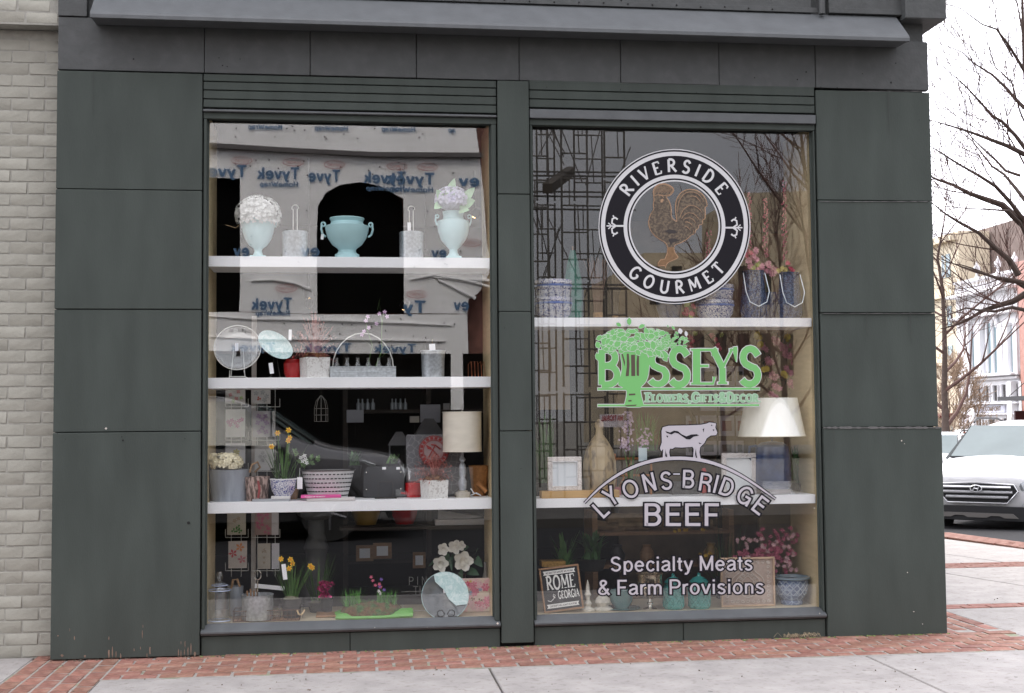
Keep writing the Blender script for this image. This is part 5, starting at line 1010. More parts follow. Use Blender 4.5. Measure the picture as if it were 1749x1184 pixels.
# ------------------------------------------------------------------ left window, middle shelf
z = Z_L[1]
def plate_stand(name, u, v, ru, rv, y, z, label, m, second=None, lean=-.25, scroll=False, wing=None):
    c = P(u, v, y); a = P(u+ru, v, y); R = a.x-c.x; T = thing(name, label, 'plate', (c.x, y, z)); hz = c.z-z
    p = part(T, 'plate', MB().at((0, 0, hz), 0, math.pi/2+lean).lathe([(.001, .004), (R*.7, .0), (R*.97, .012), (R, .016), (R*.98, .019), (R*.7, .006), (.001, .009)], 32), m)
    return T, R, hz
T, R, hz = plate_stand('glass_platter', 406, 595, 40, 45, .20, z, 'large round clear glass platter on a wire stand at left of middle shelf', M['jar'])
part(T, 'platter_rim', MB().at((0, 0, hz), 0, math.pi/2-.25).tube([(R*math.cos(a*.196), R*math.sin(a*.196), .017) for a in range(32)], .0032, 5, True), M['wirelight'])
part(T, 'stand', MB().tube([(-.06, .06, .004), (-.05, -.03, .01), (-.045, -.05, .05)], .003, 5).tube([(.06, .06, .004), (.05, -.03, .01), (.045, -.05, .05)], .003, 5).tube([(-.05, -.03, .01), (.05, -.03, .01)], .003, 5).tube([(-.045, .02, .01), (-.03, .05, hz), (.03, .05, hz), (.045, .02, .01)], .003, 5), M['wirelight'])
part(T, 'price_tag', MB().box(-.012, .010, -.062, -.060, hz-.02, hz+.03), M['white'], False)
aqua = pattern('aqua_swirl_glass', (.42, .60, .60), (.62, .74, .73), 22, (.42, .62), dist=2.5, rough=.15)
c = P(470, 590, .2); T = thing('aqua_platter', 'pale aqua swirled oval platter tilted beside white tag', 'plate', (c.x, .2, z)); A = P(502, 590, .2).x-c.x; hz = c.z-z
pl = MB(); pl.m = Matrix.Translation((0, 0, hz)) @ Matrix.Rotation(.62, 4, 'Y') @ Matrix.Rotation(math.pi/2-.3, 4, 'X'); pl.lathe([(.001, .0), (A*.7, .0), (A*1.02, .014), (A*1.04, .018), (A*.7, .005), (.001, .005)], 28, sq=.62); part(T, 'platter', pl, aqua)
part(T, 'easel', MB().tube([(-.03, .05, .002), (0, .02, hz*.9), (.03, .05, .002)], .004, 5).tube([(-.035, -.03, .01), (-.03, .04, .006)], .004, 5).tube([(.035, -.03, .01), (.03, .04, .006)], .004, 5), M['wire'])
tagcard(T, P(496, 570, .16).x-c.x, -.05, P(496, 563, .15).z-z, .020, .07, 0, False); tagcard(T, P(462, 630, .14).x-c.x, -.06, P(462, 620, .14).z-z, .026, .07, 0, False)
def gauze(u0, u1, y, z, vt, name, label, m, cat): pass
reds = mat('red_enamel', (.45, .012, .015), .25, var=.05, coat=.5)
l, W, H = PUT(484, 518, .30, z, 612); T = thing('red_casserole', 'red enamel casserole dish behind the white planter on middle shelf', 'dish', l); part(T, 'dish_body', MB().lathe([(W*.7, 0), (W*.95, H*.25), (W, H*.7), (W*1.03, H*.74), (W*.7, H*.95), (.001, H)], 24), reds); part(T, 'knob', MB().ball((0, 0, H*1.03), W*.14, 10), reds)
def fronds(mb, c, r, h, n, w, up0=.2):
    for i in range(n):
        a = rr.uniform(0, 6.28); e = rr.uniform(up0, 1.5); L_ = rr.uniform(.7, 1); tip = V(c)+V((math.cos(a)*math.cos(e)*r*L_, math.sin(a)*math.cos(e)*r*.7*L_, math.sin(e)*h*L_)); blade(mb, c, tip, w, .25, 4)
        for k in range(5):
            t = .35+.13*k; q = V(c).lerp(tip, t)+V((0, 0, .25*.5*(tip-V(c)).length*math.sin(t*3.14))); blade(mb, q, q+V((rr.gauss(0, .016), rr.gauss(0, .016), rr.uniform(-.004, .022))), w*.9, .1, 2)
def white_planter(u0, u1, vt, y, z, label, pr, ph, nleaf=120, hang=True):
    l, W, H = PUT(u0, u1, y, z, vt); T = thing('white_planter', label, 'planter', l, .35, 'square white planters with dusty pink plants')
    W *= .80; part(T, 'pot', MB().add([(-W, -W, 0), (W, -W, 0), (W, W, 0), (-W, W, 0), (-W*1.06, -W*1.06, H), (W*1.06, -W*1.06, H), (W*1.06, W*1.06, H), (-W*1.06, W*1.06, H)], [(3, 2, 1, 0), (0, 1, 5, 4), (1, 2, 6, 5), (2, 3, 7, 6), (3, 0, 4, 7), (4, 5, 6, 7)]), pattern('white_carved_pot', (.74, .73, .71), (.50, .47, .45), 95, (.55, .62), rough=.6), False)
    b = MB(); fronds(b, (0, 0, H*.98), pr, ph, nleaf, .007, -.15); part(T, 'fronds', b, pinkd)
    b = MB(); dome(b, (0, 0, H*1.0), W*1.1, W*.5, 70, .014, 5, -.2); part(T, 'moss_edge', b, mat('rusty_moss', (.20, .09, .04), .95, var=.5, vs=60)); return T
white_planter(513, 562, 611, .20, z, 'white square planter with dusty pink fronds on middle shelf', .19, .33)
c = P(620, 620, .19); W = (P(676, 620, .19).x-P(564, 620, .19).x)/2; H = P(620, 620, .19).z-z; T = thing('galvanized_caddy', 'long galvanized caddy with arched handle holding six small jars', 'caddy', (c.x, .19, z))
part(T, 'tray', MB().box(-W, W, -.055, .055, 0, H*.72, .003), M['galv'], False); part(T, 'tray_rim', MB().tube([(-W, -.056, H*.72), (W, -.056, H*.72), (W, .056, H*.72), (-W, .056, H*.72)], .003, 6, True).tube([(-W, -.057, H*.40), (W, -.057, H*.40)], .002, 5), M['galv'])
hh = P(625, 569, .19).z-z; part(T, 'handle', MB().tube([(W*.93*math.cos(a*.2618), 0, H*.6+(hh-H*.6)*math.sin(a*.2618)) for a in range(13)], .0042, 7), M['wirelight'])
for k in range(6):
    x_ = -W*.80+k*W*.32; J = thing('little_jar', ('first', 'second', 'third', 'fourth', 'fifth', 'last')[k]+' small clear jar from the left in the galvanized caddy', 'jar', (c.x+x_, .19, z+H*.2), 0, 'small jars in the galvanized caddy'); part(J, 'glass_body', MB().lathe([(.024, 0), (.026, .05), (.022, .065), (.013, .085), (.013, .11), (.016, .112)], 14), M['jar']); part(J, 'paper_label', MB().lathe([(.0262, .015), (.0266, .045)], 10, cap=False), M['white'])
orc = mat('orchid_petals', (.62, .40, .62), .5, var=.3, vs=90)
def orchid(mb, p, s): floret(mb, V(p), (rr.uniform(-.4, .4), -1, .2), s, 5, .1)
T = thing('orchid_spray', 'two pale lilac orchid stems rising from the jars of the galvanized caddy', 'flowers', (c.x, .20, z+H*.2)); b = MB(); g_ = MB()
for uu, vv in ((657, 533), (648, 536), (661, 541), (628, 541), (625, 548), (630, 560), (622, 566), (643, 553), (618, 572)): q = P(uu, vv, .17); orchid(b, q-V(T.location), .016)
g_.tube([(.06, 0, 0), P(652, 600, .18)-V(T.location), P(652, 560, .18)-V(T.location), P(655, 535, .18)-V(T.location)], .0025, 5); g_.tube([(0.02, 0, 0), P(636, 590, .18)-V(T.location), P(626, 560, .18)-V(T.location), P(625, 540, .18)-V(T.location)], .0022, 5)
for a_, b_ in (((650, 600), (675, 575)), ((640, 600), (618, 580)), ((652, 560), (647, 512)), ((652, 610), (684, 590)), ((645, 530), (650, 508))): blade(g_, P(*a_, .18)-V(T.location), P(*b_, .18)-V(T.location), .012, .2)
part(T, 'petals', b, orc, False); part(T, 'stems', g_, M['leaf'])
def bucket(u0, u1, vt, y, z, label, name='galvanized_bucket'):
    l, W, H = PUT(u0, u1, y, z, vt); T = thing(name, label, 'bucket', l); part(T, 'bucket_body', MB().lathe([(W*.92, 0), (W*.99, H*.97), (W*1.03, H), (W*.97, H*1.0), (W*.90, H*.6), (.001, H*.6)], 28), M['galv']); return T, W, H
T, W, H = bucket(719, 760, 600, .20, z, 'round hammered galvanized bucket with a paper tag at right of middle shelf'); tagcard(T, -.01, -W*.8, H+.045, .04, .065)
part(T, 'bucket_rim', MB().tube([(W*1.02*math.cos(a*.3142), W*1.02*math.sin(a*.3142), H) for a in range(20)], .004, 6, True), M['galv'])
cop = mat('copper_wire', (.55, .22, .13), .3, 1, var=0)
c = P(812, 620, .30); T = thing('copper_rack', 'copper wire letter rack at far right of middle shelf', 'rack', (c.x, .30, z))
for k in range(5): part(T, 'wire_loop', MB().tube([(-.05+k*.022, -.02, .003), (-.05+k*.022, -.02, .09+.02*math.sin(k)), (-.03+k*.022, 0, .11), (-.02+k*.022, .02, .003)], .002, 5), cop)
# ------------------------------------------------------------------ left window, lowest shelf
z = Z_L[2]
l, W, H = PUT(356, 428, .21, z, 802); zinc = mat('grey_zinc', (.34, .37, .42), .5, .5, var=.25, vs=9, stretch=(3, 3, .5))
T = thing('zinc_tub', 'oval grey zinc tub of cream hydrangeas at left end of lowest shelf', 'tub', l); part(T, 'tub_body', MB().lathe([(W*.80, 0), (W*.98, H*.96), (W*1.02, H), (W*.94, H)], 30, sq=.62), zinc)
b = MB(); dome(b, (-W*.12, -.02, H*1.22), W*.78, W*.46, 420, .016, 4, -.5, W*.6); dome(b, (W*.0-W*.75, .04, H*1.30), W*.40, W*.30, 110, .016, 4, -.4); part(T, 'hydrangea', b, hyd_c, False); part(T, 'hydrangea_core', MB().ball((W*.0, 0, H*1.15), W*.55, 14, .5), hyd_c)
rope = mat('rope', (.30, .18, .09), .9, var=.3, vs=80)
for s in (1, -1): part(T, 'rope_handle', MB().tube([(s*W*.98, -.02, H*.9), (s*W*1.1, -.02, H*1.15), (s*W*1.35, 0, H*1.22), (s*W*1.45, .02, H*1.05), (s*W*1.2, .03, H*.9)], .007, 7), rope) if s > 0 else None
l, W, H = PUT(418, 462, .20, z, 814); T = thing('twig_pot', 'small brown twig covered pot beside the zinc tub', 'pot', l); part(T, 'pot_body', MB().lathe([(W*.82, 0), (W*1.0, H*.95), (W*.97, H), (W*.85, H*.96)], 22), pattern('twig_weave', (.10, .06, .045), (.42, .30, .26), 60, (.45, .6), stretch=(1, 1, .35), rough=.8)); 
part(T, 'red_knot', MB().tube([(.01, -W*.97, H*.85), (.02, -W*.97, H*.5), (.012, -W*.93, H*.15)], .008, 6), mat('red_cord', (.30, .05, .05), .8, var=.3))
china = pattern('blue_white_china', (.70, .70, .74), (.05, .06, .26), 55, (.50, .54), dist=3.0, rough=.2)
l, W, H = PUT(462, 506, .17, z, 818); T = thing('daffodil_bowl', 'blue and white china bowl of yellow daffodils on lowest shelf', 'potted plant', l)
part(T, 'bowl', MB().lathe([(W*.55, 0), (W*.58, H*.12), (W*.62, H*.2), (W*.88, H*.45), (W*1.0, H*.78), (W*1.04, H*.98), (W*.95, H*1.0), (W*.9, H*.8), (.001, H*.8)], 28), china); part(T, 'bowl_rim', MB().lathe([(W*1.045, H*.97), (W*1.06, H*1.01), (W*.95, H*1.02)], 28, cap=False), M['white'])
yel = mat('daffodil_yellow', (.85, .55, .03), .5, var=.15); org = mat('daffodil_trumpet', (.85, .38, .01), .5, var=.1)
b = MB(); fy = MB(); fo = MB()
for uu, vv in ((474, 740), (493, 735), (495, 748), (492, 753), (464, 763)):
    q = P(uu, vv, .15)-V(l); fy_n = (rr.uniform(-.5, .5), -1, .15); flower6(fy, fo, q, fy_n, .021); b.tube([(rr.uniform(-.02, .02), 0, H*.8), (q.x*.6, 0, q.z*.6), q+V((0, .01, 0))], .0028, 5)
for k in range(34): a = rr.uniform(-1, 1); blade(b, (a*W*.5, rr.uniform(-.02, .02), H*.8), (a*W*1.9+rr.gauss(0, .01), rr.uniform(-.05, .04), H+rr.uniform(.12, .25)), .009, .15)
part(T, 'leaves', b, M['leaf']); part(T, 'daffodil_petals', fy, yel, False); part(T, 'daffodil_trumpets', fo, org)
part(T, 'soil', MB().lathe([(W*.88, H*.82), (W*.3, H*.9), (.001, H*.92)], 16), moss)
for k, (u0, u1, dz, hh_, m_) in enumerate(((432, 495, .0, .016, 'grey_book'), (464, 496, .017, .016, 'white_book'))):
    l2, W2, _ = PUT(u0, u1, .115, z); solo('thin_book', MB().box(-W2, W2, -.03, .03, dz, dz+hh_, .001), mat(m_, (.35, .36, .38) if k == 0 else (.7, .68, .68), .5), ('flat grey booklet under the daffodil bowl edge', 'small white booklet lying on the grey booklet')[k], 'booklet', None, False, l2)
l, W, H = PUT(514, 606, .25, z, 803); T = thing('slotted_basket', 'white metal basket with rows of dark slots on lowest shelf', 'basket', l)
wm = mat('white_enamel', (.62, .63, .63), .4, var=.12, vs=12); part(T, 'basket_body', MB().lathe([(W*.70, 0), (W*.97, H*.96), (W*1.02, H), (W*.97, H)], 36, sq=.6), wm); part(T, 'basket_rim', MB().lathe([(W*1.0, H*.97), (W*1.03, H*1.02), (W*.97, H*1.02)], 36, sq=.6, cap=False), M['wire'])
b = MB()
for r_ in range(6):
    for k in range(17):
        a = -math.pi/2+(k-8+(r_ % 2)*.5)*.165; t = .14+r_*.145; R = W*(.70+.27*t/.96)+.0008; b.at((R*math.cos(a), R*math.sin(a)*.6, H*t), a+math.pi/2); b.box(-.008, .008, -.0012, .003, -.0035, .0035)
part(T, 'slot', b, M['dark'], False, None, 'stuff')
l3 = V((P(522, 790, .22).x, .22, z+.0)); T2_ = thing('white_blossom_pot', 'small plant with white blossoms and green leaves beside the slotted basket', 'potted plant', (P(500, 800, .30).x, .30, z)); b = MB(); g_ = MB()
for uu, vv in ((514, 782), (520, 779), (517, 788), (522, 785), (524, 791)): q = P(uu, vv, .24)-V(T2_.location); floret(b, q, (0, -1, .4), .016, 5)
for k in range(16): q = P(rr.uniform(490, 545), rr.uniform(770, 800), .26)-V(T2_.location); floret(g_, q, (rr.uniform(-1, 1), -1, .6), .02, 4)
for uu, vv in ((518, 785), (530, 778), (505, 790)): g_.tube([(0, 0, .03), P(uu, vv, .25)-V(T2_.location)], .002, 4)
part(T2_, 'blossoms', b, hyd_w, False); part(T2_, 'foliage', g_, M['leaf'], False); part(T2_, 'pot', MB().lathe([(.03, 0), (.04, .07)], 14), M['wood'])
tg = MB(); q = P(512, 826, .15); solo('hanging_price_tag', MB().box(-.017, .017, -.001, .001, -.035, .04).tube([(0, 0, .04), (.0, 0, .10)], .0012, 4), M['white'], 'white price tag hanging before the dark gap left of the slotted basket', 'price tag', None, False, (q.x, .15, q.z))
l2, W2, _ = PUT(514, 582, .10, z); pk = mat('pink_cover', (.75, .10, .35), .4, var=0)
T = thing('pink_book', 'bright pink book on top of the two book pile before the slotted basket', 'book', l2+V((0, .015, .019)), .03); part(T, 'cover', MB().box(-W2, W2, -.05, .05, 0, .018, .002), pk, False); b = MB()
for i, q in enumerate(sans('FLOWERS OF THE MONTH', .0075, .17, 0, .1, W2*1.0)): b.add([(px-W2*.3, -.0508-(i % 3)*.0002, .005+pz) for px, pz in q], [(0, 1, 2, 3)])
part(T, 'spine_lettering', b, M['white'], False)
l4, W4, _ = PUT(524, 606, .10, z); T = thing('white_book', 'white book under the pink book', 'book', l4+V((0, .02, 0))); part(T, 'cover', MB().box(-W4, W4, -.052, .052, 0, .0185, .002), mat('white_cover', (.70, .66, .66), .4, var=0), False)
l, W, H = PUT(620, 690, .30, z, 797); T = thing('slate_board', 'black slate board with metal corners leaning on a small wire easel', 'board', l, 0); b = MB(); b.prism([(-W, .004), (W, .004), (W*.98, H*.82), (W*.80, H), (-W*.80, H), (-W*.98, H*.82)], -.006, .006); part(T, 'board', b, mat('slate', (.016, .017, .020), .6, var=.15), True, rot=(-.12, 0, 0)); 
for sx in (-.85, .82):
    for sz in (.28, .82): part(T, 'stud', MB().at((W*sx, -.012-.03*0, H*sz), 0, math.pi/2-.12).lathe([(.005, -.006), (.004, .004)], 8), M['silver'])
part(T, 'easel', MB().tube([(-.04, -.09, .004), (-.04, -.08, .10), (-.01, -.08, .115), (.02, -.08, .108), (.05, -.08, .112), (.055, -.08, .10), (.055, -.09, .004)], .0022, 5).tube([(-.06, -.11, .003), (.08, -.11, .003), (.08, -.02, .003), (-.06, -.02, .003)], .003, 5, True), M['wire'])
for uu in (656, 680): q = P(uu, 800, .26)-V(l); part(T, 'sticker', MB().box(q.x-.012, q.x+.012, q.y-.002, q.y, q.z-.008, q.z+.008), M['white'], False)
l, W, H = PUT(690, 722, .33, z, 822); T = thing('red_casserole', 'red enamel pot behind the white planter on lowest shelf', 'pot', l); part(T, 'pot_body', MB().lathe([(W*.8, 0), (W, H*.3), (W*.95, H*.9), (W*.3, H)], 22), reds); part(T, 'pot_handle', MB().tube([(-W, 0, H*.3), (-W*1.4, -.02, H*.35), (-W*1.4, -.05, H*.3), (-W*.9, -.03, H*.25)], .007, 6), reds)
white_planter(719, 762, 820, .17, z, 'white square planter with dusty red fronds beside the drum lamp', .17, .20, 110)
# the round emblem and the diamond quilted pillow it hangs before
l, W, H = PUT(693, 790, .37, z, 742); qm = pattern('quilted_grey', (.30, .30, .32), (.16, .16, .17), 26, (.0, .06), 'vor', .8)
solo('quilted_cushion', MB().box(-W, W, -.012, .012, .004, H, .010), qm, 'grey quilted cushion standing behind the dusty red plant', 'cushion', None, True, l+V((0, 0, 0)))
c = P(741, 770, .31); R = P(766, 770, .31).x-c.x; T = thing('round_emblem', 'round dark red emblem with crossed pick and shovel before grey cushion', 'sign', c); rm_ = mat('dark_red_print', (.28, .03, .03), .6, var=.2, vs=50)
part(T, 'disc', MB().at((0, 0, 0), 0, math.pi/2).lathe([(R*.93, -.002), (R*.93, .002)], 32), mat('greyish_pink_disc', (.30, .22, .22), .7, var=.1), True)
b = MB(); n = 36
b.tube([(R*math.cos(a*.1745), -.004, R*math.sin(a*.1745)) for a in range(36)], .0035, 4, True); b.tube([(R*.72*math.cos(a*.1745), -.004, R*.72*math.sin(a*.1745)) for a in range(36)], .003, 4, True)
for k in range(18): a = k*.349; b.at((R*.86*math.cos(a), -.004, R*.86*math.sin(a)), 0, 0, -a); b.box(-R*.09, R*.09, -.002, .002, -R*.10, R*.10)
part(T, 'ring_print', b, rm_, False); b = MB(); b.tube([(-R*.35, -.005, -R*.45), (R*.10, -.005, R*.38)], .004, 5); b.tube([(R*.35, -.005, -R*.42), (-R*.12, -.005, R*.10)], .004, 5); b.prism([(-R*.1, R*.05), (-R*.2, R*.25), (-R*.55, R*.42), (-R*.42, R*.12)], -.007, -.003); b.tube([(-R*.18, -.005, R*.42), (R*.12, -.005, R*.38), (R*.45, -.005, R*.10)], .005, 5); part(T, 'crossed_tools', b, rm_, False)
# drum lamp
c = P(790, 850, .22); T = thing('drum_lamp', 'crystal table lamp with cream drum shade at right end of lowest shelf', 'lamp', (c.x, .22, z)); r1 = (P(823, 740, .22).x-P(757, 740, .22).x)/2; z0_ = P(790, 771, .22).z-z; z1_ = P(790, 704, .22).z-z
shm = mat('cream_lampshade', (.74, .68, .58), .5, var=.10, vs=9, bump=.4, bs=14, coat=.1, stretch=(1, 1, 2)); part(T, 'lamp_shade', MB().lathe([(r1, z0_), (r1*1.0, z1_), (r1*.96, z1_), (r1*.96, z0_)], 36, cap=False), shm); part(T, 'finial', MB().ball((0, 0, z1_+.006), .006, 8), M['silver']); part(T, 'shade_rim', MB().tube([(r1*math.cos(a*.2618), r1*math.sin(a*.2618), z0_) for a in range(24)], .003, 5, True).tube([(r1*math.cos(a*.2618), r1*math.sin(a*.2618), z1_) for a in range(24)], .003, 5, True), shm)
cry = mat('crystal', (.70, .74, .80), .05, .1, var=.3, vs=40, trans=.55); s_ = z0_; part(T, 'crystal_stem', MB().lathe([(.020, .04), (.026, .06), (.030, s_*.35), (.018, s_*.42), (.026, s_*.55), (.022, s_*.7), (.010, s_*.76), (.024, s_*.82), (.010, s_*.88), (.008, s_*1.05)], 16), cry)
part(T, 'base', MB().lathe([(.052, 0), (.052, .036), (.034, .04), (.034, .046), (.02, .047)], 22), mat('mirror_base', (.62, .58, .50), .2, .5, var=.1)); part(T, 'cord', MB().tube([(.05, 0, .01), (.09, -.03, .03), (.12, -.02, .012), (.10, .01, .02), (.07, -.05, .03), (.05, -.06, .06)], .0035, 5), M['white'])
l, W, H = PUT(798, 836, .36, z, 795); T = thing('cane_basket', 'tan cane basket behind the drum lamp base', 'basket', l); part(T, 'basket_body', MB().lathe([(W*.6, 0), (W*.95, H), (W*.88, H), (W*.6, H*.3)], 18), mat('orange_cane', (.36, .16, .05), .7, var=.3, vs=50)); part(T, 'cane_handle', MB().tube([(-.02, -.07, .09), (.04, -.09, .03)], .014, 7), mat('orange_wood', (.45, .20, .07), .6))
# ------------------------------------------------------------------ left window, deck
z = ZD
c = P(375, 1040, .17); W = (P(394, 1030, .17).x-P(357, 1030, .17).x)/2; T = thing('apothecary_jar', 'tall clear glass apothecary jar with knobbed lid in bottom left corner', 'jar', (c.x, .17, z-.002)); zb_ = P(375, 1018, .17).z-z; zr_ = P(375, 1007, .17).z-z; zt_ = P(375, 978, .17).z-z
part(T, 'glass_body', MB().lathe([(W*.6, 0), (W*.95, .005), (W, .02), (W, zr_-.01), (W*.96, zr_-.012), (W*.93, .02), (.001, .014)], 30, cap=False), M['jar'])
part(T, 'lid', MB().lathe([(W*1.04, zr_-.008), (W*1.04, zr_), (W*.85, zr_+.02), (W*.4, zr_+.045), (W*.2, zr_+.055), (W*.3, zr_+.075), (W*.35, zr_+.09), (W*.2, zr_+.115), (.001, zr_+.12)], 26, cap=False), M['jar'])
for zz_ in (zr_-.002, .012, zr_+.03): part(T, 'glass_rim', MB().tube([(W*(1.03 if zz_ < zr_ else .75)*math.cos(a*.2618), W*(1.03 if zz_ < zr_ else .75)*math.sin(a*.2618), zz_) for a in range(24)], .0035, 5, True), mat('bluish_glass_edge', (.50, .58, .80), .1, var=.1, spec=.9))
l, W, H = PUT(388, 416, .42, z, 1001, 1000); T = thing('zinc_tub', 'grey zinc tub with rope handle behind the apothecary jar', 'tub', l); part(T, 'tub_body', MB().lathe([(W*.85, 0), (W, H), (W*.9, H)], 22), zinc); part(T, 'rope_handle', MB().tube([(-W*.4, -W*.8, H*.95), (-W*.2, -W*.9, H+.045), (W*.3, -W*.9, H+.05), (W*.6, -W*.8, H*1.0)], .009, 7), rope)
# wire tray
a0, a1 = P(398, 1058, .14), P(512, 1048, .14); T = thing('wire_tray', 'rusty wire tray with curved wooden handle on the deck', 'tray', ((a0.x+a1.x)/2, .20, z)); W = (a1.x-a0.x)/2; b = MB(); D_ = .075
for zz_, r_ in ((.004, .0030), (.035, .0018), (.068, .0030)): b.tube([(-W, -D_, zz_), (W, -D_, zz_), (W, D_, zz_), (-W, D_, zz_)], r_, 5, True)
for k in range(17): x_ = -W+2*W*k/16; b.tube([(x_, -D_, .004), (x_, -D_, .068)], .0015, 4); b.tube([(x_, D_, .004), (x_, D_, .068)], .0015, 4); b.tube([(x_, -D_, .004), (x_, D_, .004)], .0015, 4)
for k in range(5): b.tube([(W, -D_+2*D_*k/4, .004), (W, -D_+2*D_*k/4, .068)], .0015, 4); b.tube([(-W, -D_+2*D_*k/4, .004), (-W, -D_+2*D_*k/4, .068)], .0015, 4)
part(T, 'wire_frame', b, mat('rusty_wire', (.12, .07, .05), .7, .3)); part(T, 'wooden_handle', MB().tube([(W*.93, -D_, .062), (W*.97, -D_-.03, .045), (W*1.05, -D_-.035, .04), (W*1.12, -D_-.02, .055), (W*1.14, -D_, .066)], .006, 7), M['tan']); part(T, 'tray_base', MB().box(-W, W, -D_, D_, .0, .003), M['wood'], False)
l, W, H = PUT(413, 467, .20, z+.006, 1015, 1030); T = thing('galvanized_canister', 'round galvanized utensil caddy with ring handle inside the wire tray', 'canister', l); part(T, 'canister_body', MB().lathe([(W*.97, 0), (W, .004), (W, H*.95), (W*1.02, H), (W*.95, H), (W*.92, H*.6), (.001, H*.6)], 28), M['galv']); hz = P(440, 984, .20).z-z
part(T, 'ring_handle', MB().tube([(0, 0, H*.6), (0, 0, hz-.034)], .004, 6).tube([(.022*math.cos(a*.449), 0, hz+.0+.03*math.sin(a*.449)) for a in range(14)], .003, 6, True), M['silver'])
for k in range(4): part(T, 'utensil', MB().tube([(-W*.6+k*.018, .02, H*.6), (-W*.7+k*.022, .03, H+.02+.012*(k % 2))], .006, 6), M['wood'])
l2, W2, H2 = PUT(435, 486, .40, z+.02, 995, 1000); solo('paper_strip', MB().at((0, 0, P(460, 1003, .40).z-z-.02), 0, -.1, .12).box(-W2, W2, -.004, .004, -.014, .014, .001), M['white'], 'narrow white printed strip leaning behind the galvanized caddy', 'strip', None, False, l2)
def card(name, u0, u1, v0, v1, y, label, art, border=(.60, .57, .50), tilt=0, grp='greeting cards in the wire rack'):
    a, c = P(u0, v1, y), P(u1, v0, y); cx_, cz_ = (a.x+c.x)/2, (a.z+c.z)/2; w, h = (c.x-a.x)/2, (c.z-a.z)/2; T = thing(name, label, 'card', (cx_, y, cz_-h), 0, grp); part(T, 'paper', MB().box(-w, w, -.002, .002, 0, 2*h), mat('card_paper', border, .6, var=.08, vs=20), False)
    for k, (nm, pts, r, col, kk) in enumerate(art):
        b = MB()
        for (fx__, fz__) in pts: floret(b, V((fx__*w, -.0035-k*.0006, h+fz__*h)), (0, -1, 0), r*w, kk, .02)
        part(T, nm, b, mat('ink_'+nm, col, .6, var=.25, vs=120), False)
    return T
for (u0, u1, v0, v1, lb, art, bd) in [
  (385, 419, 664, 690, 'greeting card with small coloured sprigs, top of left column', [('pink_sprig', [(-.5, .2), (.3, .6), (.1, -.3)], .22, (.6, .25, .25), 4), ('green_sprig', [(.6, -.2), (-.2, -.6)], .2, (.35, .5, .15), 4)], (.62, .60, .56)),
  (385, 419, 699, 747, 'greeting card with a band of magenta flowers, second in left column', [('magenta_flower', [(-.7, .1), (-.35, .2), (0, .05), (.35, .15), (.65, .25), (-.5, -.1), (.2, -.2)], .26, (.50, .12, .32), 5)], (.62, .62, .62)),
  (385, 419, 757, 792, 'greeting card with one pale yellow flower, third in left column', [('yellow_flower', [(.1, .1)], .4, (.50, .46, .14), 6)], (.60, .60, .62)),
  (429, 462, 664, 690, 'greeting card with grey print and red mark, top of right column', [('red_mark', [(-.2, -.3)], .25, (.5, .08, .05), 3), ('grey_print', [(-.5, .4), (.2, .5), (.6, 0), (.4, -.5)], .3, (.35, .36, .36), 5)], (.58, .56, .54)),
  (432, 465, 702, 747, 'greeting card with purple damask print, second in right column', [('purple_print', [(-.4, .6), (.3, .6), (-.5, .1), (.4, .1), (0, .35), (0, -.3), (-.35, -.6), (.35, -.6)], .3, (.30, .20, .34), 4)], (.42, .40, .42)),
  (435, 462, 760, 804, 'greeting card with fine grey drawing, third in right column', [('grey_drawing', [(0, .4), (-.3, .1), (.3, .1), (0, -.2)], .3, (.36, .36, .36), 6)], (.52, .52, .52)),
  (388, 420, 876, 914, 'framed card with green leaves above the tulip card', [('green_leaf', [(-.3, -.6), (.1, -.55), (.35, -.65), (.2, -.3)], .3, (.08, .22, .06), 3), ('brown_print', [(-.2, .3), (.2, .5)], .25, (.4, .3, .2), 5)], (.50, .46, .38)),
  (390, 422, 924, 971, 'card of red orange and pink tulips at the lowest place of left column', [('orange_tulip', [(.25, .55)], .52, (.62, .25, .10), 5), ('red_tulip', [(-.5, .1)], .5, (.50, .08, .09), 5), ('pink_tulip', [(.45, -.35)], .5, (.55, .20, .22), 5)], (.56, .50, .46)),
  (435, 464, 876, 914, 'card crowded with pink blossoms above the beige card', [('pink_blossom', [(rr.uniform(-.8, .8), rr.uniform(-.9, .9)) for _ in range(26)], .22, (.50, .12, .20), 5)], (.35, .25, .22)),
  (440, 462, 928, 972, 'beige card with lines of lettering, lowest of right column', [('brown_script', [(0, .5), (.2, .35), (-.2, .35), (0, -.1), (0, -.5)], .22, (.28, .20, .14), 3)], (.46, .42, .36)),
  (464, 477, 928, 972, 'plain white card edge-on beside the beige card', [], (.62, .62, .66)), (464, 476, 876, 914, 'plain white card beside the pink blossom card', [], (.58, .55, .55)), (462, 470, 702, 746, 'grey card edge beside the purple card', [], (.45, .45, .45)), (462, 468, 760, 800, 'white card edge beside the grey drawing card', [], (.6, .6, .6))]:
    card('greeting_card', u0, u1, v0, v1, .66, lb, art, bd)
c = P(425, 850, .70); T = thing('card_rack', 'tall pale wire card rack behind the left end of shelves', 'rack', (c.x, .70, z)); b = MB(); oT = V(T.location)
for uu in (395, 412, 440, 456, 470): b.tube([P(uu, 655, .67)-oT, P(uu, 985, .67)-oT], .0022, 5)
for vv in (695, 752, 805, 872, 918, 975):
    b.tube([P(385, vv, .655)-oT, P(424, vv, .655)-oT], .0022, 5); b.tube([P(430, vv, .655)-oT, P(478, vv, .655)-oT], .0022, 5)
    for uu in (385, 424, 430, 478): b.tube([P(uu, vv, .655)-oT, P(uu, vv-14, .64)-oT], .0022, 5)
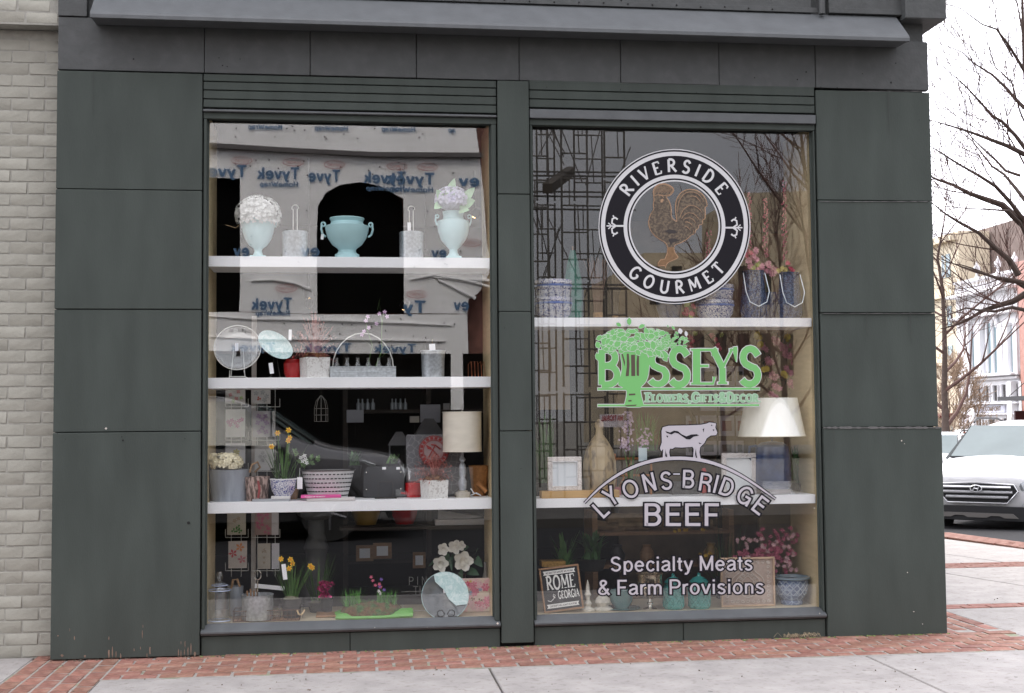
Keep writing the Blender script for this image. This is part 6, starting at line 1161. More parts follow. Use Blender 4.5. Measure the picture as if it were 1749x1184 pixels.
part(T, 'wire_frame', b, M['wirelight']); part(T, 'centre_post', MB().box(P(430, 700, .72).x-oT.x, P(438, 700, .72).x-oT.x, 0, .03, -.18, 2.0), mat('pale_post', (.42, .38, .35), .6), False)
# daffodils in wire basket
def daff(u0, u1, vt, y, z, heads, label, gl, nbl=46, spread=1.5, zinc_=False):
    l, W, H = PUT(u0, u1, y, z, vt, 1000); T = thing('daffodil_pot', label, 'potted plant', l); b = MB()
    part(T, 'pot', MB().lathe([(W*.75, 0), (W, H), (W*.9, H), (.001, H*.85)], 20), mat('dark_pot', (.035, .03, .028), .7, var=.2)); part(T, 'moss', MB().lathe([(W*.95, H*.92), (W*.5, H*1.12), (.001, H*1.15)], 14), mat('grey_moss', (.16, .15, .10), .95, var=.5, vs=80, bump=.8))
    fy = MB(); fo = MB()
    for uu, vv in heads: q = P(uu, vv, y-.02)-V(l); flower6(fy, fo, q, (rr.uniform(-.6, .6), -1, .2), .021); b.tube([(q.x*.2, 0, H), (q.x*.6, 0, H+(q.z-H)*.5), q+V((0, .012, 0))], .0028, 5)
    for k in range(nbl): a = rr.uniform(-1, 1); blade(b, (a*W*.5, rr.uniform(-.02, .02), H*.9), (a*W*spread+rr.gauss(0, .012), rr.uniform(-.05, .04), H+rr.uniform(gl*.55, gl)), .009, .12)
    part(T, 'leaves', b, M['leaf']); 
    if heads: part(T, 'daffodil_petals', fy, yel, False); part(T, 'daffodil_trumpets', fo, org)
    return T, W, H
T, W, H = daff(480, 515, 1022, .24, z, [(480, 955), (496, 956), (500, 963), (494, 971), (530, 967), (534, 970)], 'dark pot of yellow daffodils low in the left window with plant label', .25, 46, 1.9); tagcard(T, P(484, 965, .2).x-T.location.x, -.03, P(484, 964, .2).z-z, .028, .10, 0, False)
b = MB()
for k in range(9): b.tube([(W*1.12*math.cos(k*.7), W*1.12*math.sin(k*.7), .0), (W*1.2*math.cos(k*.7), W*1.2*math.sin(k*.7), H*.7)], .002, 4)
b.tube([(W*1.2*math.cos(a*.349), W*1.2*math.sin(a*.349), H*.7) for a in range(18)], .0025, 4, True); part(T, 'wire_basket', b, M['wire'])
T, W, H = daff(525, 560, 1028, .48, z, [], 'green shoots in a pot behind the low daffodils', .33, 40, 2.2)
foil = mat('magenta_foil', (.42, .03, .14), .2, .5, var=.5, vs=60); l, W, H = PUT(544, 572, .40, z, 996, 1010); T = thing('foil_pot', 'crumpled magenta foil wrapped flower pot', 'potted plant', l); b = MB()
for k in range(26): q = P(rr.uniform(546, 569), rr.uniform(994, 1022), .40)-V(l); floret(b, q, (rr.uniform(-1, 1), -1, rr.uniform(-.4, .8)), .022, 3, .5)
part(T, 'foil', b, foil, False); part(T, 'pot', MB().lathe([(W*.6, 0), (W*.8, H*.5)], 12), M['dark'])
l, W, H = PUT(580, 690, .24, z, 1022, 1030); T = thing('moss_garden', 'shallow basket of moss with grass tufts and tiny flowers on bright green paper', 'basket', l)
part(T, 'green_paper', MB().add([(-W*1.10, -.09, .012), (-W*.3, -.115, .004), (W*.7, -.12, .004), (W*1.28, -.10, .022), (W*1.25, -.04, .05), (W*1.0, .10, .03), (-W*1.0, .10, .03), (-W*1.15, -.03, .035), (-W*1.0, -.075, .030), (W*1.1, -.085, .035)], [(0, 1, 2, 3, 9, 8), (3, 4, 9), (9, 4, 5, 6, 7, 8), (0, 8, 7)]), mat('lime_paper', (.13, .36, .07), .5, var=.15, vs=12), False)
part(T, 'paper_fold', MB().tube([(-W*1.12, -.118, .010), (-W*.5, -.130, .009), (W*.3, -.130, .009), (W*1.25, -.118, .016)], [.010, .012, .012, .015], 5), mat('lime_paper_edge', (.16, .40, .09), .5, var=.15, vs=12))
part(T, 'moss_mound', MB().lathe([(W*1.0, .01), (W*.98, .035), (W*.86, .065), (W*.6, .085), (.001, .095)], 30, sq=.6), mat('brown_moss', (.13, .07, .03), .95, var=.5, vs=60, bump=1, bs=70, col2=(.05, .11, .03), c2s=(.45, .6), c2scale=18))
b = MB()
for cxx in (-.78, -.60, -.45, .28, .45, .66):
    for k in range(44): blade(b, (cxx*W+rr.gauss(0, .008), -.03+rr.gauss(0, .012), .07), (cxx*W+rr.gauss(0, .028), -.04+rr.gauss(0, .02), .07+rr.uniform(.04, .12)), .004, .1, 3)
for k in range(160): a = rr.uniform(0, 6.28); q = math.sqrt(rr.random()); p_ = V((math.cos(a)*q*W*.95, math.sin(a)*q*W*.55, .085*(1-q**3)+.01)); blade(b, p_, p_+V((rr.gauss(0, .012), rr.gauss(0, .012), rr.uniform(.005, .02))), .003, .1, 2)
part(T, 'grass_tuft', b, mat('fresh_grass', (.11, .32, .06), .6, var=.4, vs=40))
for nm, col, pts in (('pink_flower', (.60, .10, .18), [(637, 992), (641, 1000), (648, 998), (634, 986), (650, 1003)]), ('violet_flower', (.16, .08, .35), [(651, 990), (656, 1008), (648, 1002)]), ('white_flower', (.75, .72, .70), [(647, 1010), (650, 1014)])):
    b = MB()
    for uu, vv in pts: floret(b, P(uu, vv, .20)-V(l), (rr.uniform(-.3, .3), -1, .5), .013, 5)
    part(T, nm, b, mat('petal_'+nm, col, .6, var=.2), False)
c = P(716, 1010, .38); T = thing('wire_letters', 'small sign of bent wire letters beside the moss garden', 'sign', (c.x, .38, z)); b = MB(); s0 = P(700, 990, .38).x-c.x
for i, (ch, du, dv) in enumerate((('P', -18, -14), ('I', -4, -14), ('N', 4, -14), ('K', 18, -14), ('T', -10, 2), ('I', 0, 2), ('G', 8, 2))):
    k = (P(717, 990, .38).x-P(716, 990, .38).x); zz0 = P(716, 1010+dv+3, .38).z-z
    gl_ = (SANS.get(ch) or (.5, [('T', [(.1, 0), (.1, 1)]), ('T', [(.5, 1), (.1, .5)]), ('T', [(.1, .5), (.5, 0)])]))[1]
    for _, p_ in gl_: b.tube([(du*k+x_*13*k, 0, zz0+y_*14*k) for x_, y_ in p_], .0022, 4)
b.tube([(-.11, 0, .05), (-.11, 0, .003), (.10, 0, .003), (.10, 0, .05)], .003, 4); b.tube([(-.12, 0, P(716, 1010, .38).z-z), (.10, 0, P(716, 1010, .38).z-z)], .0022, 4); part(T, 'bent_wire', b, mat('dull_wire', (.30, .29, .27), .5, .4, var=0))
# glass plate with frosted half on scroll easel
c = P(760, 1018, .15); R = P(800, 1018, .15).x-c.x; T = thing('round_glass_plate', 'round smoky glass plate with pale aqua wing pattern on black scroll easel', 'plate', (c.x, .15, z)); hz = c.z-z+.0
part(T, 'plate', MB().at((0, 0, hz), 0, math.pi/2-.2).lathe([(.001, .0), (R*.7, 0), (R, .014), (R, .018), (R*.7, .004), (.001, .004)], 36), mat('smoky_glass', (.10, .11, .12), .08, var=.3, vs=12, spec=.8))
b = MB(); fr = [(R*1.0*math.cos(math.radians(a)), R*1.0*math.sin(math.radians(a))) for a in range(118, -32, -10)]+[(R*.45, -R*.42), (R*.15, -R*.15), (-R*.05, R*.25), (-R*.42, R*.60)]; b.m = Matrix.Translation((0, -.003, hz)) @ Matrix.Rotation(-.2, 4, 'X'); b.prism([(x_, z_) for x_, z_ in fr], -.022, -.018); part(T, 'aqua_wing', b, aqua, False)
part(T, 'plate_rim', MB().at((0, 0, hz), 0, math.pi/2-.2).tube([(R*math.cos(a*.196), R*math.sin(a*.196), .016) for a in range(32)], .003, 5, True), mat('aqua_glass_edge', (.30, .42, .42), .15, var=0)); part(T, 'price_sticker', MB().box(-.012, .012, -.012, -.008, hz+.02, hz+.05), M['white'], False)
b = MB()
for s in (-1, 1): b.tube([(s*.07, -.06, .004), (s*.02, -.08, .006), (s*.008, -.085, .03)]+[(s*(.035+.022*math.cos(a)), -.085, .030+.022*math.sin(a)) for a in (3.14, 2.2, 1.3, .4, -.5, -1.4, -2.2)], .0038, 6); b.tube([(s*.05, -.04, .004), (s*.04, .06, .004), (s*.01, .04, hz)], .0035, 5)
part(T, 'scroll_easel', b, M['black'])
l, W, H = PUT(776, 838, .30, z, 988, 1020); T = thing('floral_canvas', 'square canvas painted with pink and red flowers in bottom right corner', 'painting', l+V((.0, 0, 0)), 0)
part(T, 'canvas', MB().box(-W, W, -.008, .012, .0, H*1.0, .002), pattern('pink_painted_ground', (.74, .64, .52), (.78, .42, .48), 9, (.38, .62), dist=1.5, rough=.7), False)
for nm, col, n_, r_ in (('pink_bloom', (.75, .25, .34), 14, .026), ('red_bloom', (.68, .08, .14), 6, .018), ('pale_bloom', (.80, .50, .54), 14, .022), ('yellow_bloom', (.75, .55, .12), 4, .010), ('brown_leaf', (.28, .20, .12), 7, .018), ('blue_bloom', (.35, .45, .62), 3, .014)):
    b = MB()
    for k in range(n_): floret(b, V((rr.uniform(-.85, .85)*W, -.0095-.001*rr.random(), rr.uniform(.12, .92)*H)), (0, -1, 0), r_*rr.uniform(.8, 1.3), 6 if 'leaf' not in nm else 3, .03)
    part(T, nm, b, mat('paint_'+nm, col, .6, var=.2, vs=60), False)
l = V((P(785, 970, .40).x, .40, z)); T = thing('magnolia_pot', 'arrangement of large white magnolias with dark green leaves above the glass plate', 'flowers', l); b = MB(); g_ = MB()
def magnolia(mb, p, s, n=9):
    for k in range(n):
        inn = k >= 5; a = k*1.2566+(.6 if inn else 0)+rr.uniform(-.15, .15); L_ = s*(.62 if inn else 1.05); d = V((math.cos(a), 0, math.sin(a))); e = V((-math.sin(a), 0, math.cos(a))); vs = []; cup = .95 if inn else .35
        for i in range(5):
            t = i/4
            for j in (-1, -.5, 0, .5, 1): w = math.sin(math.pi*min(.12+t*.80, 1))**.7*L_*.48; vs.append(V(p)+d*(L_*(t*(.75 if inn else 1)))+e*(j*w)+V((0, -1, 0))*(L_*cup*t*t+abs(j)*L_*.16*t+(.012 if inn else 0)))
        mb.add(vs, [(i*5+j, i*5+j+1, (i+1)*5+j+1, (i+1)*5+j) for i in range(4) for j in range(4)])
for uu, vv, s_ in ((752, 963, .052), (791, 958, .064), (757, 938, .040), (777, 934, .046), (787, 932, .032)): magnolia(b, P(uu, vv, .33)-l, s_)
for uu, vv, tu, tv in ((765, 955, 757, 945), (770, 950, 772, 975), (785, 975, 790, 990), (812, 955, 824, 968), (810, 945, 816, 937), (740, 960, 732, 966), (775, 985, 770, 995), (800, 975, 818, 982), (765, 965, 775, 955), (790, 940, 800, 935)): blade(g_, P(uu, vv, .36)-l, P(tu, tv, .34)-l+V((0, -.01, 0)), .055, .1, 5, V((.5, 0, .8)))
part(T, 'magnolia_petals', b, mat('magnolia_white', (.68, .66, .60), .6, var=.12, vs=20), True); part(T, 'leaves', g_, M['leafd']); part(T, 'vase', MB().lathe([(.05, 0), (.07, .1), (.04, .22), (.05, .24)], 16), mat('maroon_vase', (.09, .03, .03), .4))
T.location.z = z
# pear shaped ornament
l, W, H = PUT(822, 836, .42, z, 960, 980); solo('white_gourd', MB().lathe([(W*.5, H*.25), (W, H*.42), (W*.9, H*.62), (W*.4, H*.78), (W*.3, H*.95), (W*.35, H)], 14).tube([(0, 0, 0), (0, 0, H*.3)], .01, 6), mat('gourd_white', (.40, .37, .34), .6, var=.2), 'small white gourd ornament at the right edge above the canvas', 'ornament', None, True, l)
# deck boards, bread board
l2, W2, _ = PUT(540, 600, .30, z); solo('wooden_board', MB().box(-W2, W2, -.09, .09, 0, .014, .004), M['wood'], 'brown wooden board lying left of the moss garden', 'board', None, False, l2)
# ------------------------------------------------------------------ right window, upper shelf
z = Z_R[0]
chinab = pattern('grey_blue_china', (.46, .45, .46), (.07, .08, .20), 30, (.52, .55), dist=4, rough=.25); bandm = mat('blue_band', (.10, .15, .34), .3, var=.1)
def china_pots(u0, u1, vt, y, label):
    l, W, H = PUT(u0, u1, y, z, vt); T = thing('china_pot_stack', label, 'pots', l, 0, 'stacks of blue and white china pots')
    for k in range(2):
        z0_ = H*.0+k*H*.46; h = H*.56
        p_ = part(T, 'china_pot', MB().lathe([(W*.70, z0_), (W*.92, z0_+h*.25), (W*.98, z0_+h*.6), (W*1.0, z0_+h*.80), (W*1.02, z0_+h*.82), (W*.99, z0_+h*.98), (W*.9, z0_+h*.98)], 30), chinab)
        part(p_, 'blue_band', MB().lathe([(W*.995, z0_+h*.66), (W*1.012, z0_+h*.67), (W*1.015, z0_+h*.75), (W*1.0, z0_+h*.76)], 30, cap=False), bandm)
china_pots(915, 978, 480, .18, 'two stacked blue and white china pots at left of upper shelf'); china_pots(1190, 1254, 488, .20, 'two stacked blue and white china pots under the word GOURMET')
gg = mat('green_paper', (.02, .14, .10), .5, var=.4, vs=20); l, W, H = PUT(962, 998, .32, z, 428); T = thing('green_cone', 'dark green folded paper tree behind the china pots', 'ornament', l); part(T, 'paper_cone', MB().lathe([(W*.85, 0), (W*.95, H*.45), (W*.6, H*.8), (W*.25, H)], 9), gg, False); part(T, 'trunk_stick', MB().tube([(0, 0, H), (.0, 0, H*1.06)], .004, 5), M['wood'])
def twigs(name, u0, u1, vt, y, label, m, n=60):
    l, W, H = PUT(u0, u1, y, z, vt); T = thing(name, label, 'twigs', l); b = MB()
    for k in range(n): a = rr.uniform(-1, 1); b.tube([(a*W*.35, rr.uniform(-.02, .02), 0), (a*W*.5+rr.gauss(0, .006), rr.uniform(-.02, .02), H*.5), (a*W*1.1+rr.gauss(0, .01), rr.uniform(-.04, .04), H*rr.uniform(.75, 1))], .0022, 3)
    part(T, 'twig_bundle', b, m, False, None, 'stuff'); part(T, 'binding', MB().lathe([(W*.45, H*.05), (W*.46, H*.12)], 12), rope)
twigs('twig_bundle', 1004, 1040, 438, .30, 'tied bundle of brown twigs left of the roundel', mat('brown_twigs', (.20, .12, .09), .9, var=.4)); twigs('twig_bundle', 1040, 1064, 470, .36, 'tied bundle of dark twigs half behind the roundel', mat('dark_twigs', (.06, .045, .045), .9, var=.4))
navy = mat('navy_glaze', (.045, .06, .12), .3, var=.4, vs=40, coat=.4); l, W, H = PUT(1122, 1166, .22, z, 508); T = thing('navy_pot', 'dark navy glazed pot on upper shelf below the roundel', 'pot', l); part(T, 'pot_body', MB().lathe([(W*.7, 0), (W*.95, H*.5), (W, H*.95), (W*1.05, H), (W*.9, H)], 24), navy); part(T, 'pot_rim', MB().tube([(W*1.03*math.cos(a*.3142), W*1.03*math.sin(a*.3142), H) for a in range(20)], .005, 6, True), navy)
rose = mat('rose_pink', (.55, .07, .13), .6, var=.3, vs=40); rosel = mat('soft_pink', (.66, .30, .36), .6, var=.3, vs=40); lime = mat('lime_leaf', (.35, .42, .08), .6, var=.3, vs=40)
def posy(T, pts, m, s, nm, k=6, y=.2, o=None):
    b = MB(); o = o or V(T.location)
    for uu, vv in pts:
        p = P(uu, vv, y)-o
        for j in range(4): floret(b, p+V((rr.gauss(0, s*.3), rr.gauss(0, s*.3), rr.gauss(0, s*.3))), (rr.uniform(-.6, .6), -1, rr.uniform(-.2, .7)), s, k, .4)
    part(T, nm, b, m, False)
T = thing('pink_flower_sprig', 'short sprig of rose pink blooms standing beside the second china stack', 'flowers', (P(1172, 540, .25).x, .25, z)); posy(T, [(1171, 530), (1169, 537), (1183, 525), (1182, 536)], rose, .018, 'blooms'); posy(T, [(1173, 521), (1180, 540)], lime, .016, 'leaves', 4)
jug_b = pattern('crackled_blue_glaze', (.055, .085, .16), (.022, .03, .06), 26, (.44, .54), dist=4, rough=.2)
def blue_pail(u0, u1, vt, y, label):
    l, W, H = PUT(u0, u1, y, z, vt); T = thing('blue_pail', label, 'vase', l, 0, 'crackled blue vases with wire handles'); part(T, 'vase_body', MB().lathe([(W*.86, 0), (W*1.0, H*.12), (W*.98, H*.35), (W*.86, H*.6), (W*.76, H*.85), (W*.78, H*.97), (W*.80, H), (W*.70, H), (W*.68, H*.8)], 28), jug_b)
    part(T, 'wire_handle', MB().tube([(-W*.80, -W*.2, H*.95), (-W*.86, -W*.95, H*.55), (-W*.62, -W*1.08, H*.33), (0, -W*1.12, H*.24), (W*.62, -W*1.08, H*.33), (W*.86, -W*.95, H*.55), (W*.80, -W*.2, H*.95)], .0035, 6), mat('bright_wire', (.68, .74, .78), .3, .5)); return T
T = blue_pail(1266, 1312, 463, .19, 'crackled blue vase of pink blossoms left of its twin on upper shelf'); o_ = V(T.location)
posy(T, [(1285, 437), (1278, 447), (1292, 445), (1300, 455), (1296, 462), (1283, 455), (1290, 430)], rosel, .022, 'pink_blooms', 7); posy(T, [(1275, 434), (1281, 432)], rose, .02, 'rose_blooms'); posy(T, [(1287, 458), (1294, 452)], lime, .02, 'lime_leaves', 4)
T = blue_pail(1329, 1372, 466, .19, 'crackled blue vase with yellow roses nearest the right jamb'); posy(T, [(1335, 459), (1342, 462), (1330, 463)], mat('old_yellow', (.55, .45, .15), .6, var=.2), .016, 'yellow_roses'); posy(T, [(1345, 450), (1350, 458), (1354, 462)], rose, .015, 'rose_blooms')
T = thing('pink_posy', 'cluster of pink roses between the two crackled blue vases', 'flowers', (P(1318, 540, .33).x, .33, z)); posy(T, [(1312, 452), (1318, 458), (1325, 462), (1310, 464), (1320, 468)], rosel, .022, 'roses', 7, .33); part(T, 'vase', MB().lathe([(.05, 0), (.06, .15), (.04, .2)], 16), navy)
for i, (u, v0, v1, lb) in enumerate(((1308, 340, 440, 'tall pink flower spire at the centre of the upper shelf right end'), (1340, 310, 445, 'tallest pink flower spire beside the right jamb'), (1279, 330, 430, 'pink flower spire touching the edge of the roundel'), (1210, 395, 480, 'faded pink spire seen through the roundel right of rooster'))):
    y_ = .36; l = V((P(u, 500, y_).x, y_, z)); T = thing('pink_spire', lb, 'flower stem', l, 0, 'tall pink flower spires'); b = MB(); n = int((v1-v0)/3)
    for k in range(n*2): q = P(u+rr.gauss(0, 2.0), v0+(v1-v0)*k/(n*2), y_)-l; floret(b, q, (rr.uniform(-1, 1), -1, .3), .009, 4)
    part(T, 'petals', b, mat('spire_pink', (.55, .14, .20), .6, var=.3, vs=60), False); part(T, 'stem', MB().tube([(0, 0, 0), P(u, v0, y_)-l], .003, 5), M['leafd'])
# ------------------------------------------------------------------ right window, lower shelf
z = Z_R[1]
carv = pattern('white_carved_frame', (.74, .70, .68), (.50, .44, .42), 60, (.50, .57), dist=3, rough=.6)
def frame(name, u0, u1, v0, v1, y, z0_, label, m, inner, lean=.0, bw=.27, paper=(.66, .70, .74), sill_m=None):
    a, c = P(u0, 600, y), P(u1, 600, y); W = (c.x-a.x)/2; h = P((u0+u1)/2, v0, y).z-P((u0+u1)/2, v1, y).z; T = thing(name, label, 'picture frame', ((a.x+c.x)/2, y, z0_), lean); w2 = bw*W
    for nm, x0_, x1_, a0, a1 in (('rail', -W, W, 0, w2*1.0), ('rail', -W, W, h-w2, h), ('stile', -W, -W+w2, w2, h-w2), ('stile', W-w2, W, w2, h-w2)): part(T, nm, MB().box(x0_, x1_, -.012, .010, a0+.0005, a1-.0005, .003), m, False)
    part(T, 'inner_lip', MB().tube([(-W+w2, -.013, w2), (W-w2, -.013, w2), (W-w2, -.013, h-w2), (-W+w2, -.013, h-w2)], .003, 5, True), M['white']); part(T, 'mount', MB().box(-W+w2*.9, W-w2*.9, 0, .006, w2*.9, h-w2*.9), mat('mount_card', paper, .4, var=.03), False); return T
l2, W2, H2 = PUT(921, 1012, .14, z, 838); T = thing('wooden_block', 'long honey coloured wooden block under the white carved frame', 'block', l2); part(T, 'block', MB().box(-W2*1.0, W2*1.9, -.05, .06, 0, H2, .003), mat('honey_wood', (.46, .27, .09), .5, var=.2, vs=9, stretch=(.6, 3, 3)), False)
frame('picture_frame', 933, 991, 779, 837, .13, z+H2, 'small white carved picture frame standing on the wooden block', carv, None, .06)
gourd = mat('tan_gourd', (.38, .29, .17), .5, var=.25, vs=6, col2=(.16, .12, .08), c2s=(.52, .66), c2scale=16, stretch=(1.4, 1.4, .6)); l, W, H = PUT(993, 1050, .27, z, 720); T = thing('gourd_bottle', 'mottled tan gourd shaped bottle beside the carved frame', 'bottle', l)
part(T, 'bottle_body', MB().lathe([(W*.55, 0), (W*.85, H*.08), (W*1.0, H*.28), (W*.97, H*.45), (W*.8, H*.62), (W*.5, H*.74), (W*.24, H*.82), (W*.20, H*.90), (W*.27, H*.93), (W*.27, H*.98), (W*.18, H)], 28), gourd); part(T, 'stopper', MB().ball((0, 0, H*1.0), W*.14, 10), gourd)
T = thing('orchid_plant', 'pale lilac orchid spikes with a small label above the word LYONS', 'potted plant', (P(1078, 840, .28).x, .28, z)); o_ = V(T.location); b = MB(); g_ = MB(); lil = mat('lilac_orchid', (.56, .42, .56), .6, var=.3, vs=60)
for k in range(110):
    t = rr.random(); uu = 1074-8*(t-.3)+rr.gauss(0, 6.5-3*(1-t)); vv = 702+68*t; floret(b, P(uu, vv, .25+rr.gauss(0, .012))-o_, (rr.uniform(-1, 1), -1, rr.uniform(-.3, .6)), .010, 5, .2)
for k in range(50): floret(b, P(1100+rr.gauss(0, 8), 752+rr.gauss(0, 9), .25)-o_, (rr.uniform(-1, 1), -1, .3), .009, 5, .2)
g_.tube([(0, 0, .02), P(1076, 790, .27)-o_, P(1074, 705, .27)-o_], .003, 5); g_.tube([(0, 0, .02), P(1092, 790, .27)-o_, P(1101, 745, .27)-o_], .003, 5)
for tu, tv in ((1065, 765), (1088, 735), (1082, 770), (1110, 775), (1060, 800), (1095, 790)): blade(g_, (0, 0, .03), P(tu, tv, .25)-o_, .022, .15)
part(T, 'petals', b, lil, False); part(T, 'stems', g_, M['leaf']); part(T, 'pot', MB().lathe([(.035, 0), (.045, .08)], 14), gourd); q = P(1098, 765, .2)-o_; part(T, 'plant_label', MB().box(q.x-.03, q.x+.028, q.y, q.y+.002, q.z-.09, q.z), mat('label_blue', (.55, .66, .70), .5, var=0), False)
orw = mat('orange_bamboo', (.42, .15, .04), .5, var=.2); c = P(1075, 850, .36); T = thing('bamboo_stand', 'orange bamboo plant stand behind the gourd bottle', 'stand', (c.x, .36, z)); oT = V(T.location)
for (a_, b_) in (((1052, 850), (1050, 775)), ((1052, 784), (1112, 783)), ((1112, 850), (1112, 780)), ((1052, 812), (1112, 812)), ((1052, 845), (1080, 785)), ((920, 783), (940, 783))): part(T, 'cane', MB().tube([P(*a_, .36)-oT, P(*b_, .36)-oT], .008, 7), orw) if a_[0] > 1000 else None
frame('picture_frame', 1229, 1287, 778, 848, .24, z, 'white carved picture frame beside the blue jug lamp', carv, None, -.02, .27, (.72, .74, .76))
# blue jug lamp
c = P(1320, 830, .24); T = thing('jug_lamp', 'table lamp with wide white shade on a blue jug base', 'lamp', (c.x, .24, z)); zb0, zt0 = P(1318, 745, .24).z-z, P(1318, 680, .24).z-z; rb = (P(1373, 745, .24).x-P(1263, 745, .24).x)/2; rt0 = (P(1361, 680, .24).x-P(1276, 680, .24).x)/2
wsh = mat('white_lampshade', (.80, .80, .74), .6, var=.05, vs=8, bump=.6, bs=10, coat=.0, stretch=(2, 2, .6)); part(T, 'lamp_shade', MB().lathe([(rb, zb0), (rb*.985, zb0+.01), (rt0, zt0), (rt0*.97, zt0), (rb*.96, zb0)], 40, cap=False), wsh); part(T, 'shade_rim', MB().tube([(rb*math.cos(a*.2094), rb*math.sin(a*.2094), zb0) for a in range(30)], .004, 5, True), mat('cream_trim', (.62, .60, .50), .5))
Wj = (P(1351, 790, .24).x-P(1290, 790, .24).x)/2; zj = P(1320, 754, .24).z-z; bj = mat('blue_jug_glaze', (.03, .05, .12), .3, var=.4, vs=14, coat=.15); part(T, 'jug_body', MB().lathe([(Wj*.9, .035), (Wj*1.0, .06), (Wj*.98, zj*.6), (Wj*.88, zj*.9), (Wj*.6, zj*.98), (Wj*.2, zj), (.008, zj), (.008, zb0+.02)], 30), bj)
part(T, 'jug_handle', MB().tube([(-Wj*.85, 0, zj*.92), (-Wj*1.25, 0, zj*.90), (-Wj*1.3, 0, zj*.7), (-Wj*1.0, 0, zj*.6)], .010, 8), bj); part(T, 'lamp_foot', MB().lathe([(Wj*.95, 0), (Wj*.95, .033)], 26), mat('lamp_foot_brown', (.10, .07, .06), .4))
clearp = glassy('clear_plastic', .05, (.93, .93, .95), .1); part(T, 'plastic_wrap', MB().lathe([(Wj*1.3, .005), (Wj*1.15, .06), (Wj*1.25, .09), (Wj*1.5, .04), (Wj*1.7, .006)], 11, cap=False), clearp, False)
q0 = P(1202, 800, .33); solo('red_ribbon', MB().tube([(0, 0, 0), (.004, 0, -.06), (-.006, .01, -.13), (.0, 0, -.17)], [.012, .022, .018, .02], 6), mat('red_ribbon_cloth', (.50, .03, .04), .5, var=.1), 'bright red ribbon hanging behind the letters BRIDGE', 'ribbon', None, True, (q0.x, .33, z+.175))
solo('stone_trough', MB().box(-.10, .10, -.05, .05, 0, .085, .006), mat('dark_stone', (.07, .07, .08), .8, var=.5, vs=50), 'dark speckled stone trough behind the letters BRI', 'trough', None, False, (P(1168, 840, .34).x, .34, z))
# ------------------------------------------------------------------ right window, deck
z = ZD+.0
l, W, H = PUT(924, 1000, .16, z, 966, 1010); T = thing('chalkboard_sign', 'black ROME GEORGIA board in a thin wooden frame leaning left', 'sign', l+V((.004, 0, .010)), 0); T.rotation_euler = (-.10, -.105, .0); W *= .90; H = P(960, 972, .16).z-P(975, 1051, .16).z-.012
for x0_, x1_, z0_, z1_ in ((-W, W, 0, .012), (-W, W, H-.012, H), (-W, -W+.012, .0125, H-.0125), (W-.012, W, .0125, H-.0125)): part(T, 'frame_strip', MB().box(x0_, x1_, -.012, .012, z0_, z1_, .002), M['wood'], False)
part(T, 'chalk_panel', MB().box(-W+.010, W-.010, -.004, .006, .010, H-.010), mat('chalk_black', (.025, .025, .028), .8, var=0), False)
def chalk(Q, x0_, z0_, y0_=-.0048): 
    b = MB()
    for i, q in enumerate(Q): b.add([(x0_+px, y0_-(i % 5)*.0001, z0_+pz) for px, pz in q], [(0, 1, 2, 3)])
    return b
wch = mat('chalk_white', (.78, .78, .76), .8, var=0)
Q, w_ = hand_text('ROME', H*.30, .17, .08, .05, .12, xs=.80); part(T, 'rome_lettering', chalk([[(x*(W*1.40/w_), y_) for x, y_ in q] for q in Q], -W*.70, H*.50), wch, False)
Q, w_ = hand_text('GEORGIA', H*.17, .16, .09, .03, .12); part(T, 'georgia_lettering', chalk([[(x*(W*1.05/w_), y_) for x, y_ in q] for q in Q], -W*.20, H*.28), wch, False)
b = MB(); b.tube([(-W*.75, -.005, H*.27), (-W*.6, -.005, H*.24), (-W*.45, -.005, H*.29), (-W*.34, -.005, H*.37), (-W*.42, -.005, H*.40), (-W*.45, -.005, H*.35), (-W*.36, -.005, H*.31)], .0028, 4); part(T, 'flourish', b, wch)
part(T, 'ribbon_banner', MB().prism([(-W*.82, H*.83), (W*.80, H*.83), (W*.74, H*.87), (W*.80, H*.92), (-W*.82, H*.92), (-W*.76, H*.87)], -.006, -.004), wch, False); part(T, 'ribbon_banner', MB().prism([(-W*.82, H*.09), (W*.80, H*.09), (W*.74, H*.13), (W*.80, H*.18), (-W*.82, H*.18), (-W*.76, H*.13)], -.006, -.004), wch, False)
for txt, zz_ in (('NO MATTER WHERE WE ROAM', .855), ('OUR HEARTS WILL ALWAYS BE IN ROME', .115)): b = chalk(sans(txt, H*.042, .15, 0, .1, W*1.35), 0, H*zz_, -.0066); part(T, 'banner_lettering', b, M['sk'], False)
def candlestick(u, u1, vt, y, label, prof):
    l, W, H = PUT(u, u1, y, z, vt, 1020); T = thing('candlestick', label, 'candlestick', l, 0, 'whitewashed carved candlesticks'); part(T, 'turned_column', MB().lathe([(r*W, h*H) for r, h in prof], 20), mat('whitewashed_wood', (.55, .52, .45), .7, var=.25, vs=40, bump=.4, bs=50)); return T, W, H
candlestick(992, 1016, 990, .20, 'slim pointed whitewashed finial beside the chalkboard', [(1, 0), (1, .06), (.6, .10), (.4, .16), (.55, .25), (.25, .35), (.3, .45), (.5, .52), (.3, .6), (.25, .8), (.02, 1)])
T, W, H = candlestick(1013, 1046, 1003, .22, 'stout whitewashed carved candlestick left of the aqua bowl', [(1, 0), (1, .07), (.8, .12), (.55, .16), (.62, .24), (.8, .34), (.72, .5), (.42, .62), (.38, .7), (.55, .78), (.5, .9), (.3, 1)])
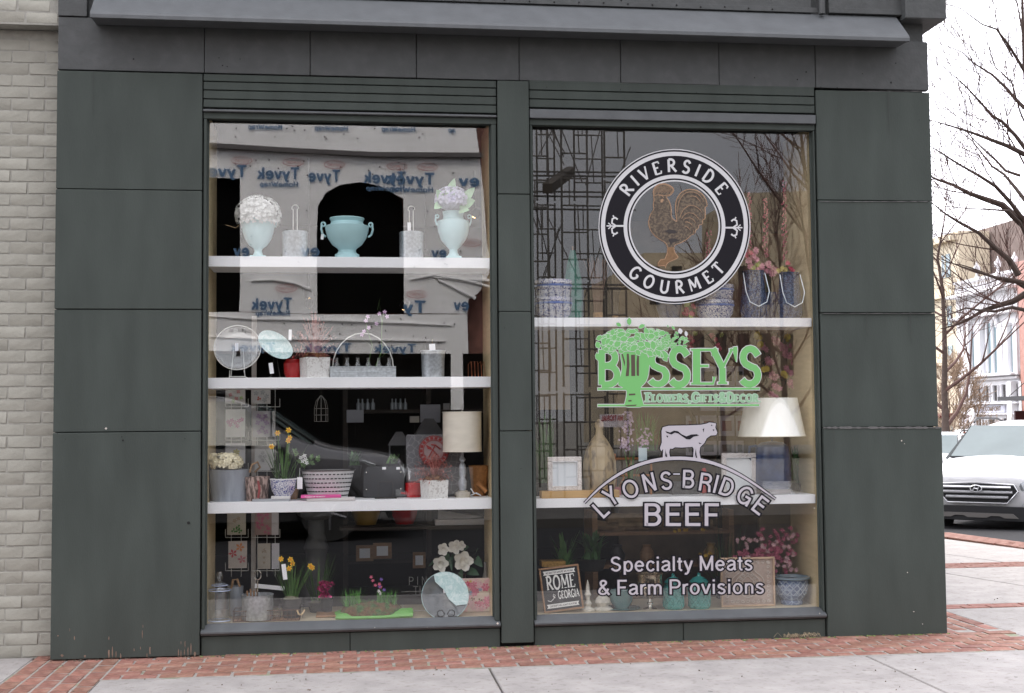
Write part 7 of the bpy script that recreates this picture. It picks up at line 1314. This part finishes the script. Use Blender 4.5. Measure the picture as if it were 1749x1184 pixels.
aq = mat('aqua_glaze', (.10, .22, .22), .2, var=.2, vs=12, coat=.5); l, W, H = PUT(1040, 1082, .26, z, 1008, 1020); T = thing('aqua_bowl', 'small teal grey bowl between candlestick and goblet', 'bowl', l); part(T, 'bowl_body', MB().lathe([(W*.5, 0), (W*.9, H*.4), (W, H), (W*.92, H), (W*.5, H*.2)], 24), aq); part(T, 'dish_under', MB().lathe([(W*.6, -.001), (W*1.5, .006), (W*1.52, .009), (W*.5, .005)], 24), aq)
l, W, H = PUT(1086, 1134, .20, z, 980, 1010); T = thing('mercury_goblet', 'silvered mercury glass goblet on a stem in the right window', 'goblet', l); part(T, 'cup', MB().lathe([(W*.10, H*.28), (W*.5, H*.33), (W*.92, H*.45), (W*.95, H*.60), (W*.86, H*.68), (W*.90, H*.72), (W*.88, H*.92), (W*.92, H), (W*.84, H), (W*.8, H*.7)], 28), mat('mercury_glass', (.50, .42, .32), .22, .9, var=.4, vs=40)); part(T, 'stem', MB().lathe([(W*.5, 0), (W*.5, .005), (W*.14, .016), (W*.12, H*.12), (W*.22, H*.14), (W*.22, H*.18), (W*.12, H*.20), (W*.10, H*.28)], 24), M['silver'])
teal = pattern('teal_lattice_glaze', (.012, .15, .135), (.05, .28, .25), 34, (.0, .10), 'vor', .2)
for u0, u1, vt, lb in ((1132, 1168, 979, 'teal lattice glazed jar with pointed lid nearer the goblet'), (1175, 1213, 978, 'teal lattice glazed jar with pointed lid nearer the carved panel')):
    l, W, H = PUT(u0, u1, .19, z, vt, 1010); T = thing('teal_jar', lb, 'jar', l, 0, 'teal jars with pointed lids'); part(T, 'jar_body', MB().lathe([(W*.85, 0), (W*.98, H*.06), (W, H*.4), (W*.9, H*.62), (W*.72, H*.70), (W*.72, H*.73)], 28), teal); part(T, 'jar_lid', MB().lathe([(W*.82, H*.73), (W*.84, H*.76), (W*.5, H*.86), (W*.2, H*.90), (W*.14, H*.94), (W*.16, H*.97), (.001, H)], 24), mat('teal_glaze', (.03, .25, .23), .2, var=.15, coat=.5))
    b = MB()
    for k in range(10):
        for s in (-1, 1): a0_ = k*.628; b.tube([((W*.985)*math.cos(a0_+s*t*1.1), (W*.985)*math.sin(a0_+s*t*1.1), H*(.06+.5*t)) for t in (0, .25, .5, .75, 1)], .0028, 4)
    part(T, 'lattice_relief', b, mat('teal_light', (.06, .33, .30), .2, var=.1, coat=.5))
l, W, H = PUT(1231, 1323, .20, z, 952, 1000); T = thing('wall_plaque', 'square whitewashed carved panel in a light wooden frame', 'wall decor', l); lw_ = mat('light_frame_wood', (.50, .35, .24), .6, var=.2, vs=20); t_ = .012
for x0_, x1_, z0_, z1_ in ((-W, W, 0, t_), (-W, W, H-t_, H), (-W, -W+t_, t_+.0005, H-t_-.0005), (W-t_, W, t_+.0005, H-t_-.0005)): part(T, 'frame_strip', MB().box(x0_, x1_, -.015, .012, z0_, z1_, .002), lw_, False)
cw = mat('whitewash_carving', (.60, .53, .47), .7, var=.12, vs=30); part(T, 'panel', MB().box(-W+t_*.8, W-t_*.8, 0, .008, t_*.8, H-t_*.8), mat('panel_ground', (.42, .33, .28), .8, var=.15, vs=30), False); b = MB()
def scroll(b, x_, z_, r_, s1, s2, rad=.0026): b.tube([(x_+s1*r_*math.cos(a)*(1-a/9), -.003, z_+s2*r_*math.sin(a)*(1-a/9)) for a in [k*.6 for k in range(13)]], rad, 4)
iw, ih = W-t_*2, H-t_*2; cz = H/2
for k in range(9):
    for s in (-1, 1): f = -1+2*k/8; scroll(b, f*iw*.88, cz+s*ih*.42, .013, 1 if k % 2 else -1, s); scroll(b, s*iw*.88, cz+f*ih*.42, .013, s, 1 if k % 2 else -1)
for r_ in (.62, .45, .22): b.tube([(iw*r_*math.cos(a*.2618)*(1+.12*math.cos(4*a*.2618)), -.003, cz+ih*.5*r_*math.sin(a*.2618)*(1+.12*math.cos(4*a*.2618))) for a in range(24)], .0028, 4, True)
for k in range(12): a = k*.5236; scroll(b, iw*.34*math.cos(a), cz+ih*.17*math.sin(a), .011, 1, -1)
part(T, 'carved_scrolls', b, cw)
lat = pattern('blue_lattice_glaze', (.30, .38, .48), (.10, .14, .24), 30, (.0, .08), 'vor', .2); l, W, H = PUT(1322, 1382, .26, z, 984, 1005); T = thing('blue_planter', 'blue grey lattice ceramic planter in bottom right corner', 'planter', l); W *= .93
part(T, 'planter_body', MB().lathe([(W*.62, 0), (W*.66, H*.1), (W*.62, H*.16), (W*.84, H*.35), (W*.93, H*.6), (W*.95, H*.86), (W*.95, H*.88)], 32), lat); part(T, 'planter_rim', MB().lathe([(W*.96, H*.88), (W*1.1, H*.93), (W*1.1, H), (W*.95, H), (W*.9, H*.85)], 32), mat('grey_blue_glaze', (.20, .26, .30), .25, var=.15, coat=.4))
b = MB()
for k in range(14):
    for s in (-1, 1): a0_ = k*.449; b.tube([((W*(.84+.11*min(t*1.6, 1))*1.01)*math.cos(a0_+s*t*.9), (W*(.84+.11*min(t*1.6, 1))*1.01)*math.sin(a0_+s*t*.9), H*(.36+.5*t)) for t in (0, .33, .66, 1)], .0028, 4)
part(T, 'lattice_relief', b, mat('lattice_pale', (.36, .42, .50), .25, var=.1))
T = thing('pink_hydrangea_bush', 'mass of pink hydrangeas above the carved panel and blue planter', 'flowers', (P(1310, 1000, .46).x, .46, z)); o_ = V(T.location)
posy(T, [(rr.uniform(1255, 1330), rr.uniform(938, 952)) for _ in range(30)]+[(rr.uniform(1295, 1330), rr.uniform(905, 940)) for _ in range(12)]+[(rr.uniform(1320, 1364), rr.uniform(900, 982)) for _ in range(36)], mat('raspberry_petals', (.42, .10, .16), .6, var=.5, vs=40), .016, 'raspberry_heads', 5, .42); posy(T, [(rr.uniform(1258, 1360), rr.uniform(912, 975)) for _ in range(34)], mat('pale_pink_petals', (.60, .36, .38), .6, var=.4, vs=40), .015, 'pale_heads', 5, .40); b = MB()
for k in range(50): p_ = V((rr.uniform(-.08, .13), rr.uniform(-.05, .05), .0)); blade(b, p_, p_+V((rr.gauss(0, .03), -.02, rr.uniform(.1, .36))), .02, .1)
part(T, 'foliage', b, M['leafd'])
T = thing('grassy_planter', 'dark grassy plant with yellow blooms behind the letters of BEEF', 'potted plant', (P(1238, 1000, .62).x, .62, z)); o_ = V(T.location); b = MB()
for k in range(70): p_ = V((rr.uniform(-.05, .05), rr.uniform(-.04, .04), 0)); blade(b, p_, p_+V((rr.gauss(0, .08), rr.gauss(0, .03), rr.uniform(.25, .55))), .010, .1)
part(T, 'blades', b, mat('dark_blades', (.05, .10, .025), .6, var=.4)); posy(T, [(1205, 950), (1212, 945), (1195, 948), (1218, 955), (1160, 905), (1152, 908), (1170, 906), (1200, 905)], mat('deep_yellow', (.50, .30, .02), .6, var=.3), .014, 'yellow_blooms', 5, .6); part(T, 'pot', MB().lathe([(.06, 0), (.08, .15)], 16), M['dark'])
T = thing('leafy_plant', 'broad leaved green plant above the chalkboard sign', 'potted plant', (P(965, 1000, .60).x, .60, z)); b = MB()
for k in range(46): a = rr.uniform(-2.4, -.7)+rr.choice((0, 3.14)); blade(b, (0, 0, .2), (math.cos(a)*rr.uniform(.06, .17), rr.uniform(-.08, .02), .2+rr.uniform(.05, .32)), .035, .2)
part(T, 'foliage', b, mat('broad_leaf', (.08, .20, .05), .5, var=.4, vs=20)); part(T, 'pot', MB().lathe([(.05, 0), (.07, .18), (.06, .2)], 16), M['wood'])
for u0, u1, v0, v1, lb in ((922, 962, 956, 966, 'gold edged dark tray end behind the chalkboard'),):
    a, c = P(u0, v1, .5), P(u1, v0, .5); solo('gilt_tray', MB().box(-(c.x-a.x)/2, (c.x-a.x)/2, -.1, .02, -.02, .02, .004), mat('gilt', (.45, .27, .08), .4, .5, var=.4, vs=60), lb, 'tray', None, False, ((a.x+c.x)/2, .5, (a.z+c.z)/2))
# ------------------------------------------------------------------ inside the shop
tanw = mat('tan_partition', (.34, .25, .15), .85, var=.2, vs=3, bump=.3, bs=12); brw = mat('brown_partition', (.15, .10, .06), .85, var=.35, vs=6, bump=.3, bs=20)
def inner(name, u0, u1, v0, v1, y, m, th=.05, par=shop): a, c = P(u0, v1, y), P(u1, v0, y); return part(par, name, MB().box(a.x, c.x, y, y+th, max(a.z, .03), c.z), m, False)
inner('partition_panel', 922, 972, 560, 700, 1.5, tanw); inner('partition_panel', 1060, 1300, 380, 1046, 2.3, brw); inner('partition_panel', 1300, 1420, 400, 1046, 1.9, tanw)
T = thing('garland', 'garland of pink blossoms and yellow roses hanging under the upper shelf', 'garland', (P(1330, 620, .5).x, .5, Z_R[0]-.07)); o_ = V(T.location); pk_ = [(1300, 590), (1320, 580), (1335, 592), (1310, 615), (1318, 640), (1340, 605), (1352, 590), (1356, 620), (1345, 632), (1322, 660), (1318, 675), (1352, 655)]
posy(T, pk_+[(u+6, v+5) for u, v in pk_], rosel, .024, 'pink_blossoms', 6, .5, o_); posy(T, [(1294, 575), (1342, 577), (1307, 630), (1300, 588), (1338, 640)], mat('yellow_rose', (.55, .42, .06), .6, var=.25), .026, 'yellow_roses', 8, .48, o_); b = MB()
for k in range(60): q = P(rr.uniform(1290, 1362), rr.uniform(565, 690), .53)-o_; blade(b, q, q+V((rr.gauss(0, .03), 0, rr.gauss(0, .03))), .02, .1, 3)
part(T, 'dark_foliage', b, M['leafd']); T2_ = thing('rose_string', 'short string of red roses hanging behind the word BUSSEY\'S', 'garland', (P(1215, 580, .45).x, .45, Z_R[0]-.065)); o_ = V(T2_.location); posy(T2_, [(1178, 575), (1183, 585), (1180, 595), (1215, 572), (1222, 580), (1225, 590), (1228, 597)], rose, .018, 'red_roses', 6, .45, o_); posy(T2_, [(1232, 573), (1187, 570)], lime, .016, 'lime_leaves', 4, .45, o_); part(T2_, 'string', MB().tube([(0, 0, 0), P(1181, 590, .45)-o_], .002, 4).tube([(0, 0, 0), P(1226, 592, .45)-o_], .002, 4), M['wire'])
T = thing('print_rack', 'rack of small framed prints on the brown wall behind BUSSEY\'S', 'rack', (P(1230, 700, 1.6).x, 1.6, .03)); o_ = V(T.location); part(T, 'rack_post', MB().box(-.02, .02, .03, .06, 0, P(1230, 600, 1.6).z-.03), M['wire'], False)
prm = mat('print_white', (.42, .38, .42), .6, var=.1); prr = mat('print_maroon', (.20, .05, .06), .6, var=.2)
for ci, (ua, ub) in enumerate(((1196, 1224), (1228, 1254), (1257, 1270), (1172, 1192))):
    for ri, (va, vb) in enumerate(((626, 660), (668, 702), (710, 745), (753, 778))):
        if ci == 3 and ri < 2: continue
        a, c = P(ua, vb, 1.6), P(ub, va, 1.6); T3_ = thing('small_picture', f'small framed print, {("top", "second", "third", "lowest")[ri]} row and {("second", "third", "last", "first")[ci]} column of the print rack', 'print', ((a.x+c.x)/2, 1.6, a.z), 0, 'small framed prints in the rack'); w, h = (c.x-a.x)/2, c.z-a.z
        part(T3_, 'frame', MB().box(-w, w, -.006, .006, 0, h, .002), prm, False); part(T3_, 'picture', MB().box(-w*.6, w*.6, -.009, -.0065, h*.25, h*.75), prr if ri == 2 else M['room'], False)
# store shelving seen low behind the left window
st_ = mat('dark_store_wood', (.024, .015, .010), .6, var=.3, vs=5, stretch=(1, 5, 5)); T = thing('store_shelves', 'dark wooden store shelving at the back behind the left window', 'shelves', (P(650, 900, 2.6).x, 2.6, .03)); o_ = V(T.location)
for vv in (700, 893, 952, 1008): part(T, 'shelf_board', MB().box(P(590, 800, 2.6).x-o_.x, P(850, 800, 2.6).x-o_.x, -.2, .25, P(650, vv, 2.6).z-o_.z-.03, P(650, vv, 2.6).z-o_.z), st_, False)
for uu in (590, 730, 850): part(T, 'upright', MB().box(P(uu, 800, 2.6).x-o_.x-.02, P(uu, 800, 2.6).x-o_.x+.02, -.2, .25, 0, 2.1), st_, False)
part(T, 'back_panel', MB().box(P(590, 800, 2.6).x-o_.x, P(850, 800, 2.6).x-o_.x, .26, .28, 0, 2.1), M['room'], False)
zsh = P(650, 700, 2.6).z
for k, uu in enumerate((612, 619, 628, 637, 670, 676, 684, 692)): solo('small_bottle', MB().lathe([(.018, 0), (.018, .05), (.007, .065), (.007, .09)], 10), mat('bottle_glass', (.30, .33, .36), .1, .2, var=.2), ('first', 'second', 'third', 'fourth', 'fifth', 'sixth', 'seventh', 'last')[k]+' small pale bottle from the left on the back shelf', 'bottle', 'row of small bottles on the back shelf', True, (P(uu, 700, 2.45).x, 2.45, zsh))
z2 = P(650, 893, 2.6).z
for u0, u1, vt, m_, lb in ((600, 648, 874, mat('ochre_glaze', (.36, .22, .06), .4, var=.2), 'ochre yellow pot on the store shelf under the slotted basket'), (668, 712, 874, reds, 'red pot on the store shelf under the slate board')):
    l, W, H = PUT(u0, u1, 2.45, z2, vt-6); T = thing('glazed_pot', lb, 'pot', l); part(T, 'pot_body', MB().lathe([(W*.7, 0), (W, H*.6), (W*1.04, H), (W*.9, H)], 22), m_); part(T, 'pot_rim', MB().tube([(W*math.cos(a*.3927), W*math.sin(a*.3927), H) for a in range(16)], .008, 5, True), m_)
l, W, _ = PUT(742, 826, .64, 0); zc_ = P(784, 897, .64).z; T = thing('white_box_book', 'white oblong box on the inner ledge below the lowest shelf', 'box', (l.x, .68, zc_)); part(T, 'box_body', MB().box(-W, W, -.04, .04, 0, .038, .002), M['white'], False); part(T, 'paper_sheet', MB().add([(-W*.9, -.03, .04), (-W*.2, -.03, .045), (W*.3, -.03, .044), (W*.95, -.03, .05), (W*.95, .03, .06), (-W*.85, .03, .10)], [(0, 1, 2, 3, 4, 5)]), M['white'], False); T3_ = part(shop, 'inner_ledge', MB().box(P(580, 897, .7).x, .90, .62, .78, zc_-.022, zc_-.002), st_, False)
for uu, vv, w_, lb in ((623, 945, 15, 'little framed white print on the store shelf, left of its twin'), (653, 941, 16, 'little framed white print on the store shelf, right of its twin'), (716, 957, 11, 'little framed print lower on the store shelf')):
    a, c = P(uu-w_, vv+14, 2.3), P(uu+w_, vv-14, 2.3); T = thing('small_picture', lb, 'picture frame', ((a.x+c.x)/2, 2.3, a.z)); w, h = (c.x-a.x)/2, c.z-a.z; part(T, 'frame', MB().box(-w, w, -.008, .008, 0, h, .003), M['wood'], False); part(T, 'print', MB().box(-w*.6, w*.6, -.011, -.0085, h*.2, h*.8), M['white'], False)
l, W, H = PUT(505, 575, 1.15, .03, 868); T = thing('stone_pedestal', 'dark grey stone pedestal urn standing inside behind the daffodils', 'pedestal', l); part(T, 'column', MB().lathe([(W*.85, 0), (W*.85, .25), (W*.6, .30), (W*.45, .42), (W*.55, .50), (W*.62, .52), (W*.55, .55), (W*.40, .62), (W*.38, .75), (W*.55, H-.08), (W*.9, H-.05), (W, H)], 26), mat('dark_stone_grey', (.10, .10, .10), .85, var=.25, vs=9, bump=.2))
lant = mat('lantern_metal', (.07, .07, .075), .5, .3, var=.3)
for u0, u1, vt, y_, lb in ((662, 700, 732, .55, 'small dark metal lantern left of the taller one'), (707, 757, 708, .60, 'taller dark metal lantern behind the round emblem')):
    l, W, H = PUT(u0, u1, y_, Z_L[2], vt); T = thing('lantern', lb, 'lantern', l)
    for sx in (-1, 1):
        for sy in (-1, 1): part(T, 'post', MB().box(sx*W*.85-.004, sx*W*.85+.004, sy*W*.6-.004, sy*W*.6+.004, 0, H*.75), lant, False)
    part(T, 'roof', MB().add([(-W, -W*.7, H*.75), (W, -W*.7, H*.75), (W, W*.7, H*.75), (-W, W*.7, H*.75), (-W*.3, -W*.2, H*.95), (W*.3, -W*.2, H*.95), (W*.3, W*.2, H*.95), (-W*.3, W*.2, H*.95)], [(0, 1, 5, 4), (1, 2, 6, 5), (2, 3, 7, 6), (3, 0, 4, 7), (4, 5, 6, 7), (3, 2, 1, 0)]), lant, False); part(T, 'base', MB().box(-W*.9, W*.9, -W*.65, W*.65, 0, .01), lant, False); part(T, 'pane', MB().box(-W*.8, W*.8, -W*.6, -W*.59, .01, H*.74), M['jar'], False)
part(shop, 'inner_table', MB().box(P(640, 850, .6).x, P(800, 850, .6).x, .45, .90, Z_L[2]-.03, Z_L[2]-.002), st_, False)
# lit spot lamps under the dark ceiling
spot = mat('lit_bulb', (1, .62, .25), .5, var=0, emit=9)
for uu, vv, y_, lb in ((527, 503, 2.2, 'lit spot lamp showing between the first and second left shelves'), (528, 520, 3.0, 'dimmer lit spot lamp just under the brighter one'), (690, 523, 2.4, 'lit spot lamp in a dark can left of the second Tyvek'), (811, 366, 2.6, 'lit spot lamp glinting beside the right urn'), (727, 437, 3.4, 'low lit spot lamp just over the top shelf')):
    p = P(uu, vv, y_); lb = lb.replace(' left of the second Tyvek', ' over the orchid stems'); T = thing('spot_lamp', lb, 'lamp', p, 0, 'lit spot lamps inside the shop'); can = MB().at((0, 0, 0), rr.uniform(-.6, .6), .9).lathe([(.030, .0), (.036, -.01), (.034, .05), (.02, .07)], 14); part(T, 'lamp_can', can, M['black']); part(T, 'bulb', MB().at((0, -.004, -.010), 0, 1.2).lathe([(.024, -.004), (.020, -.012), (.001, -.015)], 12), spot); part(T, 'stem', MB().tube([(0, .01, .05), (0, .01, 3.6-p.z)], .006, 5), M['black'])
# ------------------------------------------------------------------ more stock in the dark behind the shelves
z = Z_L[2]
zc_ = P(548, 720, .62).z; l, W, H = PUT(537, 560, .62, zc_, 676, 720); T = thing('wire_cloche', 'dark wire cloche hanging in the gloom above the slotted basket', 'cloche', l); b = MB()
for k in range(8): b.tube([(W*math.cos(k*.785)*q, W*math.sin(k*.785)*q, H*h) for q, h in ((1, 0), (1, .5), (.75, .8), (.1, 1))], .002, 4)
for h in (0, .25, .5): b.tube([(W*math.cos(a*.3927), W*math.sin(a*.3927), H*h) for a in range(16)], .002, 4, True)
part(T, 'wire_dome', b, bpy.data.materials['dull_wire']); part(T, 'hanging_wire', MB().tube([(0, 0, H), (0, 0, H+.12)], .002, 4), M['wire'])
for u0, u1, v0, v1, y_, m_, lb in ((592, 621, 700, 722, .9, (.22, .23, .26), 'small blue grey card standing behind the slotted basket'), (718, 752, 691, 722, 1.0, (.20, .20, .22), 'grey printed sheet behind the taller lantern'), (700, 716, 711, 722, 1.0, (.34, .32, .28), 'little cream card left of the grey printed sheet'), (757, 768, 689, 700, 1.0, (.20, .19, .19), 'small dark print above the drum lampshade')):
    a, c = P(u0, v1, y_), P(u1, v0, y_); T = thing('display_card', lb, 'card', ((a.x+c.x)/2, y_, a.z)); w, h = (c.x-a.x)/2, c.z-a.z; part(T, 'paper', MB().box(-w, w, -.003, .003, 0, h, .001), mat('card_stock', m_, .6, var=.1), False); part(T, 'wire_leg', MB().tube([(0, .01, 0), (0, .04, -.10)], .002, 4), M['wire'])
l, W, H = PUT(648, 682, .75, z+.10, 708, 730); T = thing('cone_shade', 'pale cone shaped lampshade lying behind the small lantern', 'lampshade', l); part(T, 'shade', MB().at((0, 0, W*.7), 0, 0, .7).lathe([(W, -W*.6), (W*.35, W*.8), (W*.3, W*.8), (W*.95, -W*.6)], 22), mat('grey_shade', (.26, .25, .24), .7, var=.1)); part(T, 'shade_base', MB().box(-W*.5, W*.5, -.04, .04, -.10, 0), M['dark'], False)
def leafy(name, label, u, vt, vb, y, n, m, w=.02, r=.05, z0=None):
    p = P(u, vb, y); T = thing(name, label, 'potted plant', p); b = MB(); h = P(u, vt, y).z-p.z
    for k in range(n): a = rr.uniform(0, 6.28); blade(b, (rr.gauss(0, r*.2), rr.gauss(0, r*.2), .02), (math.cos(a)*r*rr.uniform(.4, 1), math.sin(a)*r*.6, h*rr.uniform(.5, 1)), w, .2)
    part(T, 'foliage', b, m); part(T, 'pot', MB().lathe([(r*.6, -.06), (r*.8, .02), (r*.7, .02)], 14), M['dark']); return T
fern = mat('fern_green', (.10, .22, .05), .5, var=.4, vs=30); dk = mat('shade_leaf', (.045, .13, .03), .5, var=.4, vs=30)
leafy('herb_plant', 'green leafy herb plant between the slotted basket and slate board', 606, 770, 800, .42, 40, dk, .018, .06); leafy('herb_plant', 'pair of yellow green succulents behind the slate board', 672, 775, 797, .42, 24, fern, .02, .05)
leafy('fern_plant', 'feathery fern above the left end of the cow', 1105, 700, 775, .40, 70, fern, .010, .12); leafy('ivy_plant', 'dark trailing plant left of the gourd bottle', 930, 700, 830, .50, 46, dk, .03, .11); leafy('fern_plant', 'dark green leaves right of the blue jug lamp', 1358, 755, 830, .42, 36, dk, .03, .07)
leafy('broad_plant', 'low broad leaves behind the mercury goblet', 1010, 905, 960, .80, 30, dk, .04, .14)
z = Z_R[1]
l, W, H = PUT(1058, 1078, .30, z, 822); solo('cream_pot', MB().lathe([(W*.7, 0), (W, H*.5), (W*.9, H), (W*.8, H)], 20), hyd_c, 'small cream pot behind the letter O of LYONS', 'pot', None, True, l)
l, W, H = PUT(1034, 1056, .33, z, 832); solo('pink_box', MB().box(-W, W, -.03, .03, 0, H, .002), mat('dull_pink', (.42, .10, .13), .5), 'small dull pink box behind the letter Y of LYONS', 'box', None, False, l)
# wicker ball and rough shelf of logs low in the right window
l, W, H = PUT(1130, 1178, .9, 1.10, 700, 720); T = thing('vine_wreath', 'large loose vine wreath on the brown wall above the cow', 'wreath', P(1150, 725, 1.4)); b = MB()
for k in range(9): r_ = .17+rr.gauss(0, .012); ph = rr.random()*6; b.tube([(r_*math.cos(a*.3142), rr.gauss(0, .006), r_*math.sin(a*.3142+.05*math.sin(ph+a))) for a in range(20)], .005, 4, True)
part(T, 'vines', b, mat('vine', (.16, .11, .06), .9, var=.3)); part(T, 'hanger', MB().tube([(0, 0, .17), (0, .05, .30)], .003, 4), M['wire'])
T = thing('log_shelf', 'rough wooden shelf with stacked logs low behind the letters BEEF', 'shelf', (P(1130, 960, 1.6).x, 1.6, .03)); o_ = V(T.location); xa, xb = P(1010, 900, 1.6).x-o_.x, P(1240, 900, 1.6).x-o_.x
for vv in (905, 960, 1010): part(T, 'shelf_board', MB().box(xa, xb, -.15, .2, P(1130, vv, 1.6).z-o_.z-.025, P(1130, vv, 1.6).z-o_.z), M['wood'], False)
for x_ in (xa, xb): part(T, 'upright', MB().box(x_-.02, x_+.02, -.149, .199, 0, P(1130, 870, 1.6).z-o_.z), M['wood'], False)
for k in range(9):
    L_ = rr.uniform(.18, .34); x_ = xa+.15+k*(xb-xa-.4)/8; zz_ = P(1130, 905, 1.6).z-o_.z+.045+(k % 2)*.055
    part(T, 'log', MB().tube([(x_-L_/2, -.05+rr.gauss(0, .02), zz_), (x_+L_/2, -.05, zz_+rr.gauss(0, .01))], [.04, .035], 8), mat('split_log', (.26, .18, .11), .9, var=.4, vs=12) if k == 0 else bpy.data.materials['split_log'])
for uu, lb, m_ in ((1055, 'dark bottle standing on the log shelf', M['black']), (1105, 'brown jar standing on the log shelf', M['wood']), (1215, 'ochre jar standing at the right of the log shelf', bpy.data.materials['ochre_glaze'])):
    p = P(uu, 960, 1.5); p.z = P(1130, 960, 1.6).z; solo('store_jar', MB().lathe([(.05, 0), (.06, .08), (.03, .13), (.035, .15)], 16), m_, lb, 'jar', None, True, p)
# ------------------------------------------------------------------ wear on walls and pavement
caulk = mat('caulk_smear', (.115, .112, .110), .6, var=.2, vs=30); rw_ = random.Random(15)
for u0, u1, v, th, y_ in ((1407, 1606, 731, .014, -.0345), (1400, 1586, 344.5, .005, -.0275), (1404, 1596, 535.5, .004, -.0275), (1398, 1582, 156, .004, -.0165)):
    a, c = P(u0, v, y_), P(u1, v, y_); n = 40; top = []; bot = []
    for i in range(n+1):
        t = i/n; x = a.x+(c.x-a.x)*t; w = th*(.25+rw_.random())*(.6 if i in (0, n) else 1); top.append((x, a.z+(c.z-a.z)*t+w*.6)); bot.append((x, a.z+(c.z-a.z)*t-w*.4))
    part(shop, 'caulk_line', MB().prism(top+bot[::-1], y_, y_+.008), caulk, True)
b = MB()
for u, v, s_ in [(228, 101, 1.6), (380, 112, 1.3), (388, 114, 1.1), (374, 99, 1), (410, 101, .9), (1289, 133, 1.2), (1362, 136, 1.4), (1377, 123, 1.6), (1402, 149, 1.3), (1473, 126, 1), (1522, 141, 2), (1530, 108, 1.4), (208, 746, 1), (210, 752, 1.6), (322, 893, 2.4), (112, 750, .8), (316, 749, .8), (98, 740, .7), (620, 146, .9), (697, 147, .9), (815, 150, .9), (934, 149, .9), (1060, 153, .9), (1190, 158, .9), (1365, 165, 1), (1430, 150, 1.2), (862, 560, .8), (890, 800, .8), (1570, 205, .7)]:
    q = P(u, v, -.0345); b.at(q, 0, math.pi/2); b.lathe([(.0038*s_, 0), (.0032*s_, .0016), (.001, .002)], 8)
part(shop, 'screw_hole', b, M['dark'], False, None, 'stuff')
b = MB()
for k in range(26):                                          # thin runs of dirt under the seams and the drip board
    x = rw_.uniform(X0+.05, X5-.05); z0_ = rw_.choice((lseams[1], lseams[2], lseams[3], ZA))-.008; h = rw_.uniform(.05, .3); w = rw_.uniform(.001, .003)
    if X1-.02 < x < X4+.02: continue
    b.add([(x-w, -.0302, z0_), (x+w, -.0302, z0_), (x+w*.4, -.0302, z0_-h), (x-w*.4, -.0302, z0_-h), (x-w, -.0296, z0_), (x+w, -.0296, z0_), (x+w*.4, -.0296, z0_-h), (x-w*.4, -.0296, z0_-h)], [(0, 1, 2, 3), (4, 5, 6, 7), (0, 3, 7, 4), (1, 2, 6, 5)])
part(shop, 'dirt_run', b, mat('dirt_run', (.043, .047, .043), .8, var=.1), False, None, 'stuff')
b = MB()
for k in range(300):
    x, y = rw_.uniform(-2.4, 6), rw_.choice((rw_.uniform(-1.9, -.7), rw_.uniform(-.72, -.02), rw_.uniform(0, 5)))
    if y > -.02 and x < X5+.1: continue
    s_ = rw_.uniform(.001, .004)*(1+(rw_.random() < .04)*1.2); b.at((x, y, .0105 if y < .03 else .010), rw_.random()*6); b.box(-s_*rw_.uniform(.6, 2.4), s_, -s_*.5, s_*.5, -.004, .0015)
for k in range(260):
    x = rw_.uniform(X0, X5); s_ = rw_.uniform(.001, .004); b.at((x, -.034-rw_.random()**2*.03, .0105), rw_.random()*6); b.box(-s_*rw_.uniform(.8, 3), s_, -s_*.6, s_*.6, -.004, .003)
o = solo('pavement_litter', b, mat('grit', (.17, .13, .10), .9, var=.6, vs=20), 'grit and tiny leaf scraps scattered over the pavement', 'litter', None, False); del o['category']; o['kind'] = 'stuff'
gum = mat('old_gum', (.20, .185, .175), .9, var=.2); b = MB()
for k in range(44):
    x, y = rw_.uniform(-1.4, 6), rw_.uniform(-1.9, -.72) if k % 2 else rw_.uniform(1.3, 5.5)
    if y > 0 and x < 4.5: continue
    r_ = rw_.uniform(.006, .016); b.at((x, y, .004), rw_.random()*6); b.lathe([(r_, 0), (r_*.9, .0012), (.001, .0015)], 9, sq=rw_.uniform(.6, 1))
o = solo('gum_spots', b, gum, 'flattened old gum spots on the concrete slabs', 'gum', None, False); del o['category']; o['kind'] = 'stuff'
